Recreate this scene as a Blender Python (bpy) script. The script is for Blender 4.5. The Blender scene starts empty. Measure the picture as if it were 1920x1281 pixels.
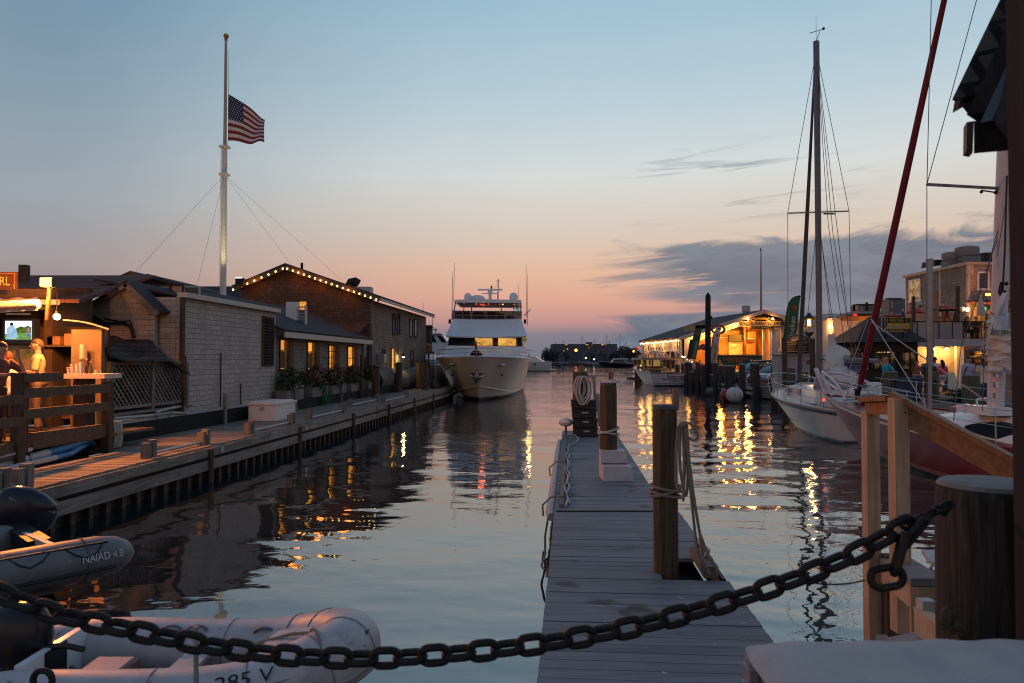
import bpy, bmesh, math, random
from mathutils import Vector, Matrix, noise
R = math.radians
random.seed(7)
S = bpy.context.scene
COL = S.collection

# ------------------------------------------------------------------ camera
CAM_H, F_PX, PITCH = 2.4, 1400.0, math.atan(34.5/1400)
cam = bpy.data.cameras.new('camera')
cam.sensor_width = 36; cam.lens = F_PX/1920*36
cam.clip_start = 0.05; cam.clip_end = 6000
cam.dof.use_dof = True; cam.dof.focus_distance = 28; cam.dof.aperture_fstop = 5.6
camo = bpy.data.objects.new('camera', cam); COL.objects.link(camo)
camo.location = (0, 0, CAM_H); camo.rotation_euler = (math.pi/2+PITCH, 0, 0)
S.camera = camo
S.view_settings.view_transform = 'Standard'; S.view_settings.look = 'None'
S.view_settings.exposure = 0.12; S.view_settings.gamma = 1.0
S.cycles.use_denoising = True; S.cycles.filter_width = 1.15
S.cycles.max_bounces = 6; S.cycles.diffuse_bounces = 3; S.cycles.glossy_bounces = 4
S.cycles.transparent_max_bounces = 6
S.cycles.sample_clamp_indirect = 4.0
S.cycles.caustics_reflective = False; S.cycles.caustics_refractive = False

def srgb(r, g, b):
    f = lambda c: (c/255/12.92) if c <= 10 else ((c/255+0.055)/1.055)**2.4
    return (f(r), f(g), f(b), 1)

# ------------------------------------------------------------------ world: dusk sky
W = bpy.data.worlds.new('World'); S.world = W; W.use_nodes = True
nt = W.node_tree; nt.nodes.clear()
class NB:
    """tiny node builder"""
    def __init__(s, nt): s.nt = nt
    def n(s, t, **k):
        nd = s.nt.nodes.new(t)
        for a, v in k.items(): setattr(nd, a, v)
        return nd
    def l(s, a, b): s.nt.links.new(a, b)
    def put(s, sock, v):
        if isinstance(v, bpy.types.NodeSocket): s.l(v, sock)
        elif v is not None: sock.default_value = v
    def m(s, op, a, b=None, c=None, clamp=False):
        nd = s.n('ShaderNodeMath', operation=op); nd.use_clamp = clamp
        for i, v in enumerate((a, b, c)): s.put(nd.inputs[i], v)
        return nd.outputs[0]
    def sm(s, v, a, b):
        nd = s.n('ShaderNodeMapRange', interpolation_type='SMOOTHSTEP')
        s.put(nd.inputs[0], v); s.put(nd.inputs[1], a); s.put(nd.inputs[2], b)
        return nd.outputs[0]
    def mix(s, f, a, b, blend='MIX'):
        nd = s.n('ShaderNodeMix', data_type='RGBA', blend_type=blend)
        s.put(nd.inputs[0], f); s.put(nd.inputs[6], a); s.put(nd.inputs[7], b)
        return nd.outputs[2]
    def ramp(s, f, stops, interp='EASE'):
        nd = s.n('ShaderNodeValToRGB'); cr = nd.color_ramp; cr.interpolation = interp
        while len(cr.elements) < len(stops): cr.elements.new(0.5)
        for e, (p, c) in zip(cr.elements, stops): e.position = p; e.color = c
        s.put(nd.inputs[0], f); return nd.outputs[0]
    def xyz(s, x, y, z):
        nd = s.n('ShaderNodeCombineXYZ')
        for i, v in enumerate((x, y, z)): s.put(nd.inputs[i], v)
        return nd.outputs[0]
    def noise(s, vec, scale, detail=4, rough=0.55, dist=0.0):
        nd = s.n('ShaderNodeTexNoise'); s.put(nd.inputs['Vector'], vec)
        nd.inputs['Scale'].default_value = scale; nd.inputs['Detail'].default_value = detail
        nd.inputs['Roughness'].default_value = rough; nd.inputs['Distortion'].default_value = dist
        return nd.outputs[0]
b = NB(nt)
tc = b.n('ShaderNodeTexCoord'); sep = b.n('ShaderNodeSeparateXYZ'); b.l(tc.outputs['Generated'], sep.inputs[0])
sx, sy, sz = sep.outputs
zz = b.m('MAXIMUM', sz, 0.0)
warm = b.ramp(zz, [(0, srgb(106,110,126)), (.034, srgb(124,118,130)), (.050, srgb(190,139,135)), (.078, srgb(221,161,140)),
                   (.115, srgb(226,180,152)), (.17, srgb(214,198,182)), (.24, srgb(212,216,214)), (.33, srgb(180,203,214)), (.45, srgb(148,184,206)),
                   (.7, srgb(92,130,168)), (1, srgb(70,104,142))], 'LINEAR')
cool = b.ramp(zz, [(0, srgb(108,104,116)), (.06, srgb(140,124,130)), (.11, srgb(156,146,148)), (.19, srgb(150,160,168)),
                   (.30, srgb(124,150,168)), (.45, srgb(96,132,160)), (.7, srgb(70,104,142)), (1, srgb(58,88,126))], 'LINEAR')
east = b.ramp(zz, [(0, srgb(150,130,130)), (.10, srgb(178,152,146)), (.25, srgb(164,154,158)), (.5, srgb(112,132,158)), (1, srgb(70,104,142))], 'LINEAR')
hor = b.m('SQRT', b.m('ADD', b.m('MULTIPLY', sx, sx), b.m('MULTIPLY', sy, sy)))
ca = b.m('DIVIDE', b.m('ADD', b.m('MULTIPLY', sx, 0.30), b.m('MULTIPLY', sy, 0.954)), b.m('MAXIMUM', hor, 1e-4))
g1 = b.sm(ca, 0.62, 1.0)
g2 = b.sm(ca, -0.35, 0.6)
sky = b.mix(g1, cool, warm)
sky = b.mix(g2, east, sky)
# clouds, in azimuth (u) and height (z)
u = b.m('DIVIDE', sx, b.m('MAXIMUM', sy, 0.05))
front = b.sm(sy, 0.05, 0.3)
v1 = b.xyz(b.m('MULTIPLY', u, 3.0), b.m('MULTIPLY', sz, 13.0), 0.0)
v2 = b.xyz(b.m('MULTIPLY', u, 2.2), b.m('ADD', b.m('MULTIPLY', sz, 26.0), b.m('MULTIPLY', u, -1.2)), 3.3)
n1 = b.noise(v1, 2.6, 6, .62, .6); n2 = b.noise(v2, 2.4, 5, .6, .9)
nn = b.m('SUBTRACT', n1, .5); n2c = b.m('SUBTRACT', n2, .5)
du = b.m('SUBTRACT', u, .13)
# low bank on the right
low_top = b.m('ADD', b.m('ADD', .058, b.m('MULTIPLY', b.m('MAXIMUM', du, 0.0), .030)), b.m('MULTIPLY', nn, .012))
low = b.m('MULTIPLY', b.m('SUBTRACT', 1.0, b.sm(b.m('SUBTRACT', sz, low_top), -.003, .003)), b.sm(b.m('ADD', u, b.m('MULTIPLY', nn, .25)), .10, .16))
# upper wedge
hi_top = b.m('ADD', b.m('ADD', .150, b.m('MULTIPLY', du, .0)), b.m('MULTIPLY', nn, .085))
hi_bot = b.m('ADD', b.m('ADD', .082, b.m('MULTIPLY', du, -.11)), b.m('MULTIPLY', n2c, .05))
wedge = b.m('MULTIPLY', b.m('SUBTRACT', 1.0, b.sm(b.m('SUBTRACT', sz, hi_top), -.010, .008)), b.sm(b.m('SUBTRACT', sz, hi_bot), -.008, .012))
wedge = b.m('MULTIPLY', wedge, b.sm(b.m('ADD', u, b.m('MULTIPLY', n2c, .30)), .10, .24))
wedge = b.m('MULTIPLY', wedge, b.m('ADD', .25, b.m('MULTIPLY', b.sm(b.m('ADD', n2, b.m('MULTIPLY', du, .50)), .38, .50), .75)))
# thin streaks high on the right
st = b.m('MULTIPLY', b.sm(n2, .50, .68), b.m('MULTIPLY', b.sm(sz, .16, .20), b.m('SUBTRACT', 1.0, b.sm(sz, .23, .29))))
st = b.m('MULTIPLY', b.m('MULTIPLY', st, b.m('MULTIPLY', b.sm(u, .08, .25), b.m('SUBTRACT', 1.0, b.sm(u, .35, .55)))), .6)
cl = b.m('MULTIPLY', b.m('MAXIMUM', b.m('MAXIMUM', b.m('MULTIPLY', low, .92), b.m('MULTIPLY', wedge, .92)), st), front)
ccol = b.mix(b.sm(n1, .35, .7), srgb(86,102,121), srgb(114,125,139))
sky = b.mix(cl, sky, ccol)
# faint mottling so that the gradient is not perfectly even
nz = b.noise(tc.outputs['Generated'], 5.0, 4, .6, .3)
sky = b.mix(.07, sky, b.mix(nz, srgb(90,110,140), srgb(235,225,215)))
# the last of the daylight sky
ns = b.n('ShaderNodeTexSky'); ns.sky_type = 'NISHITA'; ns.sun_disc = False
ns.sun_elevation = R(-1.5); ns.sun_rotation = R(17); ns.air_density = 1.4; ns.dust_density = 2.5
sky = b.mix(1.0, sky, b.mix(.985, ns.outputs[0], (0, 0, 0, 1)), 'ADD')
bg = b.n('ShaderNodeBackground'); b.l(sky, bg.inputs[0]); bg.inputs[1].default_value = 0.97
wo = b.n('ShaderNodeOutputWorld'); b.l(bg.outputs[0], wo.inputs[0])

# ------------------------------------------------------------------ pixel <-> world
def P(px, py, Y):
    uu, vv = (px-960)/F_PX, (640.5-py)/F_PX
    d = Vector((uu, math.cos(PITCH)-vv*math.sin(PITCH), math.sin(PITCH)+vv*math.cos(PITCH)))
    return Vector((0, 0, CAM_H)) + d*(Y/d.y)
def G(px, py, z=0.0):
    p = P(px, py, 1.0); d = p-Vector((0, 0, CAM_H))
    return Vector((0, 0, CAM_H)) + d*((z-CAM_H)/d.z)
KD = 0.073                                   # the quay runs almost straight away from us
def Fq(a, Y, z): return Vector((-6.0-a+KD*(Y-14.6), Y, z))
def fy(px, a): return (7.066+a)/(KD+(960-px)/F_PX)
QD = Vector((KD, 1, 0)).normalized(); QN = Vector((1, -KD, 0)).normalized()
X3, Y3, Z3 = Vector((1,0,0)), Vector((0,1,0)), Vector((0,0,1))

# ------------------------------------------------------------------ materials
MATS = {}
def pmat(name, col, rough=.7, metal=0.0, var=.25, scale=6.0, bump=.0, bscale=40.0, spec=.4, stretch=(1,1,1), stain=None):
    """painted / weathered surface: base colour with blotchy wear and fine bump"""
    if name in MATS: return MATS[name]
    m = bpy.data.materials.new(name); m.use_nodes = True; t = m.node_tree; k = NB(t)
    pr = t.nodes['Principled BSDF']
    tc = k.n('ShaderNodeTexCoord'); mp = k.n('ShaderNodeMapping'); k.l(tc.outputs['Object'], mp.inputs[0]); mp.inputs['Scale'].default_value = stretch
    c = col if len(col) == 4 else (*col, 1)
    n = k.noise(mp.outputs[0], scale, 6, .65, .2)
    dark = tuple(x*(1-var) for x in c[:3])+(1,); lite = tuple(min(1, x*(1+var)) for x in c[:3])+(1,)
    cc = k.ramp(n, [(.28, dark), (.72, lite)], 'LINEAR')
    if stain:
        n2 = k.noise(mp.outputs[0], scale*.31, 5, .7, .8)
        cc = k.mix(k.sm(n2, .52, .70), cc, (*stain, 1))
    k.l(cc, pr.inputs['Base Color'])
    rr = k.n('ShaderNodeMapRange'); k.l(n, rr.inputs[0]); rr.inputs[3].default_value = max(.02, rough-.1); rr.inputs[4].default_value = min(1, rough+.12)
    k.l(rr.outputs[0], pr.inputs['Roughness']); pr.inputs['Metallic'].default_value = metal
    pr.inputs['Specular IOR Level'].default_value = spec
    if bump:
        bn = k.noise(mp.outputs[0], bscale, 4, .6)
        bp = k.n('ShaderNodeBump'); bp.inputs['Strength'].default_value = bump; bp.inputs['Distance'].default_value = .02
        k.l(bn, bp.inputs['Height']); k.l(bp.outputs[0], pr.inputs['Normal'])
    MATS[name] = m; return m
def spots(m, col, scale, thr, soft=.03):
    """small dirt or droppings spots over a material's base colour"""
    t = m.node_tree; k = NB(t); s = t.nodes['Principled BSDF'].inputs['Base Color']; old = s.links[0].from_socket
    tc = k.n('ShaderNodeTexCoord'); f = k.sm(k.noise(tc.outputs['Object'], scale, 3, .55), thr, thr+soft); k.l(k.mix(f, old, (*col, 1)), s)
def shingle(name, c1, c2, axis, w=.16, h=.13, mortar=(.02,.02,.02), bump=.5, wear=None):
    """courses of shingles on a wall that runs along axis (x, y)"""
    if name in MATS: return MATS[name]
    m = bpy.data.materials.new(name); m.use_nodes = True; t = m.node_tree; k = NB(t); pr = t.nodes['Principled BSDF']
    tc = k.n('ShaderNodeTexCoord'); sp = k.n('ShaderNodeSeparateXYZ'); k.l(tc.outputs['Object'], sp.inputs[0])
    al = k.m('ADD', k.m('MULTIPLY', sp.outputs[0], axis[0]), k.m('MULTIPLY', sp.outputs[1], axis[1]))
    if len(axis) > 2: zz = k.m('ADD', k.m('MULTIPLY', sp.outputs[2], axis[2]), k.m('MULTIPLY', sp.outputs[0], axis[3]))
    else: zz = sp.outputs[2]
    wob = k.noise(k.xyz(k.m('MULTIPLY', al, .6), 0.0, zz), 1.7, 3)
    zz = k.m('ADD', zz, k.m('MULTIPLY', wob, .05))
    br = k.n('ShaderNodeTexBrick'); k.l(k.xyz(al, zz, 0.0), br.inputs['Vector'])
    br.inputs['Scale'].default_value = 1; br.inputs['Brick Width'].default_value = w; br.inputs['Row Height'].default_value = h
    br.inputs['Mortar Size'].default_value = .009; br.inputs['Mortar Smooth'].default_value = .3; br.inputs['Bias'].default_value = 0
    br.offset = .37; br.squash = 1
    br.inputs['Color1'].default_value = (*c1, 1); br.inputs['Color2'].default_value = (*c2, 1); br.inputs['Mortar'].default_value = (*mortar, 1)
    n = k.noise(tc.outputs['Object'], 1.3, 6, .7, .5); n3 = k.noise(tc.outputs['Object'], 14, 3, .6)
    c = k.mix(k.sm(n, .35, .75), br.outputs[0], tuple(x*.62 for x in c1)+(1,) if wear is None else (*wear, 1))
    c = k.mix(.45, c, k.mix(n3, (0,0,0,1), k.mix(1.0, c, (2,2,2,1), 'MULTIPLY')))
    k.l(c, pr.inputs['Base Color']); pr.inputs['Roughness'].default_value = .88; pr.inputs['Specular IOR Level'].default_value = .15
    saw = k.m('FRACT', k.m('DIVIDE', zz, h))
    hgt = k.m('ADD', k.m('MULTIPLY', k.m('SUBTRACT', 1.0, saw), .6), k.m('MULTIPLY', k.m('SUBTRACT', 1.0, br.outputs['Fac']), .5))
    bp = k.n('ShaderNodeBump'); bp.inputs['Strength'].default_value = bump; bp.inputs['Distance'].default_value = .02
    k.l(hgt, bp.inputs['Height']); k.l(bp.outputs[0], pr.inputs['Normal'])
    MATS[name] = m; return m
def wood(name, c1, c2, axis=0, scale=1.0, rough=.75, bump=.25, dk=.55, tv=.5):
    """grain along axis, each board its own tone"""
    if name in MATS: return MATS[name]
    m = bpy.data.materials.new(name); m.use_nodes = True; t = m.node_tree; k = NB(t); pr = t.nodes['Principled BSDF']
    tc = k.n('ShaderNodeTexCoord'); mp = k.n('ShaderNodeMapping'); k.l(tc.outputs['Object'], mp.inputs[0])
    s = [14*scale]*3; s[axis] = .8*scale; mp.inputs['Scale'].default_value = s
    ge = k.n('ShaderNodeNewGeometry')
    off = k.xyz(k.m('MULTIPLY', ge.outputs['Random Per Island'], 37.0), k.m('MULTIPLY', ge.outputs['Random Per Island'], 11.0), 0.0)
    va = k.n('ShaderNodeVectorMath', operation='ADD'); k.l(mp.outputs[0], va.inputs[0]); k.l(off, va.inputs[1])
    n = k.noise(va.outputs[0], 1.6, 6, .65, .5); n2 = k.noise(tc.outputs['Object'], 2.2*scale, 5, .65, .3)
    c = k.ramp(n, [(.25, (*[x*dk for x in c1], 1)), (.45, (*c1, 1)), (.75, (*c2, 1))], 'LINEAR')
    tone = k.m('ADD', 1-.56*tv, k.m('MULTIPLY', ge.outputs['Random Per Island'], tv))
    tn = k.m('MULTIPLY', tone, k.m('ADD', .62, k.m('MULTIPLY', n2, .76)))
    c = k.mix(1.0, c, k.xyz(tn, tn, tn), 'MULTIPLY')
    k.l(c, pr.inputs['Base Color']); pr.inputs['Specular IOR Level'].default_value = .3
    rr = k.n('ShaderNodeMapRange'); k.l(n2, rr.inputs[0]); rr.inputs[3].default_value = rough-.12; rr.inputs[4].default_value = min(1, rough+.12); k.l(rr.outputs[0], pr.inputs['Roughness'])
    bp = k.n('ShaderNodeBump'); bp.inputs['Strength'].default_value = bump; bp.inputs['Distance'].default_value = .01
    k.l(n, bp.inputs['Height']); k.l(bp.outputs[0], pr.inputs['Normal'])
    MATS[name] = m; return m
def emit(name, col, strength, patch=None, scale=4.0):
    if name in MATS: return MATS[name]
    m = bpy.data.materials.new(name); m.use_nodes = True; t = m.node_tree; k = NB(t)
    t.nodes.remove(t.nodes['Principled BSDF']); e = k.n('ShaderNodeEmission'); e.inputs[1].default_value = strength
    c = col if len(col) == 4 else (*col, 1)
    if patch is None: e.inputs[0].default_value = c
    else:
        tc = k.n('ShaderNodeTexCoord'); n = k.noise(tc.outputs['Object'], scale, 3, .6)
        k.l(k.mix(k.sm(n, .38, .62), c, patch if len(patch) == 4 else (*patch, 1)), e.inputs[0])
    k.l(e.outputs[0], t.nodes['Material Output'].inputs[0]); MATS[name] = m; return m
def glass(name, col, rough=.05, alpha=.4):
    if name in MATS: return MATS[name]
    m = bpy.data.materials.new(name); m.use_nodes = True; t = m.node_tree; k = NB(t); pr = t.nodes['Principled BSDF']
    pr.inputs['Base Color'].default_value = (*col, 1); pr.inputs['Roughness'].default_value = rough
    tr = k.n('ShaderNodeBsdfTransparent'); mx = k.n('ShaderNodeMixShader'); mx.inputs[0].default_value = alpha
    k.l(tr.outputs[0], mx.inputs[1]); k.l(pr.outputs[0], mx.inputs[2]); k.l(mx.outputs[0], t.nodes['Material Output'].inputs[0])
    MATS[name] = m; return m

# ------------------------------------------------------------------ mesh builder
class MB:
    def __init__(s): s.v = []; s.f = []; s.smooth = False
    def add(s, vs, fs):
        o = len(s.v); s.v += [Vector(p) for p in vs]; s.f += [tuple(i+o for i in f) for f in fs]; return s
    def box(s, c, sx, sy, sz, ax=None, ay=None, az=None):
        ax = (ax or X3)*(sx/2); ay = (ay or Y3)*(sy/2); az = (az or Z3)*(sz/2); c = Vector(c)
        vs = [c+ax*i+ay*j+az*k for k in (-1,1) for j in (-1,1) for i in (-1,1)]
        return s.add(vs, [(0,2,3,1),(4,5,7,6),(0,1,5,4),(2,6,7,3),(0,4,6,2),(1,3,7,5)])
    def bb(s, x0, x1, y0, y1, z0, z1): return s.box(((x0+x1)/2, (y0+y1)/2, (z0+z1)/2), x1-x0, y1-y0, z1-z0)
    def bar(s, p, q, w, h, up=None):
        p, q = Vector(p), Vector(q); d = q-p; L = d.length; d.normalize(); up = up or Z3
        if abs(d.dot(up)) > .98: up = X3 if abs(d.x) < .9 else Y3
        r = d.cross(up).normalized(); u2 = r.cross(d)
        return s.box((p+q)/2, w, L, h, r, d, u2)
    def rings(s, rings, cap=True, closed=False):
        n = len(rings[0]); vs = [p for r in rings for p in r]; fs = []
        m = len(rings)
        for i in range(m if closed else m-1):
            a, c = i*n, ((i+1) % m)*n
            for j in range(n): fs.append((a+j, a+(j+1) % n, c+(j+1) % n, c+j))
        if cap and not closed: fs.append(tuple(range(n-1, -1, -1))); fs.append(tuple((m-1)*n+j for j in range(n)))
        return s.add(vs, fs)
    def tube(s, pts, r, n=8, closed=False, cap=True, flat=1.0):
        pts = [Vector(p) for p in pts]; m = len(pts); rr = r if isinstance(r, (list, tuple)) else [r]*m
        rings = []; nrm = None
        for i, p in enumerate(pts):
            if closed: t = pts[(i+1) % m]-pts[i-1]
            else: t = pts[min(i+1, m-1)]-pts[max(i-1, 0)]
            if t.length < 1e-9: t = Vector((0,0,1))
            t.normalize()
            if nrm is None: nrm = t.orthogonal() if abs(t.z) > .95 else t.cross(Z3).normalized()
            nrm = (nrm-t*nrm.dot(t)); nrm = nrm.normalized() if nrm.length > 1e-6 else t.orthogonal().normalized()
            bn = t.cross(nrm)
            rings.append([p+(nrm*math.cos(2*math.pi*j/n)+bn*math.sin(2*math.pi*j/n)*flat)*rr[i] for j in range(n)])
        return s.rings(rings, cap, closed)
    def cyl(s, p, q, r0, r1=None, n=12): return s.tube([p, q], [r0, r0 if r1 is None else r1], n)
    def lathe(s, c, prof, n=16, ax=None):
        c = Vector(c); z = (ax or Z3).normalized(); x = z.orthogonal().normalized(); y = z.cross(x)
        return s.rings([[c+z*h+(x*math.cos(2*math.pi*j/n)+y*math.sin(2*math.pi*j/n))*r for j in range(n)] for r, h in prof])
    def ball(s, c, r, sc=(1,1,1), n=12, m=8):
        c = Vector(c); rings = []
        for i in range(m+1):
            a = -math.pi/2+math.pi*i/m; a = max(-1.56, min(1.56, a))
            rings.append([c+Vector((math.cos(a)*math.cos(2*math.pi*j/n)*r*sc[0], math.cos(a)*math.sin(2*math.pi*j/n)*r*sc[1], math.sin(a)*r*sc[2])) for j in range(n)])
        return s.rings(rings)
    def prism(s, pts, ext):
        pts = [Vector(p) for p in pts]; e = Vector(ext); n = len(pts)
        return s.add(pts+[p+e for p in pts], [tuple(range(n-1,-1,-1)), tuple(range(n, 2*n))]+[(i, (i+1) % n, (i+1) % n+n, i+n) for i in range(n)])
    def grid(s, fn, nu, nv):
        vs = [fn(i/nu, j/nv) for j in range(nv+1) for i in range(nu+1)]
        return s.add(vs, [(j*(nu+1)+i, j*(nu+1)+i+1, (j+1)*(nu+1)+i+1, (j+1)*(nu+1)+i) for j in range(nv) for i in range(nu)])
    def sheet(s, fn, nu, nv, th):
        """grid with thickness th along its own normal"""
        g = [[Vector(fn(i/nu, j/nv)) for i in range(nu+1)] for j in range(nv+1)]
        top = []; bot = []
        for j in range(nv+1):
            for i in range(nu+1):
                a = g[j][min(i+1, nu)]-g[j][max(i-1, 0)]; c = g[min(j+1, nv)][i]-g[max(j-1, 0)][i]
                n = a.cross(c); n = n.normalized() if n.length > 1e-9 else Z3
                top.append(g[j][i]+n*th/2); bot.append(g[j][i]-n*th/2)
        N = len(top); fs = []; w = nu+1
        for j in range(nv):
            for i in range(nu):
                q = (j*w+i, j*w+i+1, (j+1)*w+i+1, (j+1)*w+i); fs.append(q); fs.append(tuple(k+N for k in reversed(q)))
        for i in range(nu):
            fs.append((i, i+N, i+1+N, i+1)); k = nv*w+i; fs.append((k, k+1, k+1+N, k+N))
        for j in range(nv):
            k = j*w; fs.append((k, k+w, k+w+N, k+N)); k = j*w+nu; fs.append((k, k+N, k+w+N, k+w))
        return s.add(top+bot, fs)
    def leaves(s, c, r, n, size, rnd, sc=(1,1,1), shell=.35, lump=None):
        c = Vector(c)
        for _ in range(n):
            while True:
                d = Vector((rnd.uniform(-1,1), rnd.uniform(-1,1), rnd.uniform(-1,1)))
                if shell < d.length < 1: break
            p = c+Vector((d.x*sc[0], d.y*sc[1], d.z*sc[2]))*r*(1+.25*noise.noise(d*2.2+c))
            if lump and noise.noise(p*lump) < -.12: continue
            a = Vector((rnd.gauss(0,1), rnd.gauss(0,1), rnd.gauss(0,1))).normalized(); t = a.orthogonal().normalized(); k = size*rnd.uniform(.6, 1.3)
            s.add([p-t*k*.5, p+a.cross(t)*k*.3, p+t*k*.6, p-a.cross(t)*k*.3], [(0,1,2,3)])
        return s
    def xf(s, M):
        s.v = [M @ p for p in s.v]; return s
    def build(s, name, mat, parent=None, smooth=False, world=True):
        off = wloc(parent) if parent is not None and world else Vector()
        me = bpy.data.meshes.new(name); me.from_pydata([p-off for p in s.v], [], s.f)
        me.materials.append(mat)
        bm = bmesh.new(); bm.from_mesh(me); bmesh.ops.recalc_face_normals(bm, faces=bm.faces); bm.to_mesh(me); bm.free()
        if smooth: 
            me.polygons.foreach_set('use_smooth', [True]*len(me.polygons))
            try: me.set_sharp_from_angle(angle=R(42))
            except Exception: pass
        o = bpy.data.objects.new(name, me); COL.objects.link(o)
        if parent is not None: o.parent = parent
        return o
def wloc(o):
    p = Vector()
    while o is not None: p = p+o.location; o = o.parent
    return p
def tag(o, label, cat, group=None):
    o['label'] = label; o['category'] = cat
    if group: o['group'] = group
    return o
def thing(name, label, cat, loc=(0,0,0), group=None):
    o = bpy.data.objects.new(name, None); o.empty_display_size = .2; COL.objects.link(o); o.location = loc
    return tag(o, label, cat, group)
def struct(o, kind='structure'):
    o['kind'] = kind; return o
def dup(root, loc, rotz=None, label=None, group=None, scale=None):
    r = root.copy(); COL.objects.link(r); r.location = loc
    if rotz is not None: r.rotation_euler = (r.rotation_euler.x, r.rotation_euler.y, rotz)
    if scale: r.scale = (scale,)*3
    if label: r['label'] = label
    if group: r['group'] = group
    for ch in list(root.children):
        c = ch.copy(); COL.objects.link(c); c.parent = r
        for g in ch.children:
            d = g.copy(); COL.objects.link(d); d.parent = c
    return r
def text(s, name, mat, parent, origin, right, up, height, width=None, ext=.004, align='CENTER', shear=0.0):
    """raised lettering; origin is the middle (or left) of the line, right/up span its plane"""
    cu = bpy.data.curves.new(name, 'FONT'); cu.body = s; cu.size = 1; cu.extrude = 0; cu.align_x = align; cu.align_y = 'CENTER'; cu.shear = shear; cu.resolution_u = 3
    o = bpy.data.objects.new(name, cu); COL.objects.link(o)
    dg = bpy.context.evaluated_depsgraph_get(); dg.update()
    me = bpy.data.meshes.new_from_object(o.evaluated_get(dg)); bpy.data.objects.remove(o); bpy.data.curves.remove(cu)
    right = Vector(right).normalized(); up = Vector(up); up = (up-right*up.dot(right)).normalized(); nrm = right.cross(up)
    xs = [v.co.x for v in me.vertices]; ys = [v.co.y for v in me.vertices]
    h = max(ys)-min(ys); w = max(xs)-min(xs); ky = height/h; kx = ky if width is None else width/w
    cy = (max(ys)+min(ys))/2; cx = (max(xs)+min(xs))/2 if align == 'CENTER' else min(xs)
    off = wloc(parent) if parent is not None else Vector()
    for v in me.vertices: v.co = Vector(origin)-off+right*((v.co.x-cx)*kx)+up*((v.co.y-cy)*ky)+nrm*ext
    me.materials.clear(); me.materials.append(mat)
    ob = bpy.data.objects.new(name, me); COL.objects.link(ob)
    if parent is not None: ob.parent = parent
    return ob
def wall(mb, o, d, L, z0, z1, th, holes=(), z1b=None):
    """wall from o along d (unit), outside face at o, thickness th to the left of d; holes (u0,u1,za,zb)"""
    d = Vector(d).normalized(); n = Vector((-d.y, d.x, 0)); o = Vector(o)
    def pc(u0, u1, za, zb):
        if u1-u0 < 1e-4 or zb-za < 1e-4: return
        mb.box(o+d*((u0+u1)/2)+n*(th/2)+Z3*((za+zb)/2-o.z), u1-u0, th, zb-za, d, n)
    cur = 0
    for (a, c, za, zb) in sorted(holes):
        pc(cur, a, z0, z1); pc(a, c, z0, za); pc(a, c, zb, z1); cur = c
    pc(cur, L, z0, z1)
    return mb
def lamp(name, parent, loc, col, power, r=.08, spot=None, aim=None):
    l = bpy.data.lights.new(name, 'SPOT' if spot else 'POINT'); l.energy = power; l.color = col[:3]; l.shadow_soft_size = r
    if spot: l.spot_size = spot; l.spot_blend = .6
    o = bpy.data.objects.new(name, l); COL.objects.link(o)
    o.location = Vector(loc)-(wloc(parent) if parent else Vector())
    if parent: o.parent = parent
    if aim is not None: o.rotation_euler = (Vector(aim)-Vector(loc)).to_track_quat('-Z', 'Y').to_euler()
    return o
def catenary(p, q, sag, n=16):
    p, q = Vector(p), Vector(q)
    return [p.lerp(q, i/n)-Z3*(sag*4*(i/n)*(1-i/n)) for i in range(n+1)]
# ================================================================== shared materials
M_pile   = wood('pile_wood', (.075,.05,.03), (.17,.115,.065), 2, 1.1, .85, .5, .4)
M_wpile  = wood('wharf_pile_wood', (.04,.034,.03), (.085,.072,.06), 2, .9, .85, .5)
M_grey   = wood('weathered_wood', (.20,.175,.15), (.34,.31,.265), 1, .7, .85, .3)
M_greyx  = wood('weathered_wood_x', (.15,.135,.12), (.27,.25,.22), 0, .7, .85, .3)
M_greyz  = wood('weathered_wood_z', (.15,.135,.12), (.28,.26,.24), 2, .7, .85, .3)
M_deckL  = wood('quay_boards', (.19,.165,.135), (.31,.275,.23), 0, .8, .8, .35)
M_brownz = wood('brown_post_wood', (.07,.045,.03), (.12,.08,.05), 2, .9, .8, .3)
M_brownx = wood('brown_rail_wood', (.10,.068,.045), (.17,.12,.08), 0, .9, .8, .3)
M_dark   = pmat('dark_stuff', (.012,.011,.010), .85, var=.4)
M_net    = pmat('black_netting', (.010,.010,.010), .95, var=.5, scale=3, bump=.6, bscale=9)
M_black  = pmat('black_plastic', (.012,.012,.014), .45, var=.3)
M_iron   = pmat('dark_iron', (.030,.026,.024), .55, .6, var=.5, scale=18, bump=.4, bscale=90, stain=(.10,.045,.02))
M_steel  = pmat('steel', (.55,.55,.55), .28, .9, var=.15)
M_galv   = pmat('galvanised', (.32,.33,.34), .5, .6, var=.25, scale=9)
M_white  = pmat('white_paint', (.70,.69,.67), .45, var=.07, scale=3, stain=(.55,.53,.50))
M_gel    = pmat('white_gelcoat', (.74,.74,.74), .18, var=.04, scale=1.5, spec=.5)
M_cream  = pmat('cream_trim', (.52,.48,.42), .6, var=.1)
M_roof   = pmat('asphalt_roof', (.045,.042,.045), .95, var=.35, scale=22, bump=.6, bscale=60, stain=(.03,.028,.028))
M_rope   = pmat('rope', (.34,.28,.21), .9, var=.25, scale=60, bump=.8, bscale=200)
M_ropeW  = pmat('pale_rope', (.55,.52,.47), .9, var=.2, scale=60, bump=.8, bscale=200)
M_pvc    = pmat('grey_pipe', (.42,.41,.40), .5, var=.15)
M_blueh  = pmat('blue_hose', (.03,.16,.34), .5, var=.2, scale=8)
M_skin   = pmat('skin', (.46,.27,.19), .55, var=.08)
M_winD   = pmat('dark_window_glass', (.02,.025,.03), .06, var=.2, spec=.6)
E_win    = emit('warm_window', srgb(255,178,72), .95, srgb(226,140,50), 1.8)
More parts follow.
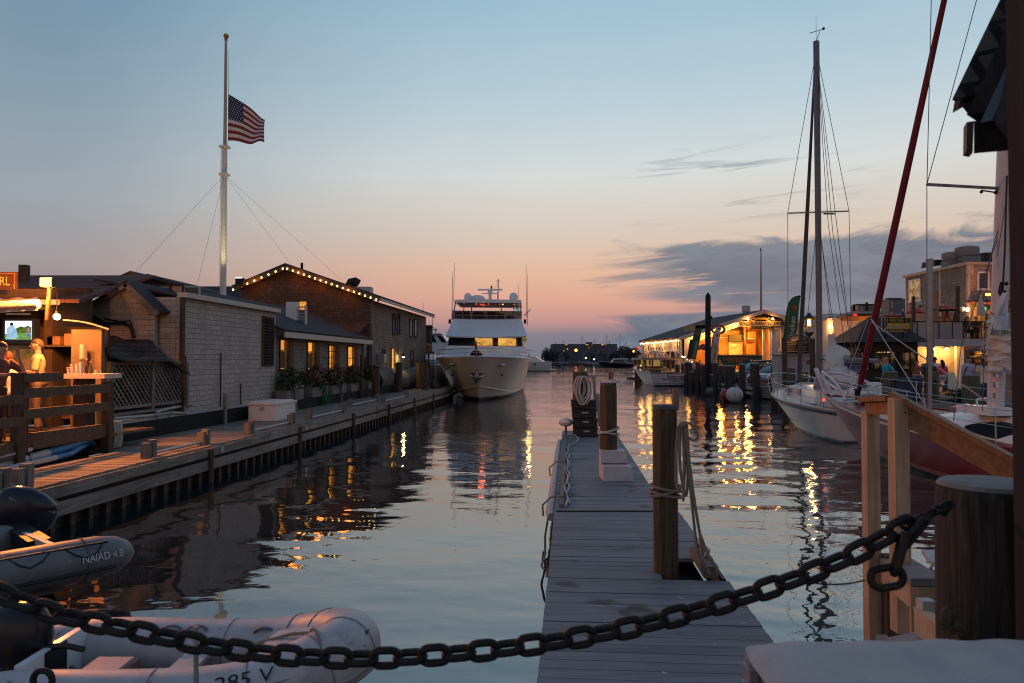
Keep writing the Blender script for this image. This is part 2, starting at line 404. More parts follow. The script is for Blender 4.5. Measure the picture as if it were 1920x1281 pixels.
E_bulb   = emit('warm_bulb', srgb(255,214,140), 5.0)
E_flood  = emit('flood_lamp', srgb(255,168,70), 9.0)
E_globe  = emit('globe_lamp', srgb(255,214,150), 14.0)
C_warm   = srgb(255,172,84); C_amber = srgb(255,140,52)

# ================================================================== water
def water():
    m = bpy.data.materials.new('harbour_water'); m.use_nodes = True; t = m.node_tree; k = NB(t); t.nodes.remove(t.nodes['Principled BSDF'])
    tc = k.n('ShaderNodeTexCoord'); sp = k.n('ShaderNodeSeparateXYZ'); k.l(tc.outputs['Object'], sp.inputs[0]); x, y, _ = sp.outputs
    def nz(fx, fy, sc, det, ph, ro=.5, di=.0): return k.noise(k.xyz(k.m('MULTIPLY', x, fx), k.m('MULTIPLY', y, fy), ph), sc, det, ro, di)
    big = nz(.30, .42, 1.0, 2, 0.0)                 # slow swell
    mid = nz(1.0, 1.5, 1.15, 3, 4.0, .5, .4)         # ripples
    fin = nz(1.0, 1.7, 4.2, 2, 9.0, .5, .3)          # small chop
    patch = k.sm(nz(.045, .10, 1.0, 2, 2.0), .42, .62)
    # the basin behind the buildings is sheltered; the fairway on the right is livelier
    live = k.sm(k.m('ADD', k.m('MULTIPLY', k.m('SUBTRACT', x, -2.0), .09), k.m('MULTIPLY', k.m('SUBTRACT', y, 9.0), .045)), -.1, .9)
    amp = k.m('ADD', .42, k.m('MULTIPLY', k.m('MULTIPLY', live, k.m('ADD', .55, k.m('MULTIPLY', patch, .6))), .95))
    h = k.m('MULTIPLY', k.m('MULTIPLY', mid, .010), amp)
    h = k.m('ADD', h, k.m('MULTIPLY', k.m('MULTIPLY', fin, .0040), k.m('MULTIPLY', amp, amp)))
    bp = k.n('ShaderNodeBump'); bp.inputs['Strength'].default_value = 1.0; bp.inputs['Distance'].default_value = 1.0
    k.l(h, bp.inputs['Height'])
    gl = k.n('ShaderNodeBsdfGlossy'); gl.inputs['Roughness'].default_value = .02; gl.inputs['Color'].default_value = (.97,.98,1,1); k.l(bp.outputs[0], gl.inputs['Normal'])
    df = k.n('ShaderNodeBsdfDiffuse'); df.inputs['Color'].default_value = (.012,.020,.024,1)
    fr = k.n('ShaderNodeFresnel'); fr.inputs['IOR'].default_value = 3.0; k.l(bp.outputs[0], fr.inputs['Normal'])
    mx = k.n('ShaderNodeMixShader'); k.l(fr.outputs[0], mx.inputs[0]); k.l(df.outputs[0], mx.inputs[1]); k.l(gl.outputs[0], mx.inputs[2])
    k.l(mx.outputs[0], t.nodes['Material Output'].inputs[0])
    # real waves: a fan of vertices in front of the quay, calm in the sheltered basin, livelier in the fairway
    import numpy as np
    rs = np.random.RandomState(5); nr, nc = 620, 760
    ys = 1/np.linspace(1/2.2, 1/230., nr); us = np.linspace(-1.0, 1.0, nc); Yg, U = np.meshgrid(ys, us, indexing='ij'); Xg = U*Yg
    base = np.clip(.11+np.maximum(Xg-.6,0)*.065+np.maximum(Yg-12,0)*.014, .10, 1.0)
    pt = .5+.5*np.sin(Xg*.31+1.3+1.7*np.sin(Yg*.11))*np.sin(Yg*.21+.8*np.sin(Xg*.17)); A = base*(.62+.6*pt)
    Z = np.zeros_like(Xg)
    for i in range(56):
        lam = .22*(13.0)**(i/55.)*rs.uniform(.85,1.15); th = rs.normal(1.45, .62); kx, ky = 2*np.pi/lam*np.cos(th), 2*np.pi/lam*np.sin(th)
        fade = 1/(1+(Yg/(45*lam**.8+12))**2)
        Z += (.0031*lam**.72)*np.sin(kx*Xg+ky*Yg+rs.uniform(0,6.28)+.6*np.sin(Xg*.4/lam+i))*(A if lam < 1.4 else .12+.5*A)*fade*(1.0 if lam > .5 else .8)
    Z *= np.clip((230-Yg)/120, 0, 1)
    V = np.stack([Xg, Yg, Z], -1).reshape(-1, 3); idx = np.arange(nr*nc).reshape(nr, nc)
    F = np.stack([idx[:-1,:-1], idx[:-1,1:], idx[1:,1:], idx[1:,:-1]], -1).reshape(-1, 4)
    far = np.array([(-1500,2600,0),(1500,2600,0),(-1500,230,0),(1500,230,0),(-1500,-60,0),(1500,-60,0),(-60,-60,0),(60,-60,0)], float); o = nr*nc
    c00, c01, c10, c11 = idx[0,0], idx[0,-1], idx[-1,0], idx[-1,-1]
    ex = [(o+2,c10,c11,o+3),(o+2,o+3,o+1,o),(o+4,c00,c10,o+2),(c01,o+5,o+3,c11),(o+4,o+5,c01,c00)]
    allv = np.concatenate([V, far]); allf = np.concatenate([F, np.array(ex)])
    me = bpy.data.meshes.new('water'); me.vertices.add(len(allv)); me.vertices.foreach_set('co', allv.ravel())
    me.loops.add(len(allf)*4); me.loops.foreach_set('vertex_index', allf.ravel().astype('i4')); me.polygons.add(len(allf)); me.polygons.foreach_set('loop_start', np.arange(0, len(allf)*4, 4, dtype='i4'))
    me.polygons.foreach_set('use_smooth', np.ones(len(allf), bool)); me.update(calc_edges=True); me.validate(); me.materials.append(m)
    wo_ = bpy.data.objects.new('water', me); COL.objects.link(wo_); struct(wo_)
water()

# ================================================================== left quay (timber dock along the buildings)
def quay():
    t = thing('timber_quay', 'long grey timber dock along the left buildings with double side boards', 'dock', Fq(0, 20, 0))
    rnd = random.Random(1); mb = MB(); Y = 8.0
    while Y < 48:
        w = .138; wd = 2.06 if Y > 13.8 else 1.32; mb.box(Fq(wd/2, Y, .68)+Z3*rnd.uniform(-.003,.003), wd+rnd.uniform(-.015,.015), w-.012, .04, QN, QD); Y += w
    mb.build('deck_boards', M_deckL, t)
    a = -.03
    for nm, z0, z1, ya, yb in (('upper_side_board', .50, .665, 8, 48), ('lower_side_board', .24, .43, 8, 48)):
        m2 = MB(); y0 = ya
        while y0 < yb:
            y1 = min(y0+4.87, yb); m2.bar(Fq(a, y0+.006, (z0+z1)/2), Fq(a, y1-.006, (z0+z1)/2), .06, z1-z0); y0 = y1
        m2.build(nm, M_grey, t)
    m3 = MB(); m3.bar(Fq(.25, 8, .0), Fq(.25, 48, .0), .06, 1.2); m3.build('bulkhead', wood('wet_timber', (.055,.045,.036), (.095,.08,.065), 2, .8, .6, .4), t)
    y = 8.4; mr = (wood('wet_ribs', (.07,.058,.048), (.115,.10,.082), 2, .8, .6, .4))
    while y < 46:
        MB().box(Fq(.16, y, .02), .09, .10, .40, QN, QD).build('fender_rib', mr, t); y += .42
    for y in (14.7, 19.6, 24.5, 29.4, 34.3, 39.2):
        MB().cyl(Fq(-.09, y, -.6), Fq(-.09, y, .66), .055, n=12).build('fender_pile', M_brownz, t, True)
        MB().box(Fq(-.075, y+.5, .58), .012, .16, .12, QN, QD).build('bolt_plate', M_galv, t)
    MB().bar(Fq(2.1, 14.2, .82), Fq(2.1, 48, .82), .05, .5).build('back_skirt', M_net, t)
    # low bull rails: two short posts each end and a pipe between them
    lab = ['weathered bull rail with warm lit posts, nearest on the left dock', 'short bull rail with a white pipe before the blue hose',
           'bull rail with pale posts beside the white dock box', 'bull rail with a pipe on the dock edge below the flower boxes', 'short bull rail by the lit mooring post', 'bull rail at the far end of the timber dock']
    sp = [(-8, 36), (276, 380), (466, 545), (578, 643), (655, 707), (718, 762)]
    for i, (p0, p1) in enumerate(sp):
        a = .22 if i != 4 else .75
        ya, yb = fy(p0, a), fy(p1, a); r = thing('bull_rail', lab[i], 'rail', Fq(a, ya, .70), 'bull rails on the timber dock')
        for y in (ya, yb):
            MB().box(Fq(a, y, .83), .13, .12, .26, QN, QD).box(Fq(a, y+.17, .85), .13, .12, .30, QN, QD).build('post', M_greyz, r)
        MB().cyl(Fq(a, ya, .76), Fq(a, yb, .76), .028, n=8).build('pipe', M_galv, r, True)
    b0 = Fq(1.0, 20.8, .70)
    r = thing('dock_box', 'pale grey storage box standing on the timber dock', 'box', b0)
    c = Fq(1.42, 21.6, .92)
    MB().box(c, .78, 1.5, .44, QN, QD).build('body', M_white, r)
    MB().box(c+Z3*.255, .86, 1.58, .06, QN, QD).box(c+Z3*.30, .70, 1.44, .03, QN, QD).build('lid', M_white, r)
    MB().box(c-QD*.76+Z3*.12, .12, .02, .08, QN, QD).build('latch', M_galv, r)
    posts = [(423, 1.95, 1.50, .055, 'grey post on the dock before the pale shingled wall', M_greyz), (555, 1.95, 1.52, .06, 'grey post on the dock by the first flower box', M_greyz),
             (641, 1.95, 1.45, .05, 'slim post on the dock near the green net', M_greyz), (678, 1.95, 2.62, .07, 'tall brown pole on the dock by the last lit window', M_brownz)]
    for px, a, zt, rd, lb, mt in posts:
        y = fy(px, a); MB_ = MB().cyl(Fq(a, y, .7), Fq(a, y, zt), rd, rd*.95, 10)
        tag(MB_.build('dock_post', mt, None, True), lb, 'post')
    for px, a, zt, lb in ((705, 1.6, 2.05, 'thick mooring post with yellow lit side on the dock'), (748, 1.75, 2.2, 'dark thick mooring post under the wall lamp'),
                          (786, 1.5, 2.2, 'mooring post at the far corner of the brown building'), (797, .9, 2.3, 'mooring post beside the bow of the big yacht')):
        y = fy(px, a); r = thing('mooring_post', lb, 'post', Fq(a, y, .7), 'mooring posts at the far end of the timber dock')
        MB().cyl(Fq(a, y, .7), Fq(a, y, zt), .19, .18, 14).build('shaft', M_pile, r, True)
        MB().lathe(Fq(a, y, zt), [(.19,0),(.19,.03),(.12,.06),(.0,.08)], 14).build('cap', M_dark, r, True)
quay()

# ================================================================== left buildings
AX_Q = (QD.x, QD.y); AX_N = (1, 0)
M_shP  = shingle('pale_shingles', (.43,.375,.325), (.51,.455,.40), AX_Q, .30, .135, (.20,.18,.16), .5, wear=(.35,.31,.275))
M_shPf = shingle('pale_shingles_front', (.41,.36,.31), (.49,.44,.385), AX_N, .30, .135, (.20,.18,.16), .5, wear=(.35,.31,.275))
M_shG  = shingle('grey_shingles', (.22,.18,.15), (.32,.27,.23), AX_Q, .17, .14, (.07,.06,.055), .6, wear=(.16,.135,.12))
M_shB  = shingle('brown_shingles', (.10,.066,.048), (.165,.112,.082), AX_N, .15, .15, (.03,.02,.015), .7, wear=(.085,.052,.04))
M_shR  = shingle('roof_shingles_red', (.13,.05,.04), (.17,.075,.06), (1, 0, .9, .0), .30, .14, (.03,.02,.02), .5)
M_shA  = shingle('awning_shingles', (.07,.062,.055), (.12,.105,.095), (1, .2, 1.0, .0), .16, .12, (.02,.02,.02), .8)

def pane_window(parent, o, r, u, w, h, pane, frame, name='window', depth=.05, bars=(1,1), fw=.05):
    """frame with glazing bars; pane as its child. o lower left corner on the outside face"""
    o, r, u = Vector(o), Vector(r).normalized(), Vector(u).normalized(); n = r.cross(u)
    fr = MB()
    for i in (0, 1): fr.box(o+r*(w*i)+u*(h/2)+n*.02, fw, h+fw, .05, r, u, n)
    fr.box(o+r*(w/2)+n*.025, w+fw*2.2, fw*1.2, .07, r, u, n); fr.box(o+r*(w/2)+u*h+n*.022, w+fw, fw, .05, r, u, n)
    for i in range(1, bars[0]): fr.box(o+r*(w*i/bars[0])+u*(h/2)-n*.01, .025, h-fw, .03, r, u, n)
    for j in range(1, bars[1]): fr.box(o+r*(w/2)+u*(h*j/bars[1])-n*.012, w-fw, .028, .03, r, u, n)
    f = fr.build(name, frame, parent)
    MB().box(o+r*(w/2)+u*(h/2)-n*depth, w, h, .02, r, u, n).build('pane', pane, f)
    return f

def pale_shed():
    t = thing('shingled_shed', 'pale grey shingled building with a flat top and a louvred vent', 'building', Fq(2.6, 18.8, 0))
    L = 6.05; A = Fq(2.6, 18.75, .95)
    mb = MB(); wall(mb, A, QD, L, .95, 4.0, .15); mb.build('side_wall', M_shP, t)
    mb = MB(); wall(mb, Fq(4.2, 18.85, .95), QN, 1.44, .95, 3.98, .12); mb.build('front_wall', M_shPf, t)
    MB().bar(A+QN*.03+Z3*3.08-QD*.05, A+QN*.03+Z3*3.08+QD*(L+.06), .26, .13).build('cap_board', M_cream, t)
    MB().bar(A+QN*.03-QD*.03, A+QN*.03-QD*.03+Z3*3.02, .10, .10).build('corner_board', M_brownz, t)
    y = fy(501, 2.6); o = Fq(2.6, y-.42, 2.25)+QN*.02
    f = MB(); f.box(o+QD*.42+Z3*.75+QN*.01, .05, .9, 1.6, QN, QD); fr = f.build('vent', M_brownz, t)
    lv = MB()
    for i in range(15): lv.bar(o+Z3*(.05+.1*i)+QN*.045+QD*.07, o+Z3*(.05+.1*i)+QN*.045+QD*.77, .05, .06, Vector((.5,0,.8)))
    lv.build('louvres', M_dark, fr)
    for px, z0, z1 in ((411, 1.0, 2.6), (449, .95, 1.7)):
        y = fy(px, 2.6); MB().cyl(Fq(2.55, y, z0), Fq(2.55, y, z1), .02, n=6).build('conduit', M_iron, t, True)
    MB().sheet(lambda i, j: Fq(2.72+2.2*i, 18.9+6.2*j, 4.02+.42*i), 2, 2, .06).build('roof', M_roof, t)
pale_shed()

def window_house():
    t = thing('shop_house', 'low grey shingled building with glowing windows under a sloping dark roof', 'building', Fq(2.6, 25, 0))
    A = Fq(2.62, 24.85, .9); L = fy(697, 2.62)-24.85
    wins = [(523.5, 539.5, 2.06, 3.10), (575, 591, 2.02, 3.08), (615.5, 629, 1.98, 3.0), (651, 665, 1.95, 3.0)]
    holes = []
    for a, c, z0, z1 in wins: holes.append((fy(a, 2.62)-24.85, fy(c, 2.62)-24.85, z0, z1))
    k = 1/QD.y
    hs = [(a*k, c*k, z0, z1) for a, c, z0, z1 in holes]
    mb = MB(); wall(mb, A, QD, L*k, .9, 3.2, .18, hs); mb.build('wall', M_shG, t)
    for i, (a, c, z0, z1) in enumerate(hs):
        o = A+QD*a+Z3*(z0-.9)
        fr = pane_window(t, o, QD, Z3, c-a, z1-z0, E_win, M_brownz, depth=.14, bars=((1,1),(1,1),(2,4),(1,2))[i], fw=.06)
        o2 = A+QD*c-QN*.0+Z3*(z0-.9)                     # open shutter beyond each window
        MB().box(o2+QD*.22+Z3*((z1-z0)/2)+QN*.035, .04, .38, z1-z0+.1, QN, QD).build('shutter', pmat('shutter_brown', (.09,.06,.035), .8), fr)
        cl = MB()
        for j in range(5):
            q = o+QD*((c-a)*(.12+.16*j))-QN*.08; cl.prism([q+Z3*.05, q+QD*.13+Z3*.05, q+QD*.12+Z3*(z1-z0)*.55, q+QD*.06+Z3*(z1-z0)*.68, q+Z3*(z1-z0)*.55], -QN*.02)
        if i < 2: cl.build('hanging_clothes', pmat('clothes', (.16,.10,.05), .9, var=.6, scale=9), fr)
    y = fy(683, 2.62); pane_window(t, Fq(2.60, y-.35, 1.95), QD, Z3, 1.2, 1.2, M_winD, M_greyz, depth=.01, bars=(2,1))
    Le = fy(697, 2.3)-24.7
    MB().bar(Fq(2.28, 24.75, 3.24), Fq(2.28, 24.75+Le, 3.24), .05, .19).build('fascia', M_cream, t)
    MB().sheet(lambda i, j: Fq(2.25+3.4*i, 24.7+(Le+.05)*j, 3.37+1.40*i), 2, 2, .07).build('roof', M_roof, t)
    MB().bar(Fq(2.46, 15.6, 1.06), Fq(2.46, 36.9, 1.06), .07, .07).build('wall_pipe', M_pvc, t)
    return t
window_house()
c = P(548, 590, 29.5)
vb = thing('roof_vent_unit', 'white ventilation box with a louvred side on the dark sloping roof', 'vent', c-Z3*.35)
MB().box(c+X3*.0, .42, .30, .98).build('housing', M_white, vb)
lv = MB()
for i in range(6): lv.box(c+Vector((.40, .02, -.35+.13*i)), .30, .25, .035)
lv.box(c+Vector((.54,0,-.03)), .03, .3, .8); lv.build('louvre_panel', M_galv, vb)
MB().box(c+Vector((.2,.1,-.6)), .8, .3, .3).build('stand', M_iron, vb)

def gable_house():
    Yf = 36.6; t = thing('gabled_house', 'big brown shingled house with string lights along its gable', 'building', (-9, Yf, 0))
    xr, xa, xl = -6.95, -11.05, -13.25; zr, za, zl = 5.40, 6.93, 5.95
    f = MB(); f.prism([(xl, Yf, 1), (xr, Yf, 1), (xr, Yf, zr), (xa, Yf, za), (xl, Yf, zl)], (0, .2, 0)); f.build('gable_wall', M_shB, t)
    A = Vector((xr+.02, Yf+.2, 1)); L = 14.3
    mb = MB(); wall(mb, A, QD, L, .8, 5.35, .2); mb.build('side_wall', M_shG, t)
    MB().box(A+Vector((.02,-.1,2.15)), .12, .16, 4.3).build('corner_board', M_greyz, t)
    rr = MB()
    for (x0, z0, x1, z1) in ((xa, za, xr+.55, zr-.08), (xa, za, xl-.4, zl-.12)):
        p, q = Vector((x0, Yf-.35, z0+.1)), Vector((x1, Yf-.35, z1+.1)); e = QD*(L+.7)
        rr.prism([p, q, q+Z3*.09, p+Z3*.09], e)
    rr.build('roof', M_roof, t)
    fs = MB()
    for (x0, z0, x1, z1) in ((xa, za, xr+.5, zr-.06), (xa, za, xl-.38, zl-.11)):
        fs.bar((x0, Yf-.33, z0-.02), (x1, Yf-.33, z1-.02), .06, .22)
    fs.build('rake_board', M_brownx, t)
    MB().bar(Vector((xr+.52, Yf-.3, zr+.0)), Vector((xr+.52, Yf-.3, zr+.0))+QD*(L+.7), .06, .22).build('eave_board', M_cream, t)
    # lit gable window
    c = P(561, 583, Yf); w = P(575.5, 583, Yf).x-c.x
    pane_window(t, (c.x, Yf-.01, c.z), X3, Z3, w, .47, E_win, M_brownz, depth=-.005, bars=(2,2), fw=.04)
    def sidewin(p0, p1, ya, yb, pane, bars=(1,2), lab=None):
        y0, y1 = fy(p0, 2.6), fy(p1, 2.6); z0 = P(p0, yb, y0).z; z1 = P(p0, ya, y0).z
        off = 2.6-.03
        o = Vector((xr+.03, 0, 0)); o = A+QD*(y0-A.y)/1+QN*.015; o.z = z0
        return pane_window(t, o, QD, Z3, y1-y0, z1-z0, pane, M_brownz, depth=.0, bars=bars, fw=.07)
    for p in ((734, 738.5), (743, 747)): sidewin(*p, 588, 626, M_winD, (1,3))
    for p in ((766, 771), (775, 780)): sidewin(*p, 598, 631, M_winD, (1,3))
    sidewin(715, 719, 655, 668, M_winD, (1,1)); sidewin(731, 736, 653, 694, E_win, (1,2)); sidewin(768, 773, 658, 690, M_winD, (1,2))
    # wall lamp
    y = fy(747, 2.5); q = A+QD*(y-A.y)+QN*.35; q.z = P(747, 670, y).z
    l = MB().lathe(q+Z3*.1, [(.03,.1),(.05,.05),(.16,-.06)], 12).cyl(q+Z3*.16, q-QN*.35+Z3*.2, .015, n=6).build('wall_lamp', M_iron, t, True)
    MB().ball(q+Z3*.03, .06).build('bulb', emit('lamp_yellow', srgb(255,230,150), 14), l, True)
    lamp('lamp_light', l, q-Z3*.06, srgb(255,220,130), 28, .06)
    # flood lamps at the left eave that light the flag pole
    q = Vector((xl+.1, Yf-.55, zl+.25))
    l = MB().box(q, .4, .25, .3).cyl(q-Z3*.5, q, .05).build('flood_housing', M_iron, t)
    MB().box(q+Vector((-.08,.0,.17)), .26, .18, .03).build('lens', emit('cool_flood', srgb(240,245,230), 8), l)
    # vents on the roof
    m = MB().tube([P(656,548,40), P(656,536,40), P(659,530,40), P(665,529,40), P(671,533,40)], .27, 12); m.build('cowl_vent', M_iron, t, True)
    c = P(680, 545, 40); MB().box(c-Z3*.3, 1.0, .8, .95).build('chimney_box', M_cream, t)
    MB().cyl(P(566, 512, 38)-Z3*.3, P(566, 493, 38), .07, n=8).build('vent_pipe', M_iron, t, True)
    # porch roof against the front
    p = [P(630,608,36.4), P(688,608,36.4), P(673,627,34.8), P(612, 620, 35.2)]
    MB().prism(p, Z3*.06).build('lean_to_roof', M_shR, t)
    # air conditioner
    y = fy(711, 2.5); q = A+QD*(y-A.y)+QN*.2; q.z = P(711, 672, y).z
    MB().box(q, .35, .6, .45, QN, QD).build('wall_unit', M_galv, t)
    # string lights
    sl = thing('string_lights', 'row of warm bulbs strung along the gable of the brown house', 'string lights', (xa, Yf-.4, za))
    w = MB(); bl = []
    for (x0, z0, x1, z1, n) in ((xa-.1, za-.04, xl-.3, zl-.09, 8), (xa+.12, za-.05, xr+.35, zr-.02, 17)):
        p, q = Vector((x0, Yf-.40, z0)), Vector((x1, Yf-.40, z1)); pts = []
        for i in range(n): s = p.lerp(q, i/(n-1)); bl.append(s-Z3*.05); pts.append(s+Z3*.02)
        w.tube(pts, .008, 5)
    w.build('cable', M_black, sl)
    for q in bl: MB().ball(q, .038, (1,1,1.25), 8, 6).build('bulb', E_bulb, sl, True)
    for q in (bl[4], bl[10], bl[14], bl[19]): lamp('bulb_glow', sl, q+Vector((0,-.15,-.05)), C_amber, 9, .2)
gable_house()

# things beyond the brown house
t = thing('lattice_screen', 'dark lattice screen beyond the brown house beside the yacht', 'screen', P(803, 715, 51))
mb = MB()
for i in range(9):
    mb.bar(P(792+2.6*i, 662, 51), P(792+2.6*i, 712, 51), .04, .03); 
    mb.bar(P(792, 664+5.6*i, 51.03), P(814, 664+5.6*i, 51.03), .04, .03)
mb.build('slats', M_dark, t); MB().bar(P(792, 661, 51), P(814, 661, 51), .12, .12).build('top_rail', M_brownx, t)
t = thing('roofed_stack', 'brown brick chimney with orange light on it beyond the brown house', 'chimney', P(803, 660, 54))
MB().box(P(802, 632, 54), .55, .55, 1.7).build('shaft', pmat('stack_brick', (.10,.065,.05), .9, scale=20), t)
MB().box(P(802, 614.5, 54), .75, .7, .12).build('cap', M_iron, t)
t = thing('balcony_hut', 'small orange lit balcony hut at the far corner of the brown house', 'hut', P(797, 690, 52.5))
MB().box(P(796, 655, 52.5), 1.0, .9, .5).build('railing', pmat('orange_lit_wood', (.30,.12,.05), .7), t)  # orange lamplight is put into the hut's wood and canvas colours
MB().prism([P(786,652,52.2), P(806,652,52.2), P(806,646,52.2), P(786,638,52.2)], (0,1.2,0)).build('canopy', pmat('orange_lit_canvas', (.5,.22,.12), .8), t)
MB().bar(P(790,690,52.3), P(790,655,52.3), .1, .1).bar(P(803,690,52.3), P(803,655,52.3), .1, .1).build('legs', M_brownz, t)

# window boxes with shrubs
rnd = random.Random(5)
M_lfG = pmat('leaf_green', (.035,.055,.018), .6, var=.5, scale=3); M_lfR = pmat('leaf_russet', (.11,.045,.022), .6, var=.5, scale=3); M_flw = pmat('flowers_pale', (.55,.52,.48), .7)
for i, (px, w, lb) in enumerate(((538, 44, 'green shrub in the nearest flower box below the first lit window'), (585, 40, 'russet shrub in the flower box below the second lit window'), (622, 34, 'russet shrub in the flower box behind the green net'),
                                 (656, 32, 'russet shrub in the flower box under the fourth lit window'), (688, 22, 'small green shrub at the far end of the flower boxes'))):
    y = fy(px+6, 2.25); t = thing('planter', lb, 'planter', Fq(2.25, y, 1.1), 'flower boxes under the lit windows')
    s = y/30
    MB().box(Fq(2.25, y, 1.22), .42, 1.5*s+.3, .34, QN, QD).build('box', M_greyz, t)
    c = Fq(2.2, y, 1.72)
    MB().leaves(c+Z3*.08, .62, 520, .13, rnd, (.6, 1.0*s+.1, .62), .2, 3.0).build('crown', M_lfR if i in (1,2,3) else M_lfG, t)
    MB().leaves(c-Z3*.18-QD*.25, .62, 330, .12, rnd, (.62, 1.1*s, .45), .3, 3.0).build('undergrowth', M_lfG, t)
    MB().leaves(c-Z3*.22+QN*.16, .6, 40, .06, rnd, (.45, 1.0*s, .4), .6).build('blossoms', M_flw, t)
    sm = MB()
    for k in range(7): sm.tube([Fq(2.22, y+.08*(k-3), 1.3), c+Vector((rnd.uniform(-.2,.2), rnd.uniform(-.4,.4), rnd.uniform(-.1,.25)))], [.018,.006], 5)
    sm.build('stems', M_brownz, t)
y = fy(611, 2.0); mb = MB()
for k in range(14):
    a = 2.0+rnd.uniform(-.1,.1); q = Fq(a, y+rnd.uniform(-.25,.25), 1.42); mb.tube([q, q-Z3*.3+Vector((rnd.uniform(-.05,.05),)*3), q-Z3*rnd.uniform(.5,.85)+Vector((rnd.uniform(-.08,.08),0,0))], .022, 5)
tag(mb.build('hanging_net', pmat('green_net', (.02,.16,.06), .8, var=.5, scale=20), None, True), 'bunch of bright green netting hung from the white pipe', 'net')
# tarpaulin under the lamp
y0 = fy(715, 2.1); t = MB().sheet(lambda i, j: Fq(2.35-.35*math.sin(j*3.1)+.07*math.sin(i*21), y0+11*i, .75+1.15*j+.12*math.sin(i*9)), 40, 8, .03)
tag(t.build('tarpaulin', pmat('grey_tarp', (.13,.12,.11), .8, var=.3, scale=2), None, True), 'crumpled grey tarpaulin against the foot of the brown house', 'tarpaulin')
# flag pole
def flagpole():
    Y = 30.0; b0 = P(418.5, 552, Y); top = P(423, 76, Y); x = b0.x; b0 = Vector((x, Y, 1.0)); z1 = P(420, 328, Y).z; z2 = P(420, 276, Y).z
    t = thing('flag_pole', 'tall white flag pole with a gold ball rising behind the shingled shed', 'flag pole', b0)
    wm = pmat('pole_white', (.66,.64,.58), .45, var=.1, stretch=(1,1,.1))
    MB().cyl(b0, (x, Y, z2), .125, .105, 16).build('lower_mast', wm, t, True)
    MB().cyl((x+.02, Y-.02, z2-.9), (x+.02, Y-.02, top.z), .075, .05, 14).build('upper_mast', pmat('pole_wood', (.42,.36,.28), .5, var=.2, stretch=(1,1,.1)), t, True)
    for z in (z1, z2): MB().box((x, Y, z), .36, .30, .08).build('collar', M_white, t)
    MB().lathe((x+.02, Y, top.z), [(.04,0),(.08,.02),(.04,.05),(.06,.07),(.115,.16),(.09,.25),(.0,.29)], 14).build('ball', pmat('gold', (.55,.33,.10), .3, .8), t, True)
    gy = [(P(250, 515, 24), z1), (P(362, 565, 26), z1), (P(552, 505, 36), z1), (P(640, 525, 38), z1)]
    for q, z in gy: MB().cyl((x, Y, z), q, .0045, n=5).build('guy_wire', M_iron, t)
    MB().tube([(x-.14, Y, z2+.1), (x-.16, Y, z1-2), (x-.13, Y, 4)], .01, 5).tube([(x+.1, Y, top.z-.4), P(428.5, 178, Y)], .01, 5).tube([P(427.5, 265, Y), (x+.12, Y, z2)], .01, 5).build('halyard', M_ropeW, t)
    q = Vector((x+.5, Y-1.6, 4.35))
    f = MB().box(q, .22, .22, .16).build('flood_housing', M_iron, t); MB().box(q+Z3*.09, .18, .18, .01).build('lens', emit('pole_flood', srgb(255,236,180), 6), f)
    lamp('flood_light', f, q+Z3*.14, srgb(255,226,160), 420, .06, R(40), Vector((x, Y, 8.2)))
    # the flag: hoist along the mast, folds towards the fly, drooping
    H0, H1 = P(428, 177, Y), P(427.5, 264, Y); h = (H0-H1).length
    W_ = h*1.35
    def fp(i, j):        # i along fly, j from top to bottom
        sag = .85*i**1.15
        q = H0.lerp(H1, j)
        xx = W_*.60*i
        return q+Vector((xx, -.22*math.sin(i*7.0+j*1.5)*i**.6, -sag*h*.66*(1-.86*j)-.03*math.sin(i*9+j*3)*h*i))
    stripe = bpy.data.materials.new('flag_cloth'); stripe.use_nodes = True; nt = stripe.node_tree; k = NB(nt); pr = nt.nodes['Principled BSDF']; pr.inputs['Roughness'].default_value = .8
    uv = k.n('ShaderNodeUVMap'); sp = k.n('ShaderNodeSeparateXYZ'); k.l(uv.outputs[0], sp.inputs[0]); ui, vi, _ = sp.outputs
    band = k.m('LESS_THAN', k.m('FRACT', k.m('MULTIPLY', vi, 6.5)), .5)
    c = k.mix(band, (.62,.58,.55,1), (.22,.022,.03,1))
    can = k.m('MULTIPLY', k.m('LESS_THAN', ui, .40), k.m('LESS_THAN', vi, .538))
    c = k.mix(can, c, (.012,.022,.075,1)); k.l(c, pr.inputs['Base Color'])
    fl = thing('flag', 'stars and stripes flag at half mast fluttering from the tall pole', 'flag', H0)
    nu, nv = 48, 39; mb = MB().sheet(fp, nu, nv, .012); o = mb.build('cloth', stripe, fl, True)
    me = o.data; ul = me.uv_layers.new(name='UVMap'); w = nu+1; N = w*(nv+1)
    for li, l in enumerate(me.loops):
        vi_ = l.vertex_index % N; ul.data[li].uv = ((vi_ % w)/nu, (vi_//w)/nv)
    st = MB(); 
    for r in range(9):
        for cidx in range(6 if r % 2 == 0 else 5):
            i = (.035+.066*(cidx+(0 if r % 2 == 0 else .5))); j = .03+.0585*r+.01
            p0 = fp(i, j); a = fp(i+.01, j)-p0; a.normalize(); bv = fp(i, j+.01)-p0; bv.normalize(); n = a.cross(bv).normalized()
            if n.y > 0: n = -n
            pts = []
            for q in range(10):
                rr = .036 if q % 2 == 0 else .015; an = math.pi*2*q/10
                pts.append(p0+n*.014+(-bv*math.cos(an)+a*math.sin(an))*rr)
            st.add(pts+[p0+n*.014], [(q, (q+1) % 10, 10) for q in range(10)])
    st.build('stars', pmat('star_white', (.62,.6,.58), .8), fl)
flagpole()
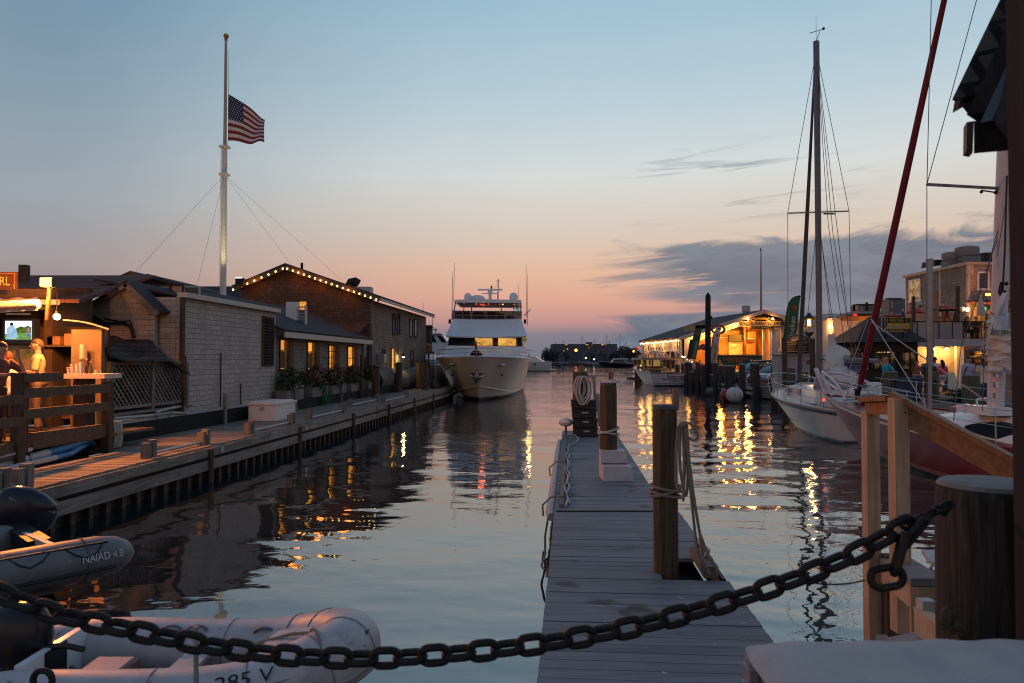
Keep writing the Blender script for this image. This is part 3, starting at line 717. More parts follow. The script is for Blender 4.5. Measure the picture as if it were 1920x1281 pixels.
# ================================================================== people
def remeshed(mb, name, mat, parent, voxel, smooth=2):
    me = bpy.data.meshes.new(name); me.from_pydata(mb.v, [], mb.f)
    bm = bmesh.new(); bm.from_mesh(me); bmesh.ops.recalc_face_normals(bm, faces=bm.faces); bm.to_mesh(me); bm.free()
    o = bpy.data.objects.new(name, me); COL.objects.link(o)
    r = o.modifiers.new('r', 'REMESH'); r.mode = 'VOXEL'; r.voxel_size = voxel
    if smooth: q = o.modifiers.new('s', 'SMOOTH'); q.iterations = smooth; q.factor = .5
    dg = bpy.context.evaluated_depsgraph_get(); dg.update()
    m2 = bpy.data.meshes.new_from_object(o.evaluated_get(dg)); bpy.data.objects.remove(o); bpy.data.meshes.remove(me)
    m2.name = name; m2.materials.clear(); m2.materials.append(mat); m2.polygons.foreach_set('use_smooth', [True]*len(m2.polygons))
    ob = bpy.data.objects.new(name, m2); COL.objects.link(ob); ob.parent = parent
    return ob
CLOTH = {}
def cloth(c):
    n = 'cloth_%d_%d_%d' % c
    return pmat(n, srgb(*c)[:3], .85, var=.18, scale=9, bump=.25, bscale=30)
HAIR = {}
def hairm(c): return pmat('hair_%d_%d_%d' % c, srgb(*c)[:3], .6, var=.4, scale=30)
def person(label, loc, rz, h=1.75, pose='stand', arms=('down', 'down'), shirt=(200,190,170), low=(60,60,70), kind='trousers', hair=(60,42,30), longhair=False, sleeve=.55, cap=None, group=None, skin=None, voxel=.011, lean=0.0, bag=None):
    t = thing('person', label, 'person', (0,0,0), group); V = Vector; k = h/1.75
    dz = -.46 if pose == 'sit' else 0.0
    sk = M_skin
    pel = V((0,0,.95+dz)); che = V((0,-lean*.5,1.25+dz)); nek = V((0,-lean,1.47+dz)); hed = V((0,-lean-.02,1.635+dz))
    legs = []
    for s in (-1, 1):
        hip = V((s*.09,0,.92+dz))
        if pose == 'sit': kn, an = V((s*.12,-.44,.52)), V((s*.12,-.40,.09))
        elif pose == 'walk': kn, an = V((s*.095,-.16*s-.04,.50)), V((s*.09,-.26*s+.06,.10))
        else: kn, an = V((s*.10,-.01,.50)), V((s*.11,.02,.09))
        legs.append((hip, kn, an, an+V((0,-.17,-.05))))
    A = []
    for s, a in zip((-1, 1), arms):
        sh = V((s*.185,-lean*.9,1.41+dz))
        if a == 'down': el, wr = sh+V((s*.05,.03,-.29)), sh+V((s*.06,-.05,-.54))
        elif a == 'hip': el, wr = sh+V((s*.20,.08,-.24)), sh+V((s*.02,-.06,-.42))
        elif a == 'front': el, wr = sh+V((s*.05,-.04,-.28)), sh+V((-s*.02,-.28,-.26))
        elif a == 'rest': el, wr = sh+V((s*.10,-.20,-.22)), sh+V((s*.05,-.42,-.20))
        elif a == 'up': el, wr = sh+V((s*.12,-.16,-.16)), sh+V((s*.0,-.20,.10))
        A.append((sh, el, wr))
    def torso(m, e):
        m.rings([[c+V((math.cos(q)*rx, math.sin(q)*ry, 0)) for q in [2*math.pi*i/14 for i in range(14)]] for c, rx, ry in
            ((pel-V((0,0,.10)), .13+e, .10+e), (pel, .165+e, .115+e), (pel.lerp(che,.5), .145+e, .10+e), (che, .17+e, .115+e), (che.lerp(nek,.55), .175+e, .105+e), (nek-V((0,0,.03)), .11+e, .075+e), (nek+V((0,0,.005)), .06+e, .06+e))])
    body = MB(); torso(body, 0)
    body.tube([nek-V((0,0,.06)), hed-V((0,-.01,.04))], [.062,.055], 12)
    body.ball(hed, .1, (.78,.98,1.16), 16, 12).ball(hed+V((0,-.028,-.052)), .066, (.84,.95,.95), 12, 8)
    body.tube([hed+V((0,-.092,.015)), hed+V((0,-.118,-.022)), hed+V((0,-.096,-.030))], [.008,.015,.011], 6)
    body.tube([hed+V((-.03,-.086,-.062)), hed+V((.03,-.086,-.062))], .009, 6).tube([hed+V((-.045,-.078,.028)), hed+V((0,-.093,.030)), hed+V((.045,-.078,.028))], .010, 6)
    for s in (-1, 1): body.ball(hed+V((s*.080,.0,-.005)), .024, (.5,.8,1.3), 8, 6)
    for hip, kn, an, toe in legs:
        body.tube([hip, hip.lerp(kn,.5), kn, kn.lerp(an,.35), an], [.085,.072,.052,.054,.034], 12).ball(kn, .052).tube([an+V((0,.03,-.05)), an+V((0,-.05,-.05)), toe], [.038,.042,.030], 8)
    for (sh, el, wr), s in zip(A, (-1, 1)):
        body.tube([sh.lerp(che, .15), sh, sh.lerp(el,.5), el], [.055,.056,.046,.037], 10).ball(el, .037).tube([el, el.lerp(wr,.4), wr], [.037,.036,.024], 10)
        d = (wr-el).normalized(); sd = d.cross(V((0,-1,0))); sd = sd.normalized() if sd.length > .2 else X3.copy(); pa = wr+d*.05; nr = d.cross(sd).normalized()
        body.rings([[wr+d*u_+sd*(math.cos(q)*w_)+nr*(math.sin(q)*.014) for q in [2*math.pi*i/8 for i in range(8)]] for u_, w_ in ((-.02,.022),(.03,.036),(.085,.040),(.095,.034))])
        for f, L in ((-.030,.062),(-.010,.075),(.010,.072),(.030,.055)):
            b0 = wr+d*.088+sd*f; body.tube([b0, b0+d*L*.55-nr*.006, b0+d*L*.9-nr*.024], [.0095,.009,.007], 6)
        b0 = wr+d*.03-sd*.03; body.tube([b0, b0-sd*.030+d*.028, b0-sd*.034+d*.058-nr*.012], [.012,.010,.008], 6)
    sc = Matrix.Scale(k, 4); body.xf(sc); remeshed(body, 'body', sk, t, voxel, 1)
    # clothes
    c = MB(); torso(c, .016)
    for sh, el, wr in A: c.tube([sh.lerp(che,.2), sh, sh.lerp(el,.5), sh.lerp(el, min(1, sleeve*1.6))]+([el.lerp(wr,.85)] if sleeve > .9 else []), [.074,.074,.066,.062]+([.044] if sleeve > .9 else []), 10)
    c.v = [p for p in c.v]; remeshed(c.xf(sc), 'shirt', cloth(shirt), t, .016, 3)
    c = MB()
    if kind == 'dress' or kind == 'skirt':
        zb = .50 if kind == 'skirt' else .30
        c.lathe(pel*1.0, [(.12,.10),(.17,.0),(.19,-.12),(.24,zb-.95),(.22,zb-.95-.01)], 16); remeshed(c.xf(sc), 'skirt', cloth(low), t, .018, 2)
    else:
        end = .42 if kind == 'shorts' else 1.0
        c.lathe(pel, [(.10,-.12),(.175,-.05),(.178,.04),(.15,.06)], 16)
        for hip, kn, an, toe in legs:
            if kind == 'shorts': c.tube([hip, hip.lerp(kn,.75)], [.105,.095], 12)
            else: c.tube([hip, hip.lerp(kn,.5), kn, kn.lerp(an,.5), an+V((0,0,.01))], [.102,.088,.068,.062,.056], 12).ball(kn, .068)
        remeshed(c.xf(sc), kind, cloth(low), t, .016, 2)
    for hip, kn, an, toe in legs:
        MB().tube([an+V((0,.045,-.045)), an+V((0,-.05,-.045)), toe+V((0,-.02,.0))], [.044,.050,.038], 10).xf(sc).build('shoe', cloth((45,40,38)), t, True)
    hm = hairm(hair); c = MB()
    pts = []
    def hf(i, j):
        a = 2*math.pi*i; e = math.pi/2-j*(1.35+.55*max(0, math.sin(a)))
        if math.sin(a) < -.3: e = max(e, .42)
        rr = .107
        return hed+V((math.cos(e)*math.cos(a)*rr*.80, math.cos(e)*math.sin(a)*rr*1.0+.004, math.sin(e)*rr*1.17))
    c.sheet(hf, 20, 10, .016)
    if longhair: c.tube([hed+V((0,.07,.05)), hed+V((0,.10,-.06)), hed+V((0,.11,-.2)), hed+V((0,.10,-.32))], [.07,.085,.075,.03], 12)
    c.xf(sc).build('hair', hm, t, True)
    if cap: MB().sheet(lambda i, j: hed+V((math.cos(math.pi/2-j*1.25)*math.cos(6.283*i)*.092, math.cos(math.pi/2-j*1.25)*math.sin(6.283*i)*.114, math.sin(math.pi/2-j*1.25)*.128+.01)), 18, 8, .014).sheet(lambda i, j: hed+V(((i-.5)*.14, -.09-.09*j*(1-(2*i-1)**2*.5), .052-.015*j)), 8, 3, .01).xf(sc).build('cap', cloth(cap), t, True)
    t.location = loc; t.rotation_euler = (0, 0, rz)
    return t

# ================================================================== bar on the left
def bar():
    fl = 1.02
    t = thing('bar_terrace', 'brown plank terrace with a rail fence in front of the bar', 'terrace', Fq(1.5, 11, fl))
    MB().box(Fq(4.6, 11.0, fl-.03), 6.3, 9.4, .05, QN, QD).build('floor', M_brownx, t)
    MB().bar(Fq(1.46, 6.5, fl-.02), Fq(1.46, 11.5, fl-.02), .09, .26).bar(Fq(1.46, 11.9, fl+.10), Fq(1.46, 13.85, fl+.08), .09, .24).build('edge_beam', M_brownx, t)
    for px, zb, zt, w in ((36, .7, 2.20, .15), (46, .95, 2.15, .10), (203, .70, 1.98, .15)):
        y = fy(px, 1.44); MB().box(Fq(1.44, y, (zb+zt)/2), w, w, zt-zb, QN, QD).build('post', M_brownz, t)
    ya, yb = fy(-40, 1.40), fy(203, 1.40); yc = fy(40, 1.4)
    for z0, z1, y0, y1 in ((1.80, 1.96, yc, yb), (1.47, 1.63, yc, yb), (2.05, 2.19, yc, fy(114, 1.4)), (1.72, 1.86, ya, yc), (1.38, 1.52, ya, yc)):
        MB().bar(Fq(1.37, y0, (z0+z1)/2), Fq(1.37, y1, (z0+z1)/2), .05, z1-z0).build('rail', M_brownx, t)
    MB().bar(Fq(1.9, 6.5, .55), Fq(1.9, 14, .55), .08, .7).build('dark_void_sheet', M_dark, t)  # dark sheet put in for the unlit void under the terrace
    # bar shell
    s = thing('bar_shed', 'dark brown bar shed with a red roof and a lit open front', 'building', (-11, 16.5, fl))
    bw = pmat('bar_dark_wall', (.055,.035,.022), .85, var=.4, scale=5)
    MB().bb(-15, -9.45, 16.6, 16.8, fl, 4.0).build('back_wall', bw, s)
    MB().bb(-15, -9.4, 15.2, 15.32, 3.42, 3.85).build('beam', M_brownx, s)
    MB().bb(-9.6, -9.42, 15.3, 16.6, fl, 3.9).build('end_wall', bw, s)
    MB().sheet(lambda i, j: Vector((-18+(9.3-2.4*j)*i, 15.0+8.2*j, 3.58+1.42*j)), 2, 2, .07).build('roof', M_shR, s)
    MB().bar((-15, 14.98, 3.56), (-9.1, 14.98, 3.56), .05, .10).build('gutter', M_cream, s)
    MB().bb(-14, -10.2, 15.9, 16.5, fl, 2.05).build('back_counter', M_brownx, s)
    MB().bb(-14, -10.2, 16.3, 16.55, 2.35, 2.4).build('shelf', M_brownx, s)
    q = P(32, 504, 20.5); MB().box(q+Z3*-.3+X3*.2, .2, .2, .8).build('roof_stub', M_brownz, s)
    q = P(68, 700, 14.8)
    # fridge and bottles at the back
    f = thing('drinks_cooler', 'lit drinks cooler behind the bar under the screen', 'cooler', P(45, 690, 15.6))
    MB().box(P(44, 676, 15.8), .62, .5, .62).build('body', pmat('cooler_amber', (.42,.30,.14), .5, var=.3, scale=4), f)
    MB().box(P(44, 664, 15.54), .56, .02, .2).build('panel', emit('cooler_glow', srgb(190,130,60), .5, srgb(120,90,50), 7), f)
    # television
    tv = thing('television', 'television showing a man in a pale blue shirt on a green field', 'television', P(35, 640, 15.0))
    Yt = 15.0; a, b_, c, d = P(10, 637, Yt), P(59, 637, Yt), P(59, 602, Yt), P(11, 602, Yt); ctr = (a+b_+c+d)/4
    MB().box(ctr+Vector((0,.08,-.02)), .66, .14, .52).build('casing', M_black, tv)
    W_, H_ = (b_-a).length, (d-a).length
    def pt(i, j, o=0): return a+X3*(W_*i)+Z3*(H_*j)-Y3*(.012+o)
    sc = MB().prism([pt(0,0), pt(1,0), pt(1,1), pt(0,1)], (0,.01,0)).build('screen', emit('tv_sky', srgb(238,240,250), 1.6), tv)
    MB().prism([pt(0,0,.004), pt(1,0,.004), pt(1,.30,.004), pt(.42,.38,.004), pt(0,.30,.004)], (0,.003,0)).build('pitch', emit('tv_green', srgb(120,165,95), 1.0, srgb(90,135,70), 14), sc)
    MB().prism([pt(.42,.36,.006), pt(1,.32,.006), pt(1,.66,.006), pt(.86,.76,.006), pt(.74,.66,.006), pt(.6,.72,.006), pt(.42,.60,.006)], (0,.003,0)).build('hedge', emit('tv_hedge', srgb(110,130,40), .9, srgb(60,90,30), 22), sc)
    MB().prism([pt(.08,.04,.012), pt(.42,.04,.012), pt(.50,.12,.012), pt(.44,.52,.012), pt(.34,.74,.012), pt(.20,.76,.012), pt(.08,.58,.012)], (0,.003,0)).build('man_shirt', emit('tv_shirt', srgb(170,205,225), 1.0, srgb(140,180,210), 9), sc)
    MB().lathe(pt(.26,.83,.012), [(.001,-.001),(.035,0),(.035,.004),(.001,.005)], 12, Y3).build('man_head', emit('tv_dark', srgb(60,50,55), .8), sc)
    MB().prism([pt(.86,.12,.012), pt(.95,.12,.012), pt(.96,.66,.012), pt(.85,.62,.012)], (0,.003,0)).build('player', emit('tv_blue', srgb(60,110,215), 1.0, srgb(190,110,110), 24), sc)
    MB().bar(P(12, 589, 15.1), P(57, 589, 15.1), .03, .04).build('bracket', M_galv, tv)
    # sign
    sg = thing('name_sign', 'dark wooden sign with gold letters RL on the bar roof', 'sign', P(0, 545, 14.4))
    p0, p1 = P(-60, 544, 14.4), P(30.5, 510, 14.4)
    MB().bb(p0.x, p1.x, 14.4, 14.46, p0.z, p1.z).build('board', pmat('sign_brown', (.07,.035,.018), .6, var=.2), sg)
    MB().bb(p0.x, p1.x-.03, 14.385, 14.4, p1.z-.035, p1.z-.025).bb(p1.x-.035, p1.x-.025, 14.385, 14.4, p0.z+.02, p1.z-.03).build('border', pmat('dull_gold', (.45,.27,.10), .4, .3), sg)
    text('RL', 'lettering', pmat('gold_letters', (.75,.48,.20), .4), sg, P(9.5, 527, 14.39), X3, Z3, .165, .20)
    # awning
    aw = thing('awning', 'rolled out cream awning over the bar glowing orange underneath', 'awning', P(60, 580, 13.6))
    MB().sheet(lambda i, j: P(-60+130*i, 576-3*i-14*j, 13.4+1.2*j)+Z3*.02*math.sin(i*20), 20, 2, .02).build('canvas', pmat('awning_canvas', (.50,.36,.22), .8, var=.15), aw)
    MB().cyl(P(-60, 578, 13.4), P(72, 570, 13.4), .085, n=12).build('roller', pmat('awning_white', (.62,.52,.42), .7), aw, True)
    MB().sheet(lambda i, j: P(-60+132*i, 580-6*i+(10-2*i)*j, 13.38)+Y3*.02*math.sin(i*30), 30, 2, .01).build('valance', pmat('awning_white', (.62,.52,.42), .7), aw)
    # flood lamp and globe
    l = thing('flood_light', 'blazing orange floodlight on a post above the bar', 'lamp', P(88, 560, 13.3))
    q = P(85, 529, 13.3)
    MB().box(q+Vector((0,.09,.0)), .20, .14, .17).build('housing', M_black, l); MB().box(q, .17, .04, .145).build('lens', E_flood, l)
    MB().cyl(q+Vector((.02,.1,-.05)), P(88, 600, 13.45), .035, n=8).build('bracket', M_brownz, l)
    lamp('beam', l, q-Y3*.10, C_amber, 1250, .10)
    l = thing('globe_lamp', 'round white globe lamp hanging inside the bar', 'lamp', P(106.5, 594, 14.0))
    q = P(106.5, 594, 14.0); MB().ball(q, .062, n=16, m=10).build('globe', E_globe, l, True); MB().cyl(q+Z3*.05, q+Z3*.45, .01, n=6).build('cord', M_black, l); MB().lathe(q+Z3*.055, [(.03,0),(.03,.05),(.01,.06)], 10).build('holder', M_black, l)
    lamp('glow', l, q+Vector((-.05,-.12,-.05)), srgb(255,180,95), 95, .07)
    # kiosk
    kq = thing('bar_kiosk', 'brown plywood cupboard with a grey sloping roof beside the counter', 'cabinet', P(170, 760, 14.6))
    x0, x1 = P(143, 0, 14.5).x, P(199, 0, 14.5).x
    MB().bb(x0, x1, 14.5, 14.62, 1.05, P(0, 618, 14.5).z).build('panel', pmat('plywood', (.16,.105,.065), .8, var=.2, scale=4), kq)
    MB().sheet(lambda i, j: P(118+86*i, 600+18*i-4*math.sin(i*3.1), 14.3+.6*j), 8, 1, .03).build('roof', pmat('grey_sheet', (.20,.19,.20), .6), kq)
    MB().bb(P(86,0,15.9).x, x0, 15.8, 15.9, 1.05, 3.1).build('back', bw, kq)
    MB().bb(P(86,0,15.5).x, x0, 15.2, 15.8, P(0, 648, 15.4).z-.03, P(0, 648, 15.4).z).build('shelf', M_brownx, kq)
    for px, py, w, hh, c_ in ((106, 638, .26, .17, (.30,.16,.08)), (133, 636, .16, .24, (.34,.20,.11))):
        tag(MB().box(P(px, py+1, 15.4), w, .2, hh).build('carton', pmat('carton%d' % px, c_, .8, var=.3)), 'brown carton on the kiosk shelf, '+('wider one on the left' if px < 120 else 'taller one on the right'), 'box', 'cartons on the kiosk shelf')
    tag(MB().sheet(lambda i, j: P(150+13*i, 649+26*j-3*math.sin(i*3.14), 14.40)-Y3*(.06*math.sin(i*3.14)), 8, 3, .02).build('towel_roll', pmat('towel', (.35,.34,.30), .8), None, True), 'pale paper towel roll hung on the plywood cupboard', 'paper towel')
    # counter with cups
    ct = thing('service_counter', 'bar counter with a pale lit edge at the end of the rail', 'counter', P(157, 760, 13.5))
    a, b_ = P(115, 710, 13.5), P(196, 710, 13.5)
    MB().bb(a.x, b_.x, 13.5, 14.1, a.z, a.z+.085).build('top', pmat('counter_white', (.60,.50,.42), .6, var=.25, scale=12), ct)
    MB().bb(a.x+.1, P(172,0,13.7).x, 13.7, 14.0, 1.05, a.z).build('cabinet', bw, ct)
    z = a.z+.085; M_cup = pmat('cup_white', (.68,.64,.58), .5)
    for i, (px, hh, lb) in enumerate(((129.5, .11, 'shortest stack of white paper cups on the bar counter'), (137, .17, 'narrow stack of white cups second on the bar counter'), (146, .185, 'wide stack of white cups in the middle of the counter'), (153, .205, 'tallest stack of white cups beside the sauce bottles'))):
        p = P(px, 700, 13.62); c = thing('cup_stack', lb, 'cups', (p.x, p.y, z), 'stacks of paper cups')
        MB().lathe((p.x, p.y, z), [(.030,0),(.040,.08),(.042,hh),(.036,hh)], 14).build('cups', M_cup, c, True)
        MB().lathe((p.x, p.y, z+hh-.012), [(.040,0),(.045,.004),(.045,.010),(.040,.012)], 14).build('rim', M_cup, c, True)
    for i, (px, hh, c_, lb) in enumerate(((162, .26, (.22,.05,.03), 'red sauce bottle beside the tallest cup stack'), (170, .22, (.05,.10,.04), 'green glass bottle near the end of the counter'), (152, .28, (.12,.06,.03), 'dark brown bottle standing behind the cup stacks'))):
        p = P(px, 700, 13.7 if i < 2 else 13.9); c = thing('bottle', lb, 'bottle', (p.x, p.y, z), 'bottles on the bar counter')
        MB().lathe((p.x, p.y, z), [(.028,0),(.030,.02),(.030,hh*.5),(.012,hh*.75),(.011,hh*.95)], 12).build('glass_body', pmat('bottle%d' % i, c_, .15), c, True)
        MB().lathe((p.x, p.y, z+hh*.94), [(.013,0),(.013,.02),(.009,.022)], 10).build('cap', M_cream, c, True)
    p = P(183, 700, 13.75); tag(MB().lathe((p.x, p.y, z), [(.05,0),(.06,.01),(.06,.07),(.055,.07),(.055,.015)], 14).build('glass_tumbler', glass('tumbler', (.5,.45,.4)), None, True), 'clear tumbler at the right end of the counter', 'glass')
    # stool
    st = thing('bar_stool', 'wooden bar stool with splayed legs behind the rail', 'stool', P(5, 800, 12.4))
    b0 = P(4, 790, 12.5); b0.z = fl
    MB().lathe(b0+Z3*.70, [(.0,0),(.17,0),(.18,.025),(.15,.045),(.0,.05)], 16).build('seat', M_brownx, st, True)
    for i in range(4): a = math.pi/4+i*math.pi/2; v = Vector((math.cos(a), math.sin(a), 0)); MB().cyl(b0+v*.22, b0+v*.11+Z3*.7, .02, .018, 8).build('leg', pmat('stool_leg', (.22,.11,.05), .6), st, True)
    # people at the bar
    p = P(71, 690, 14.2); p.z = fl
    person('standing man in a cream polo shirt facing left at the bar', p, R(-62), 1.77, 'stand', ('down', 'front'), (205,180,130), (110,95,85), 'trousers', (74,54,38), voxel=.008)
    p = P(14, 690, 13.6); p.z = fl+.25
    person('seated man in a pale shirt turned away at the bar', p, R(-130), 1.74, 'sit', ('rest', 'rest'), (205,200,205), (90,80,85), 'shorts', (88,50,34), voxel=.008)
    MB_ = MB().lathe((p.x, p.y, fl), [(.16,0),(.16,.02),(.03,.04),(.03,.62),(.17,.64),(.17,.68),(0,.69)], 14); s2 = thing('bar_stool', 'round pedestal stool under the seated man in the pale shirt', 'stool', (p.x, p.y, fl)); MB_.build('pedestal', M_iron, s2, True)
    MB().lathe((p.x, p.y, fl+.69), [(.17,0),(.18,.02),(.16,.045),(0,.05)], 14).build('seat', M_brownx, s2, True)
    p = P(-8, 690, 12.0); p.z = fl
    person('person at the frame edge with a bare arm resting on the rail', p, R(75), 1.66, 'stand', ('rest', 'up'), (110,80,75), (70,60,60), 'trousers', (70,45,35), voxel=.008, lean=.1)
bar()

# pipes, hoses, rope by the bar
t = thing('drain_pipes', 'pair of grey drain pipes lying below the bar terrace', 'pipes', Fq(1.55, 11, .75))
MB().tube([Fq(1.52, 9.5, .70), Fq(1.52, 11.4, .80), Fq(1.50, 12.35, .86)], .075, 12).build('pipe', M_pvc, t, True)
MB().tube([Fq(1.36, 9.5, .66), Fq(1.36, 11.4, .76), Fq(1.36, 12.35, .79)], .05, 12).build('pipe', M_pvc, t, True)
for y in (11.9, 12.4): MB().lathe(Fq(1.52, y, .83), [(.085,-.03),(.085,.03)], 14, QD).build('clamp', M_iron, t, True)
t = thing('blue_hoses', 'bright blue hoses running under the railing post', 'hose', Fq(1.5, 12.4, .8))
MB().tube([Fq(1.50,12.35,.86), Fq(1.50,12.8,.90), Fq(1.52,13.25,.96), Fq(1.62,13.6,.95), Fq(1.75,13.9,.84)], .075, 12).build('hose', M_blueh, t, True)
MB().tube([Fq(1.36,12.35,.79), Fq(1.40,12.8,.80), Fq(1.5,13.2,.86), Fq(1.7,13.7,.86)], .05, 12).build('hose', M_blueh, t, True)
tag(MB().tube([Fq(1.46, 10.0, 1.0-.13), Fq(1.44, 11.9, .98)], .035, 10).build('conduit', M_pvc, None, True), 'thin white conduit below the terrace edge beam', 'pipe')
t = thing('elbow_pipe', 'grey pipe with bent elbows below the lattice fence', 'pipe', Fq(2.4, 17, 1.1))
y1, y2 = fy(215, 2.42), fy(345, 2.42)
MB().tube([Fq(2.42,y1,1.17), Fq(2.42,(y1+y2)/2,1.13), Fq(2.42,y2-.6,1.14), Fq(2.42,y2+.2,1.06)], .04, 8).build('run', M_pvc, t, True)
MB().tube([Fq(2.38,y2-1.3,1.20), Fq(2.36,y2-.9,1.24), Fq(2.36,y2-.2,1.27), Fq(2.36,y2-.05,1.2), Fq(2.4,y2-.05,1.1)], .032, 8).build('bend', M_pvc, t, True)
MB().tube(catenary(Fq(2.35,y2-1.4,1.15), Fq(2.33,y2-.7,1.2), .22, 10), .012, 6).build('green_line', pmat('teal_hose', (.03,.16,.15), .5), t, True)
y = fy(214, 1.5); mb = MB()
for k in range(7):
    o = random.uniform(-.04,.04); q = Fq(1.5+o*.5, y+.02*k, 1.22); mb.tube([q+QN*(.05*math.cos(a)+o)+Z3*(-.24+.24*math.sin(a))+QD*.02*k for a in [2*math.pi*i/18 for i in range(18)]], .017, 6, True)
tag(mb.build('rope_coil', M_ropeW, None, True), 'pale rope coil hanging on the end post of the bar rail', 'rope')

# lattice fence
def lattice():
    t = thing('lattice_fence', 'weathered diagonal lattice fence beside the pale shingled wall', 'fence', Fq(2.55, 17, 1.37))
    y0, y1 = fy(207, 2.55), fy(349, 2.55); ym = fy(284, 2.55); z0, z1 = 1.40, 2.30
    for a, c in ((y0+.06, ym-.05), (ym+.05, y1-.06)):
        for sgn in (1, -1):
            mb = MB(); s = a-(z1-z0)
            while s < c+(z1-z0):
                pa, pb = (s, z0), (s+(z1-z0), z1)
                if sgn < 0: pa, pb = (s+(z1-z0), z0), (s, z1)
                (ya, za), (yb, zb) = pa, pb
                # clip to [a, c]
                def cl(y_, z_, y2, z2):
                    lo, hi = a, c
                    if y_ < lo: z_ = z_+(z2-z_)*(lo-y_)/(y2-y_); y_ = lo
                    if y_ > hi: z_ = z_+(z2-z_)*(hi-y_)/(y2-y_); y_ = hi
                    return y_, z_
                if max(ya, yb) > a and min(ya, yb) < c:
                    q1 = cl(ya, za, yb, zb); q2 = cl(yb, zb, ya, za); o = 2.55+(.012 if sgn > 0 else -.012)
                    if abs(q1[0]-q2[0]) > .03: mb.bar(Fq(o, *q1), Fq(o, *q2), .014, .045)
                s += .155
            mb.build('lattice_slats', M_greyz, t)
    for y, zz in ((y0, 2.36), (ym, 2.36), (y1, 2.34)): MB().box(Fq(2.54, y, (1.2+zz)/2), .10, .10, zz-1.2, QN, QD).build('post', M_greyz, t)
    for z in (z0-.03, z1+.03): MB().bar(Fq(2.54, y0, z), Fq(2.54, y1, z), .08, .07).build('rail', M_grey, t)
    MB().bar(Fq(2.5, y0-.1, 1.24), Fq(2.5, y1+.1, 1.24), .2, .05).build('sill', M_grey, t)
    MB().box(Fq(3.4, (y0+y1)/2, 1.2), 1.8, y1-y0+.2, .06, QN, QD).build('floor', M_brownx, t)
    s = thing('lean_to_awning', 'sagging shingle lean-to roof above the lattice fence', 'roof', Fq(3, 17, 2.5))
    def f(i, j):
        p = P(199+(285-199)*i, 634+8*i, 18.2).lerp(P(206+150*i, 672-6*i*(1-i)*2+(12 if i > .8 else 0)*(i-.8)*5+14*i, 15.2+3.2*i), j)
        return p-Z3*(.10*math.sin(j*3.14))+Z3*(.05*math.sin(i*9+j*2))
    MB().sheet(f, 24, 8, .05).build('shingle_cover', M_shA, s)
    for px, y in ((276, 17.3), (345, 18.3)): 
        q = P(px, 680, y); MB().bar((q.x, y, 1.25), (q.x, y, 2.5), .09, .09).build('prop', M_brownz, s)
    MB().bb(-10.9, -8.9, 18.25, 18.35, 1.0, 2.9).build('back_wall', M_dark, s)
lattice()
# pale gable shed behind the lattice
t = thing('gable_shed', 'pale shingled shed with a gable end behind the lattice fence', 'building', P(230, 700, 18.4))
Yg = 18.45; g = lambda px, py: P(px, py, Yg)
MB().prism([g(165,720), g(290,720), g(290,589), g(235,534), g(165,586)], (0,.14,0)).build('gable_wall', M_shPf, t)
rb = MB()
for (x0,y0,x1,y1) in ((236,531.5,156,585), (236,531.5,296,590)): rb.bar(P(x0,y0,Yg-.22), P(x1,y1,Yg-.22), .05, .17)
rb.build('rake_boards', M_greyx, t)
rf = MB()
for (x0,y0,x1,y1) in ((236,527.5,154,580), (236,527.5,299,585)):
    p, q = P(x0,y0,Yg-.27), P(x1,y1,Yg-.27); rf.prism([p, q, q+Z3*.04, p+Z3*.04], (0,4,0))
rf.build('roof', M_roof, t)
cb = MB(); cb.tube([g(166,588)-Y3*.06, g(180,596)-Y3*.06, g(200,608)-Y3*.06, g(232,606)-Y3*.06, g(248,612)-Y3*.06, g(254,634)-Y3*.06], .045, 8); cb.tube([g(198,598)-Y3*.06, g(225,603)-Y3*.06, g(246,602)-Y3*.06, g(250,612)-Y3*.05], .02, 6); cb.build('drooping_cable', M_iron, t, True)
# cottage with lights further back
t = thing('back_cottage', 'brown cottage gable with four light bulbs behind the pale shed', 'building', P(280, 560, 28))
MB().prism([P(236,560,28), P(345,560,28), P(345,545,28), P(276,521,28), P(240,540,28)], (0,.2,0)).build('gable_wall', M_shB, t)
rf = MB()
for (x0,y0,x1,y1) in ((276,519.5,233,541), (276,519.5,350,543)):
    p, q = P(x0,y0,27.6), P(x1,y1,27.6); rf.prism([p, q, q+Z3*.12, p+Z3*.12], (0,5,0))
for (x0,y0,x1,y1) in ((244,517,222,527), (244,517,270,531)):
    p, q = P(x0,y0,30), P(x1,y1,30); rf.prism([p, q, q+Z3*.2, p+Z3*.2], (0,4,0))
rf.build('roof', M_roof, t)
sl = thing('string_lights', 'short string of four warm bulbs on the cottage roof edge', 'string lights', P(243, 520, 29.8))
MB().tube([P(238,521,29.8), P(243,519.5,29.8), P(259,529,29.8)], .008, 5).build('cable', M_black, sl)
for q in ((238,522), (243,520.5), (250,524), (257,528.5)): MB().ball(P(q[0], q[1], 29.8), .034, n=8, m=6).build('bulb', E_bulb, sl, True)
lamp('bulb_glow', sl, P(248,526,29.6), C_amber, 10, .15)
t = thing('wind_screen', 'two framed glass wind screens on the flat roof behind the shed', 'screen', P(320, 581, 20.6))
for a, c in ((297,319), (320,343)):
    p, q = P(a+.6,580,20.6), P(c-.6,535,20.6); MB().bb(p.x, q.x, 20.6, 20.62, p.z, q.z).build('pane', pmat('screen_glass', (.42,.27,.21), .25, var=.1, scale=2), t)
fm = MB()
for x in (296.5, 319.5, 343.5): MB().bar(P(x,582,20.58), P(x,534,20.58), .04, .05).build('upright', M_iron, t)
MB().bar(P(296,534,20.58), P(344,534,20.58), .05, .05).build('top_rail', M_iron, t); MB().bar(P(296,581,20.58), P(344,581,20.58), .05, .06).build('bottom_rail', M_iron, t)
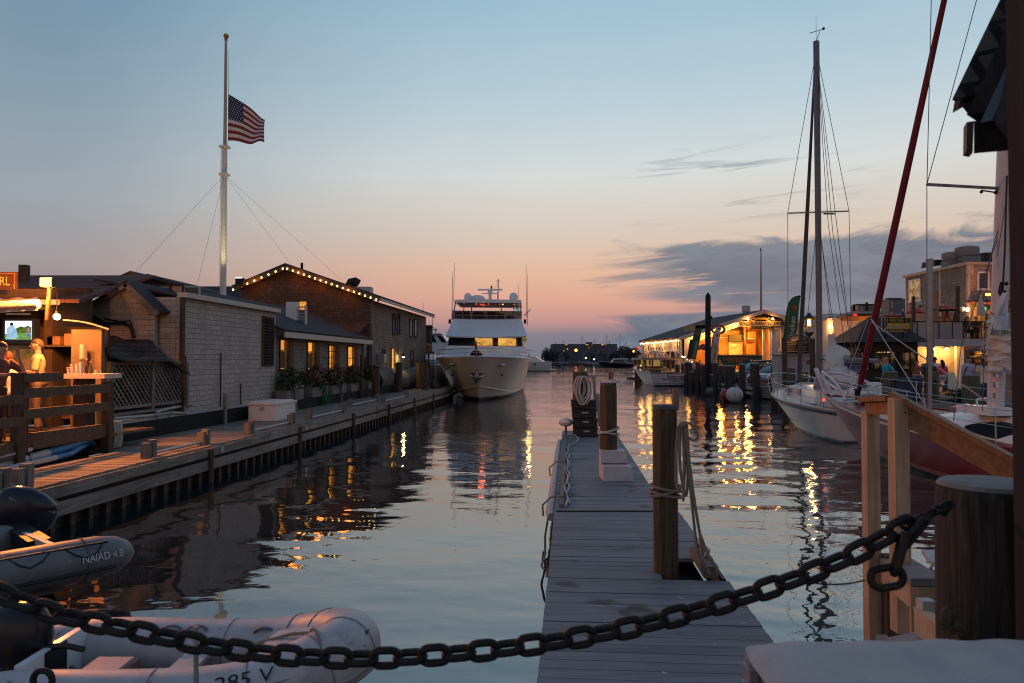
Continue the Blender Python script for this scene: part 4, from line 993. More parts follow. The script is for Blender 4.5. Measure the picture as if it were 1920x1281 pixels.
t = thing('roof_hatch', 'dark framed roof window beside the glass wind screens', 'roof window', P(360, 557, 22))
p, q = P(346,556,22), P(373,538,22); MB().bb(p.x, q.x, 22, 22.05, p.z, q.z).build('pane', M_winD, t)
for a, c, e, f_ in ((346,538,374,538),(374,556,374,538),(346,557,346,538)): MB().bar(P(a,c,21.97), P(e,f_,21.97), .05, .04).build('frame_bar', M_cream, t)
t = thing('roof_deck', 'flat dark roof between the gable shed and the shingled shed', 'roof', P(320, 590, 20))
MB().bb(P(284,0,19.5).x, P(346,0,19.5).x, 19.5, 24, 2.0, P(0,586,19.5).z).build('walls', M_shPf, t)
MB().bb(P(284,0,19.4).x-.05, P(347,0,19.4).x, 19.4, 24, P(0,586,19.4).z+.01, P(0,582,19.4).z+.05).build('edge', M_iron, t)
p = P(297, 570, 19.3); MB().box(p, .10, .12, .5).box(p+X3*-.09+Z3*.16, .22, .12, .1).build('bracket', M_white, t)
t = thing('long_roof', 'long dark roof with a level top behind the flag pole', 'building', P(420, 545, 42))
MB().prism([P(300,570,40), P(470,570,40), P(470,537,42), P(300,537,42)], (0,3,.0)).build('roof', M_roof, t)
# ================================================================== boats: shared hull builder
def hull_pts(L, B, zs, zb, d, rake, full=3.0, stern=.86, fine=.25, nst=22, ns=9, tuck=.0, flare=.6, se=(.16,.5)):
    """rings from stern (t=0) to bow (t=1); local x across, y forward, z up from the waterline"""
    rings = []
    for i in range(nst+1):
        t = i/nst; t2 = min(t, .997)
        b = B/2*min(1, stern+(1-stern)*math.sin(min(1, t/.42)*math.pi/2))*(1-max(0, (t2-.35)/.65)**full)
        zd = zs+(zb-zs)*t**1.7; dd = d*(1-.5*t**4)*(.55+.45*min(1, t/.3)) if tuck else d*(1-.5*t**4)
        w0 = 1-(1-fine)*t**1.3
        pts = []
        for j in range(ns+1):
            s = j/ns; z = -dd+(zd+dd)*s
            w = b*(s**(se[0]+se[1]*t**2) if s > 0 else .02)*(w0+(1-w0)*max(0, s)**(flare+1.2*t))
            y = L*t-rake*(1-s)*t**3.5
            pts.append(Vector((w, y, z)))
        rings.append([Vector((-p.x, p.y, p.z)) for p in reversed(pts)]+pts)
    return rings
def hullmat(name, top, bands, rough=.2):
    """bands: list of (z, colour) from low to high, hard steps above the waterline"""
    if name in MATS: return MATS[name]
    m = bpy.data.materials.new(name); m.use_nodes = True; t = m.node_tree; k = NB(t); pr = t.nodes['Principled BSDF']
    tc = k.n('ShaderNodeTexCoord'); sp = k.n('ShaderNodeSeparateXYZ'); k.l(tc.outputs['Object'], sp.inputs[0])
    n = k.noise(tc.outputs['Object'], 1.1, 5, .6); c = k.ramp(n, [(.3, tuple(x*.86 for x in top)+(1,)), (.7, (*top, 1))], 'LINEAR')
    for z, bc in reversed(bands): c = k.mix(k.m('GREATER_THAN', sp.outputs[2], z), (*bc, 1), c)
    k.l(c, pr.inputs['Base Color']); pr.inputs['Roughness'].default_value = rough
    MATS[name] = m; return m
def frame_from(bow, fwd, L):
    """matrix: local y -> fwd, origin at the stern on the waterline"""
    f = Vector((fwd[0], fwd[1], 0)).normalized(); r = Vector((f.y, -f.x, 0)); o = Vector((bow[0], bow[1], 0))-f*L
    return Matrix(((r.x, f.x, 0, o.x), (r.y, f.y, 0, o.y), (0, 0, 1, 0), (0, 0, 0, 1)))

# ================================================================== the big motor yacht
def big_yacht():
    L, B = 24.0, 6.3; YD = Vector((.018, 1, 0)).normalized(); bow = (-2.02, 42.9); M = frame_from(bow, -YD, L)
    t = thing('motor_yacht', 'big white motor yacht seen bow on with a lit wheelhouse and radar domes', 'yacht', M @ Vector((0, L*.6, 0)))
    MB().rings(hull_pts(L, B, 2.3, 2.62, .6, 1.5, 7.0, .92, .68, nst=40, flare=.45, se=(.12,.18))).xf(M).build('hull', hullmat('yacht_hull', (.54,.47,.41), [(.16, (.015,.015,.018)), (.24, (.30,.26,.22))], .28), t, True)
    rg = hull_pts(L, B, 2.3, 2.62, .6, 1.5, 7.0, .92, .68, nst=40, flare=.45, se=(.12,.18))
    for sg in (0, 1):
        ch = []
        for i, r in enumerate(rg):
            tt = i/40; side = r[:10][::-1] if sg == 0 else r[10:]; zc = .22+.62*tt**6
            for p, q in zip(side, side[1:]):
                if p.z <= zc <= q.z: ch.append(p.lerp(q, (zc-p.z)/(q.z-p.z))); break
        MB().tube(ch, .06, 6).xf(M).build('chine', hullmat('yacht_hull', None, None), t, True)
    for sgn, nm in ((0, 'port'), (1, 'starboard')):
        rub = [r[0 if sgn == 0 else -1]+Vector((0,0,-.02)) for r in rg[6:]]
        MB().tube(rub, .05, 6).xf(M).build('gunwale', M_gel, t, True)
        rl = [p+Vector((.10 if sgn == 0 else -.10, -.05, .48)) for p in rub]; mb = MB().tube(rl, .022, 6)
        mb2 = [p.lerp(q, .5) for p, q in zip(rub, rl)]; mb.tube(mb2[14:], .012, 5)
        for p, q in list(zip(rub, rl))[::3]: mb.cyl(p, q, .018, n=6)
        mb.xf(M).build('rail', M_steel, t, True)
    Y0 = 50.2
    fg = M_gel
    # trunk cabin on the fore deck
    MB().prism([P(828,670,48.2), P(988,672,48.2), P(985,655,49.8), P(836,653,49.8)], YD*1.6).build('coach_roof', fg, t)
    MB().prism([P(836,655,49.9), P(986,657,49.9), P(985,650,49.95), P(838,648,49.95)], YD*12).build('deck_house_base', fg, t)
    # wheelhouse: dark wrap-around windscreen with lit panes
    ws = MB().prism([P(839,652,50.0), P(980,653,50.0), P(977,631,51.2), P(843,631,51.2)], YD*.12).build('windscreen', pmat('screen_dark', (.025,.04,.06), .08, spec=.7), t)
    E_cab = emit('cabin_glow', srgb(255,190,90), .85, srgb(190,130,62), .9)
    for a, c in ((891, 923.5), (934, 968)): MB().prism([P(a,648,49.93), P(c,648.5,49.93), P(c-.4,634.5,50.8), P(a,634,50.8)], YD*.05).build('lit_pane', E_cab, ws)
    for a, c in ((846, 882),): MB().prism([P(a,648,49.95), P(c,648,49.95), P(c,634,50.8), P(a+2,634,50.8)], YD*.05).build('dark_pane', M_winD, ws)
    MB().bar(P(856,648.5,49.85), P(874,640,50.3), .03, .02).build('wiper', M_black, ws); MB().bar(P(905,648,49.85), P(893,641,50.3), .03, .02).build('wiper', M_black, ws)
    MB().ball(P(958.5,647,50.3), .16, (1,.8,1.1)).build('helmsman_glow', pmat('helm_brown', (.3,.16,.08), .7), ws, True)
    # house sides
    for sg, px0, px1 in ((-1, 839, 843), (1, 981, 978)):
        w = MB().prism([P(px0,668,50.1), P(px0,640,50.6), P(px1,631,51.2), P(px1,631,51.2)+YD*11, P(px0,668,50.1)+YD*12], QN*(-.08*sg)).build('house_side', fg, t)
    MB().prism([P(983,661,51.0)+QN*.02, P(983,661,51.0)+YD*8+QN*.02, P(983,637,51.2)+YD*8+QN*.02, P(982,635,51.2)+QN*.02], QN*.03).build('side_window', emit('side_glow', srgb(240,205,90), .75, srgb(90,75,30), 1.4), t)
    lamp('deck_light', t, P(990,632,53), srgb(255,220,120), 40, .15)
    # brow and fly bridge front
    def brow(i, j):
        a, c = 836+14*j, 988-11*j; y_ = 631-32*j**1.0
        return P(a+(c-a)*i, y_+1.5*math.sin(i*3.1416), 50.1+2.1*j-.55*math.sin(i*3.1416)*(1-.4*j))
    MB().sheet(brow, 16, 6, .10).build('brow', fg, t, True)
    for a, c, e in ((836, 850, -1), (988, 977, 1)):
        MB().prism([P(a,631,50.15), P(c,599,52.2), P(c,599,52.2)+YD*10, P(a,631,50.15)+YD*12], QN*(-.1*e)).build('brow_side', fg, t)
    MB().prism([P(837,632,50.2), P(987,632,50.2), P(987,629.5,50.2), P(837,629.5,50.2)], YD*12).build('brow_underside', M_cream, t)
    MB().prism([P(851,601,52.3), P(976,601,52.3), P(976,599,52.3), P(851,599,52.3)], YD*9).build('fly_deck', M_cream, t)
    # fly bridge
    Yf = 52.4
    MB().prism([P(848,599.5,Yf), P(978,600,Yf), P(979,584,Yf+.3), P(849,583,Yf+.3)], YD*.03).build('wind_deflector', glass('tinted', (.07,.04,.03), .08, .72), t)
    fr = MB()
    for px in (849, 868, 884, 913, 930, 947, 960, 977): fr.bar(P(px,600,Yf-.03), P(px,583,Yf+.27), .035, .035)
    fr.bar(P(848,583,Yf+.3), P(978.5,584,Yf+.3), .05, .05).bar(P(848,591,Yf+.1), P(978.5,592,Yf+.1), .03, .03)
    for px, p2, dy in ((851,854.5,0), (884,885,0), (940,939,0), (977,975,0), (858,859,5), (972,970,5)): MB().bar(P(px,584,Yf+.3)+YD*dy, P(p2,565,Yf-.2)+YD*dy, .07, .07).build('hard_top_post', M_galv, t)
    fr.build('frame', M_galv, t)
    MB().prism([P(851,567,Yf-.7), P(978,568,Yf-.7), P(977,562.5,Yf-.7), P(910,561,Yf-.7), P(853,562,Yf-.7)], YD*5.2).build('hard_top', fg, t)
    MB().prism([P(857,568.5,Yf-.3), P(972,569.5,Yf-.3), P(972,567.5,Yf-.3), P(857,567,Yf-.3)], YD*4.4).build('ceiling_lining', pmat('lining_pink', (.36,.22,.20), .7), t)
    for px, py in ((870,569), (893,569.5), (916,569.5), (943,571), (964,570)): MB().ball(P(px,py,Yf+.2), .032, n=8, m=6).build('ceiling_lamp', emit('ceiling_lamp', srgb(255,170,80), 6), t, True)
    for px in (901.5, 937): MB().ball(P(px,571.5,Yf+.3), .025, n=8, m=6).build('red_lamp', emit('red_lamp', (1,.02,.03), 4), t, True)
    lamp('fly_light', t, P(905,573,Yf+1.4), srgb(255,120,90), 16, .2)
    for px, w, h0 in ((872, .75, 588), (897, .9, 583), (922, 1.0, 584), (936, .85, 588), (957, .6, 590)):
        q = P(px, 600, Yf+1.4); zt = P(px, h0, Yf+1.4).z
        MB().lathe((q.x, q.y, q.z), [(w*.5,0),(w*.52,.1),(w*.48,(zt-q.z)*.8),(w*.3,zt-q.z),(0,zt-q.z+.01)], 12).build('seat', pmat('seat_brown', (.08,.055,.045), .7), t, True)
    MB().prism([P(851,599,Yf+2.2), P(884,599,Yf+2.2), P(880,584,Yf+2.2), P(853,584,Yf+2.2)], YD*.3).build('red_cushion', pmat('red_cushion', (.35,.06,.05), .7), t)
    MB().prism([P(962,588,Yf+.7), P(974,588,Yf+.7), P(974,577,Yf+.7), P(962,577,Yf+.7)], YD*.06).build('plotter', emit('plotter', srgb(200,225,215), .55, srgb(80,100,95), 5), t)
    # gear on top
    top = Yf+1.0
    for px, r in ((877.5, 7.2), (963, 8.0)):
        q = P(px, 556.5, top); rr = r/F_PX*top; m = MB().lathe(q-Z3*rr*.8, [(rr*.7,-.1),(rr*.8,0),(rr,rr*.35),(rr,rr*.9),(rr*.85,rr*1.35),(rr*.5,rr*1.68),(.01,rr*1.8)], 18); m.build('radar_dome', fg, t, True)
    q = P(895,560,top); MB().ball(q, .42, (1.3,1,.62)).build('liferaft_dome', M_white, t, True)
    q = P(919, 559, top+.3)
    MB().cyl(q-Z3*.1, q+Z3*.35, .12).box(q+Z3*.42, .34, .3, .22).build('radar_pedestal', fg, t); MB().box(q+Z3*.60, 1.75, .16, .11).build('radar_scanner', fg, t); MB().box(q+Z3*.32, 1.2, .12, .06).build('spreader', fg, t)
    MB().cyl(P(921.5,548,top+.4), P(921.5,536,top+.4), .06).build('signal_mast', M_black, t); MB().cyl(P(933.5,561,top+.6), P(934.5,523,top+.6), .055, .03).build('mast', M_galv, t, True)
    MB().cyl(P(930,527,top+.6), P(938,527,top+.6), .02, n=6).cyl(P(934,527,top+.6), P(926,547,top+.6), .008, n=4).build('cross_tree', M_iron, t)
    for (a, b_, c, d_, r) in ((847,600,849,520,.02), (850.5,565,852.5,492,.018), (848,600,848.5,508,.016), (987.5,596,986.5,495,.018), (989,611,989.5,514,.016), (972,562,972.5,530,.012)): MB().cyl(P(a,b_,Yf), P(c,d_,Yf), r, r*.6, 6).build('whip_antenna', M_iron, t, True)
    MB().bar(P(983,592,Yf+4), P(995,580,Yf+4), .12, .10).build('davit', fg, t)
    for px in (843.5, 984.5): MB().box(P(px,603,52), .18, .2, .30).build('deck_speaker', M_black, t)
    # anchor pocket with the winged emblem
    Yb = 43.15; q = lambda px, py, dy=0: P(px, py, Yb+dy)
    an = MB().prism([q(879,700,.35), q(909,700,.35), q(903,709,.2), q(897,716.5,.12), q(891.5,718,.1), q(887,709,.2)], -Y3*.55).build('anchor_pocket', M_black, t)
    wg = MB().prism([q(880,701,-.25), q(890,707,-.27), q(891,711,-.28), q(884,708.5,-.26)], -Y3*.03).prism([q(908,701,-.25), q(898,707,-.27), q(897,711,-.28), q(904,708.5,-.26)], -Y3*.03).tube([q(894+3.4*math.cos(a), 707+5*math.sin(a), -.30) for a in [2*math.pi*i/14 for i in range(14)]], .03, 6, True).bar(q(894,700,-.3), q(894,714,-.3), .04, .04)
    wg.build('winged_emblem', pmat('emblem_steel', (.5,.40,.34), .35, .8), an)
    for px, py, yy in ((847,683,44.6), (941,684,44.4)): MB().ball(P(px,py,yy), .16, (1.2,.8,.7)).build('fairlead', M_steel, t, True)
    for sd, ii in ((0,37),(1,36),(1,31)):
        r = rg[ii]; side = r[:10][::-1] if sd == 0 else r[10:]
        for p, q_ in zip(side, side[1:]):
            if p.z <= 1.5 <= q_.z: MB().ball(M @ p.lerp(q_, (1.5-p.z)/(q_.z-p.z)), .11, (.8,1,.8)).build('port_light', M_winD, t, True); break
    MB().ball(P(893,667,46), .38, (1,1,.9)).build('windlass_cover', M_dark, t, True)
    fl = thing('burgee', 'small blue flag drooping from the bow rail of the big yacht', 'flag', P(894,668,43.4))
    MB().cyl(P(894,668,43.4), P(892,636,43.4), .015, n=6).build('staff', M_steel, fl); MB().sheet(lambda i, j: P(892.2+(4*j+1)*(i-.35), 637+19*j, 43.35)-Y3*.1*math.sin(i*6+j*2), 10, 8, .01).build('cloth', pmat('blue_cloth', (.02,.05,.16), .8), fl, True)
    MB().tube(catenary(P(848,683,44.4), P(806,709,44.2), .15, 12), .03, 6).build('mooring_line', M_black, t, True)
    f = thing('fender', 'black round fender hanging between the big yacht and the dock', 'fender', P(817,728,44.0)); q = P(817,728,44.0)
    MB().lathe(q-Z3*.75, [(.02,0),(.25,.12),(.30,.4),(.30,1.0),(.22,1.25),(.05,1.4)], 14).build('body', M_black, f, True); MB().cyl(q+Z3*.6, q+Z3*1.3, .015, n=5).build('lanyard', M_rope, f)
big_yacht()

def side_yacht():
    L = 20.0; M = frame_from((-11.5, 163), (-1, .12), L)
    t = thing('motor_yacht', 'white motor yacht seen from the side behind the big yacht', 'yacht', M @ Vector((0, 3, 0)))
    MB().rings(hull_pts(L, 5.4, 2.0, 2.9, .6, 2.0, 2.6, .9, .3)).xf(M).build('hull', hullmat('yacht2_hull', (.62,.60,.58), [(.12, (.02,.02,.03))], .25), t, True)
    def hs(y0, y1, w, z0, z1, sl0, sl1, nm, mt): MB().prism([M @ Vector((-w/2, a, z)) for a, z in ((y0,z0),(y1,z0),(y1-sl1,z1),(y0+sl0,z1))], (M.to_3x3() @ Vector((w,0,0)))).build(nm, mt, t)
    hs(1.2, 17, 4.8, 1.9, 3.1, 2.0, 1.5, 'deck_house', fg_ := M_gel); hs(6, 15, 4.4, 3.0, 4.3, .0, 1.5, 'saloon', fg_); hs(5.5, 9, 4.45, 3.15, 4.2, .2, .2, 'aft_window', pmat('amber_panel', (.40,.18,.07), .5))
    hs(2.6, 14, 4.6, 4.3, 4.75, 3.2, 1, 'boat_deck', fg_); hs(5.4, 13, 4, 5.5, 5.7, .2, .4, 'hard_top', fg_)
    for y in (6, 9, 12): MB().cyl(M @ Vector((-1.9,y,4.6)), M @ Vector((-1.9,y+.2,5.6)), .06, n=6).build('strut', M_galv, t)
    for y in (3.2, 6.2): MB().ball(M @ Vector((-2.5,y,1.45)), .22).build('port_light', M_winD, t, True)
    MB().bar(M @ Vector((-2.65,6,2.05)), M @ Vector((-2.65,8,2.2)), .1, .3).build('scroll_emblem', pmat('emblem_brown', (.22,.09,.06), .5), t)
    MB().bar(M @ Vector((0,-1.2,.28)), M @ Vector((0,.3,.28)), 4.4, .16).build('swim_platform', M_white, t)
    d = thing('tender_outboard', 'dark outboard engine at the stern of the side on yacht', 'outboard', M @ Vector((0,-1.4,.4)))
    MB().rings([[M @ Vector((.35*math.cos(a)*s, -1.5+.35*math.sin(a)*s+o, z)) for a in [2*math.pi*i/10 for i in range(10)]] for z, s, o in ((.6,.5,-.6),(.9,.9,-.4),(1.3,1.1,-.2),(1.7,.9,0),(1.85,.3,.1))]).build('cowl', M_black, d, True)
    MB().bar(M @ Vector((0,-1.9,.9)), M @ Vector((0,-2.9,.35)), .3, .25).build('leg', M_black, d)
side_yacht()
def left_yacht():
    t = thing('motor_yacht', 'white yacht with raked dark side windows half hidden behind the brown house', 'yacht', P(812,690,60))
    Y = 60
    MB().prism([P(790,665,Y), P(838,665,Y), P(838,640,Y), P(829,628,Y), P(818,626,Y), P(796,626,Y)], QD*6).build('deck_house', M_gel, t)
    MB().prism([P(819,628.5,Y-.05), P(830,631,Y-.05), P(837,642,Y-.05), P(828,642,Y-.05)], -Y3*.03).build('raked_window', M_winD, t); MB().prism([P(806,629,Y-.05), P(812,629,Y-.05), P(819,643,Y-.05), P(806,640,Y-.05)], -Y3*.03).build('raked_window', M_winD, t)
    MB().prism([P(788,626.5,Y-.3), P(828,626.5,Y-.3), P(826,624.5,Y-.3), P(788,624.5,Y-.3)], QD*6).build('hard_top', M_gel, t)
    MB().rings(hull_pts(14, 4.4, 1.5, 2.1, .4, 1)).xf(frame_from((-6.9, 57.5), (-KD, -1), 14)).build('hull', M_gel, t, True)
    MB().cyl(P(810.5,626,Y), P(810.5,588,Y), .05, .02, 6).build('mast', M_galv, t); MB().cyl(P(816.5,624,Y), P(816.5,620,Y), .03, n=6).box(P(816.5,618.5,Y), .3, .2, .1).build('light_stand', M_iron, t)
    MB().cyl(P(793,620,Y), P(793.5,568,Y), .015, n=5).build('whip_antenna', M_iron, t)
left_yacht()

# ================================================================== far shore
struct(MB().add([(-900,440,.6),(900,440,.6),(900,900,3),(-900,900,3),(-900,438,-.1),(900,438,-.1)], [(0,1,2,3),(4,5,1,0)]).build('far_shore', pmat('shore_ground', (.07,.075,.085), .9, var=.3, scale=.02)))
M_farB = pmat('far_haze_grey', (.10,.105,.13), .9, var=.25, scale=.1)  # distance haze is put into this lifted bluish grey wall colour
t = thing('far_block', 'long dark apartment block across the harbour with a few lit windows', 'building', P(1097, 675, 445))
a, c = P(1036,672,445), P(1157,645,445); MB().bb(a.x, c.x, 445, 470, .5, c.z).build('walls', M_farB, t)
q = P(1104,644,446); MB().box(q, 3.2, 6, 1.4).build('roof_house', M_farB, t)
wn = [(1061,646.5), (1063.5,646.5), (1099.5,646.5), (1102.5,646.5), (1110,647), (1129,646.5), (1131.5,646.2), (1136,646.8), (1064,654.5), (1057,658), (1104,652)]
for i, (px, py) in enumerate(wn):
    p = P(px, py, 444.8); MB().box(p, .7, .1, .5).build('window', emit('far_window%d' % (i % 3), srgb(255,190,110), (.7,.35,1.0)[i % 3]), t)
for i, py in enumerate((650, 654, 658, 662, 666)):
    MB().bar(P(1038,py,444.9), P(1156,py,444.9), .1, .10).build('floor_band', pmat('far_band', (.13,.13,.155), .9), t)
for px, py, Y, h, lb in ((1080, 657, 400, 5, 'bright orange street lamp on the far shore'), (1188, 659, 380, 4, 'small orange lamp on the far shore beside the red umbrella')):
    p = P(px, py, Y); t = thing('street_lamp', lb, 'lamp', (p.x, Y, 0)); MB().cyl((p.x, Y, 0), (p.x, Y, p.z), .08, n=6).build('pole', M_iron, t)
    MB().ball(p, .75 if px < 1100 else .5, n=10, m=8).build('globe', emit('street_amber', srgb(255,150,60), 6), t, True)
rnd = random.Random(11)
def far_tree(px, py, Y, w, lb):
    b0 = P(px, 675, Y); top = P(px, py, Y); h = top.z
    t = thing('shore_tree', lb, 'tree', (b0.x, Y, .4), 'trees on the far shore')
    mb = MB(); r = w/2
    for k in range(5): mb.leaves((b0.x+rnd.uniform(-.35,.35)*w, Y+rnd.uniform(-2,2), h*rnd.uniform(.5,.74)), r*.62, 170, w*.12, rnd, (1,1,min(1.0, h*.42/(r*.62))), .1)
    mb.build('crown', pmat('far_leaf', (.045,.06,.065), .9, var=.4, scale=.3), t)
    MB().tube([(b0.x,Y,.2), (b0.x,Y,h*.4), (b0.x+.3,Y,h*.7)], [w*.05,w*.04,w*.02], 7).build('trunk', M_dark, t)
for a in ((1167,650,410,10,'dark round tree just right of the far apartment block'), (1181,651,400,8,'second dark tree between the apartment block and the red umbrella'), (1196,656,395,7,'low dark tree behind the red umbrella'), (1157,660,390,7,'small dark tree at the corner of the far block'),
          (1030,655,430,11,'dark tree above the stern of the side on yacht'), (1050,660,420,9,'low tree left of the bright orange lamp'), (1118,663,420,11,'broad low tree before the far apartment block'), (1140,662,425,9,'dark low tree under the right end of the far block')): far_tree(*a)
def house(px, pw, py0, py1, Y, lb):
    a, c = P(px-pw/2, py1, Y), P(px+pw/2, py0, Y); t = thing('shore_house', lb, 'house', ((a.x+c.x)/2, Y, .5), 'small houses on the far shore'); hm = c.z-.5
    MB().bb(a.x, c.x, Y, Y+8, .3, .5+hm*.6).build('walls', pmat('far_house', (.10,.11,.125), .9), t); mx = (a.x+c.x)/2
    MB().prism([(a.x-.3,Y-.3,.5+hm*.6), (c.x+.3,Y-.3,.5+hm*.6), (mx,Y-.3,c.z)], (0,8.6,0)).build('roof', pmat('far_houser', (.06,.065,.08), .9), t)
house(1102, 12, 658, 672, 400, 'pale gabled house left of the lit far boat'); house(1126, 14, 657, 672, 402, 'wider gabled house before the far apartment block'); house(1054, 10, 661, 672, 398, 'low grey house behind the side on yacht'); house(1145, 9, 661, 672, 396, 'small pink grey house near the far trees')

def sailboat(px, Y, Lm, top, lb, hullc=(.10,.11,.13), ang=.2):
    """moored yacht: hull, cabin, mast, boom with cover, stays"""
    p = P(px, 675, Y); zt = P(px, top, Y).z; f = Vector((math.cos(ang), math.sin(ang), 0)); M = frame_from((p.x+f.x*Lm*.5, Y+f.y*Lm*.5), f, Lm)
    t = thing('sailing_boat', lb, 'sailboat', (p.x, Y, 0), 'boats moored in the harbour')
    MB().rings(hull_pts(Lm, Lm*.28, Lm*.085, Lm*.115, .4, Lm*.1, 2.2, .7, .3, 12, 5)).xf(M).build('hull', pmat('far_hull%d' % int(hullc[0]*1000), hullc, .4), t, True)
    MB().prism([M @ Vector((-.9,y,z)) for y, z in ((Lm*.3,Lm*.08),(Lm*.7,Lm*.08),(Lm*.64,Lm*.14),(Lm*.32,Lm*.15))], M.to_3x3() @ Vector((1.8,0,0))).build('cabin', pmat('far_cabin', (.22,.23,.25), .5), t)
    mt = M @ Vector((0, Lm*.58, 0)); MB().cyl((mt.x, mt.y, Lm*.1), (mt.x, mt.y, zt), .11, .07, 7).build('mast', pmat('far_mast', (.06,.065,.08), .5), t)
    MB().cyl(M @ Vector((0,Lm*.56,Lm*.2)), M @ Vector((0,Lm*.14,Lm*.19)), .18, .1, 7).build('boom', pmat('far_cover', (.03,.05,.12), .8), t)
    w = MB()
    for q in ((0,Lm*.99,Lm*.11), (0,.1,Lm*.09)): w.cyl((mt.x, mt.y, zt-.2), M @ Vector(q), .025, n=4)
    w.build('stays', pmat('far_mast', (.06,.065,.08), .5), t)
for a in ((1095.5,300,11,630,'moored sailboat whose tall mast rises left of the far roof house'), (1117.5,310,9,636,'moored sailboat with a mast at the middle of the far block'), (1134.5,290,10,628,'moored sailboat with a tall mast right of the far block middle'),
          (1158,270,11,625.5,'moored sailboat with the tallest mast at the end of the far block'), (1176.5,330,9,640,'moored sailboat with a mast above the far trees'), (1058.5,340,9,638,'moored sailboat near the stern of the side on yacht'), (1044,350,9,641,'moored sailboat just right of the yacht hard top'), (1112.5,350,8,643,'small moored sailboat with a short mast by the far lamp'), (1140.5,340,8,638.5,'small moored sailboat behind the black motor launch'), (1182.5,340,8,651,'small moored sailboat under the far trees')):
    sailboat(*a, ang=rnd.uniform(-.5,.5)+math.pi*(rnd.random() > .5))
def motorboat(px, py, Lm, lb, hc, cabin=True, ang=math.pi, glow=False, Y=None):
    p = G(px, py, 0); Y = p.y; f = Vector((math.cos(ang), math.sin(ang), 0)); M = frame_from((p.x+f.x*Lm*.5, Y+f.y*Lm*.5), f, Lm)
    t = thing('motor_boat', lb, 'motorboat', (p.x, Y, 0), 'boats moored in the harbour')
    MB().rings(hull_pts(Lm, Lm*.3, Lm*.085, Lm*.14, .3, Lm*.12, 2.2, .9, .3, 14, 6)).xf(M).build('hull', pmat('mb_hull%d' % int(sum(hc)*1000), hc, .35), t, True)
    MB().tube([r[0]+Vector((0,0,.03)) for r in hull_pts(Lm, Lm*.3, Lm*.085, Lm*.14, .3, Lm*.12, 2.2, .9, .3, 14, 6)], .07, 5).xf(M).build('gunwale', M_cream, t)
    if cabin:
        pr = lambda pts, w: [M @ Vector((-w/2, y*Lm, z*Lm)) for y, z in pts]; ex = lambda w: M.to_3x3() @ Vector((w,0,0))
        MB().prism(pr(((.30,.09),(.66,.10),(.60,.19),(.36,.19)), Lm*.2), ex(Lm*.2)).build('cabin', M_winD if not glow else emit('boat_glow', srgb(255,205,130), .9), t)
        MB().prism(pr(((.20,.19),(.62,.19),(.55,.215),(.25,.215)), Lm*.22), ex(Lm*.22)).build('roof', M_white, t)
        MB().bar(M @ Vector((-Lm*.1,Lm*.7,Lm*.11)), M @ Vector((-Lm*.1,Lm*.60,Lm*.20)), .1, .1).build('pillar', M_white, t)
motorboat(1157, 688, 13.5, 'black hulled motor launch with a white wheelhouse, nearest of the far boats', (.012,.010,.014)); motorboat(1108, 685, 12, 'grey motorboat moored left of the black launch', (.14,.16,.18), False)
motorboat(1066, 681, 9, 'dark workboat moored near the yacht tender', (.02,.02,.025), False, .1); motorboat(1124, 678, 10, 'small far boat with a brightly lit cabin', (.05,.06,.08), True, .2, True); motorboat(1098, 679, 9, 'far boat with a pale canopy and one lamp', (.10,.11,.13)); motorboat(1172, 680, 12, 'dark boat moored behind the black launch', (.03,.03,.035), False); motorboat(1166, 678.5, 11, 'pale far cruiser under the dark trees', (.16,.18,.20))
motorboat(1186, 687.5, 5, 'small pale dinghy beside the lobster pier', (.25,.27,.28), False, 1.2)
for px, py, c_ in ((1098.5, 671.5, 'left'), (1114, 673.8, 'right')):
    p = P(px, py, 300); tag(MB().ball(p, .32, n=8, m=6).build('anchor_light', emit('anchor_light', srgb(255,215,150), 4)), 'warm anchor light on a far boat, the %s one of two' % ('brighter left' if c_ == 'left' else 'smaller right'), 'light')
for px, py in ((1071, 684, ), (1115.5, 686.5), (1187,688)):
    p = G(px, py, 0); o = tag(MB().ball(p+Z3*.15, .42, n=10, m=8).build('mooring_buoy', pmat('buoy_dark', (.05,.055,.07), .5), None, True), {1071:'pale mooring buoy near the dark workboat', 1115.5:'dark mooring buoy left of the black launch', 1187:'mooring buoy off the end of the lobster pier'}[px], 'buoy', 'mooring buoys')
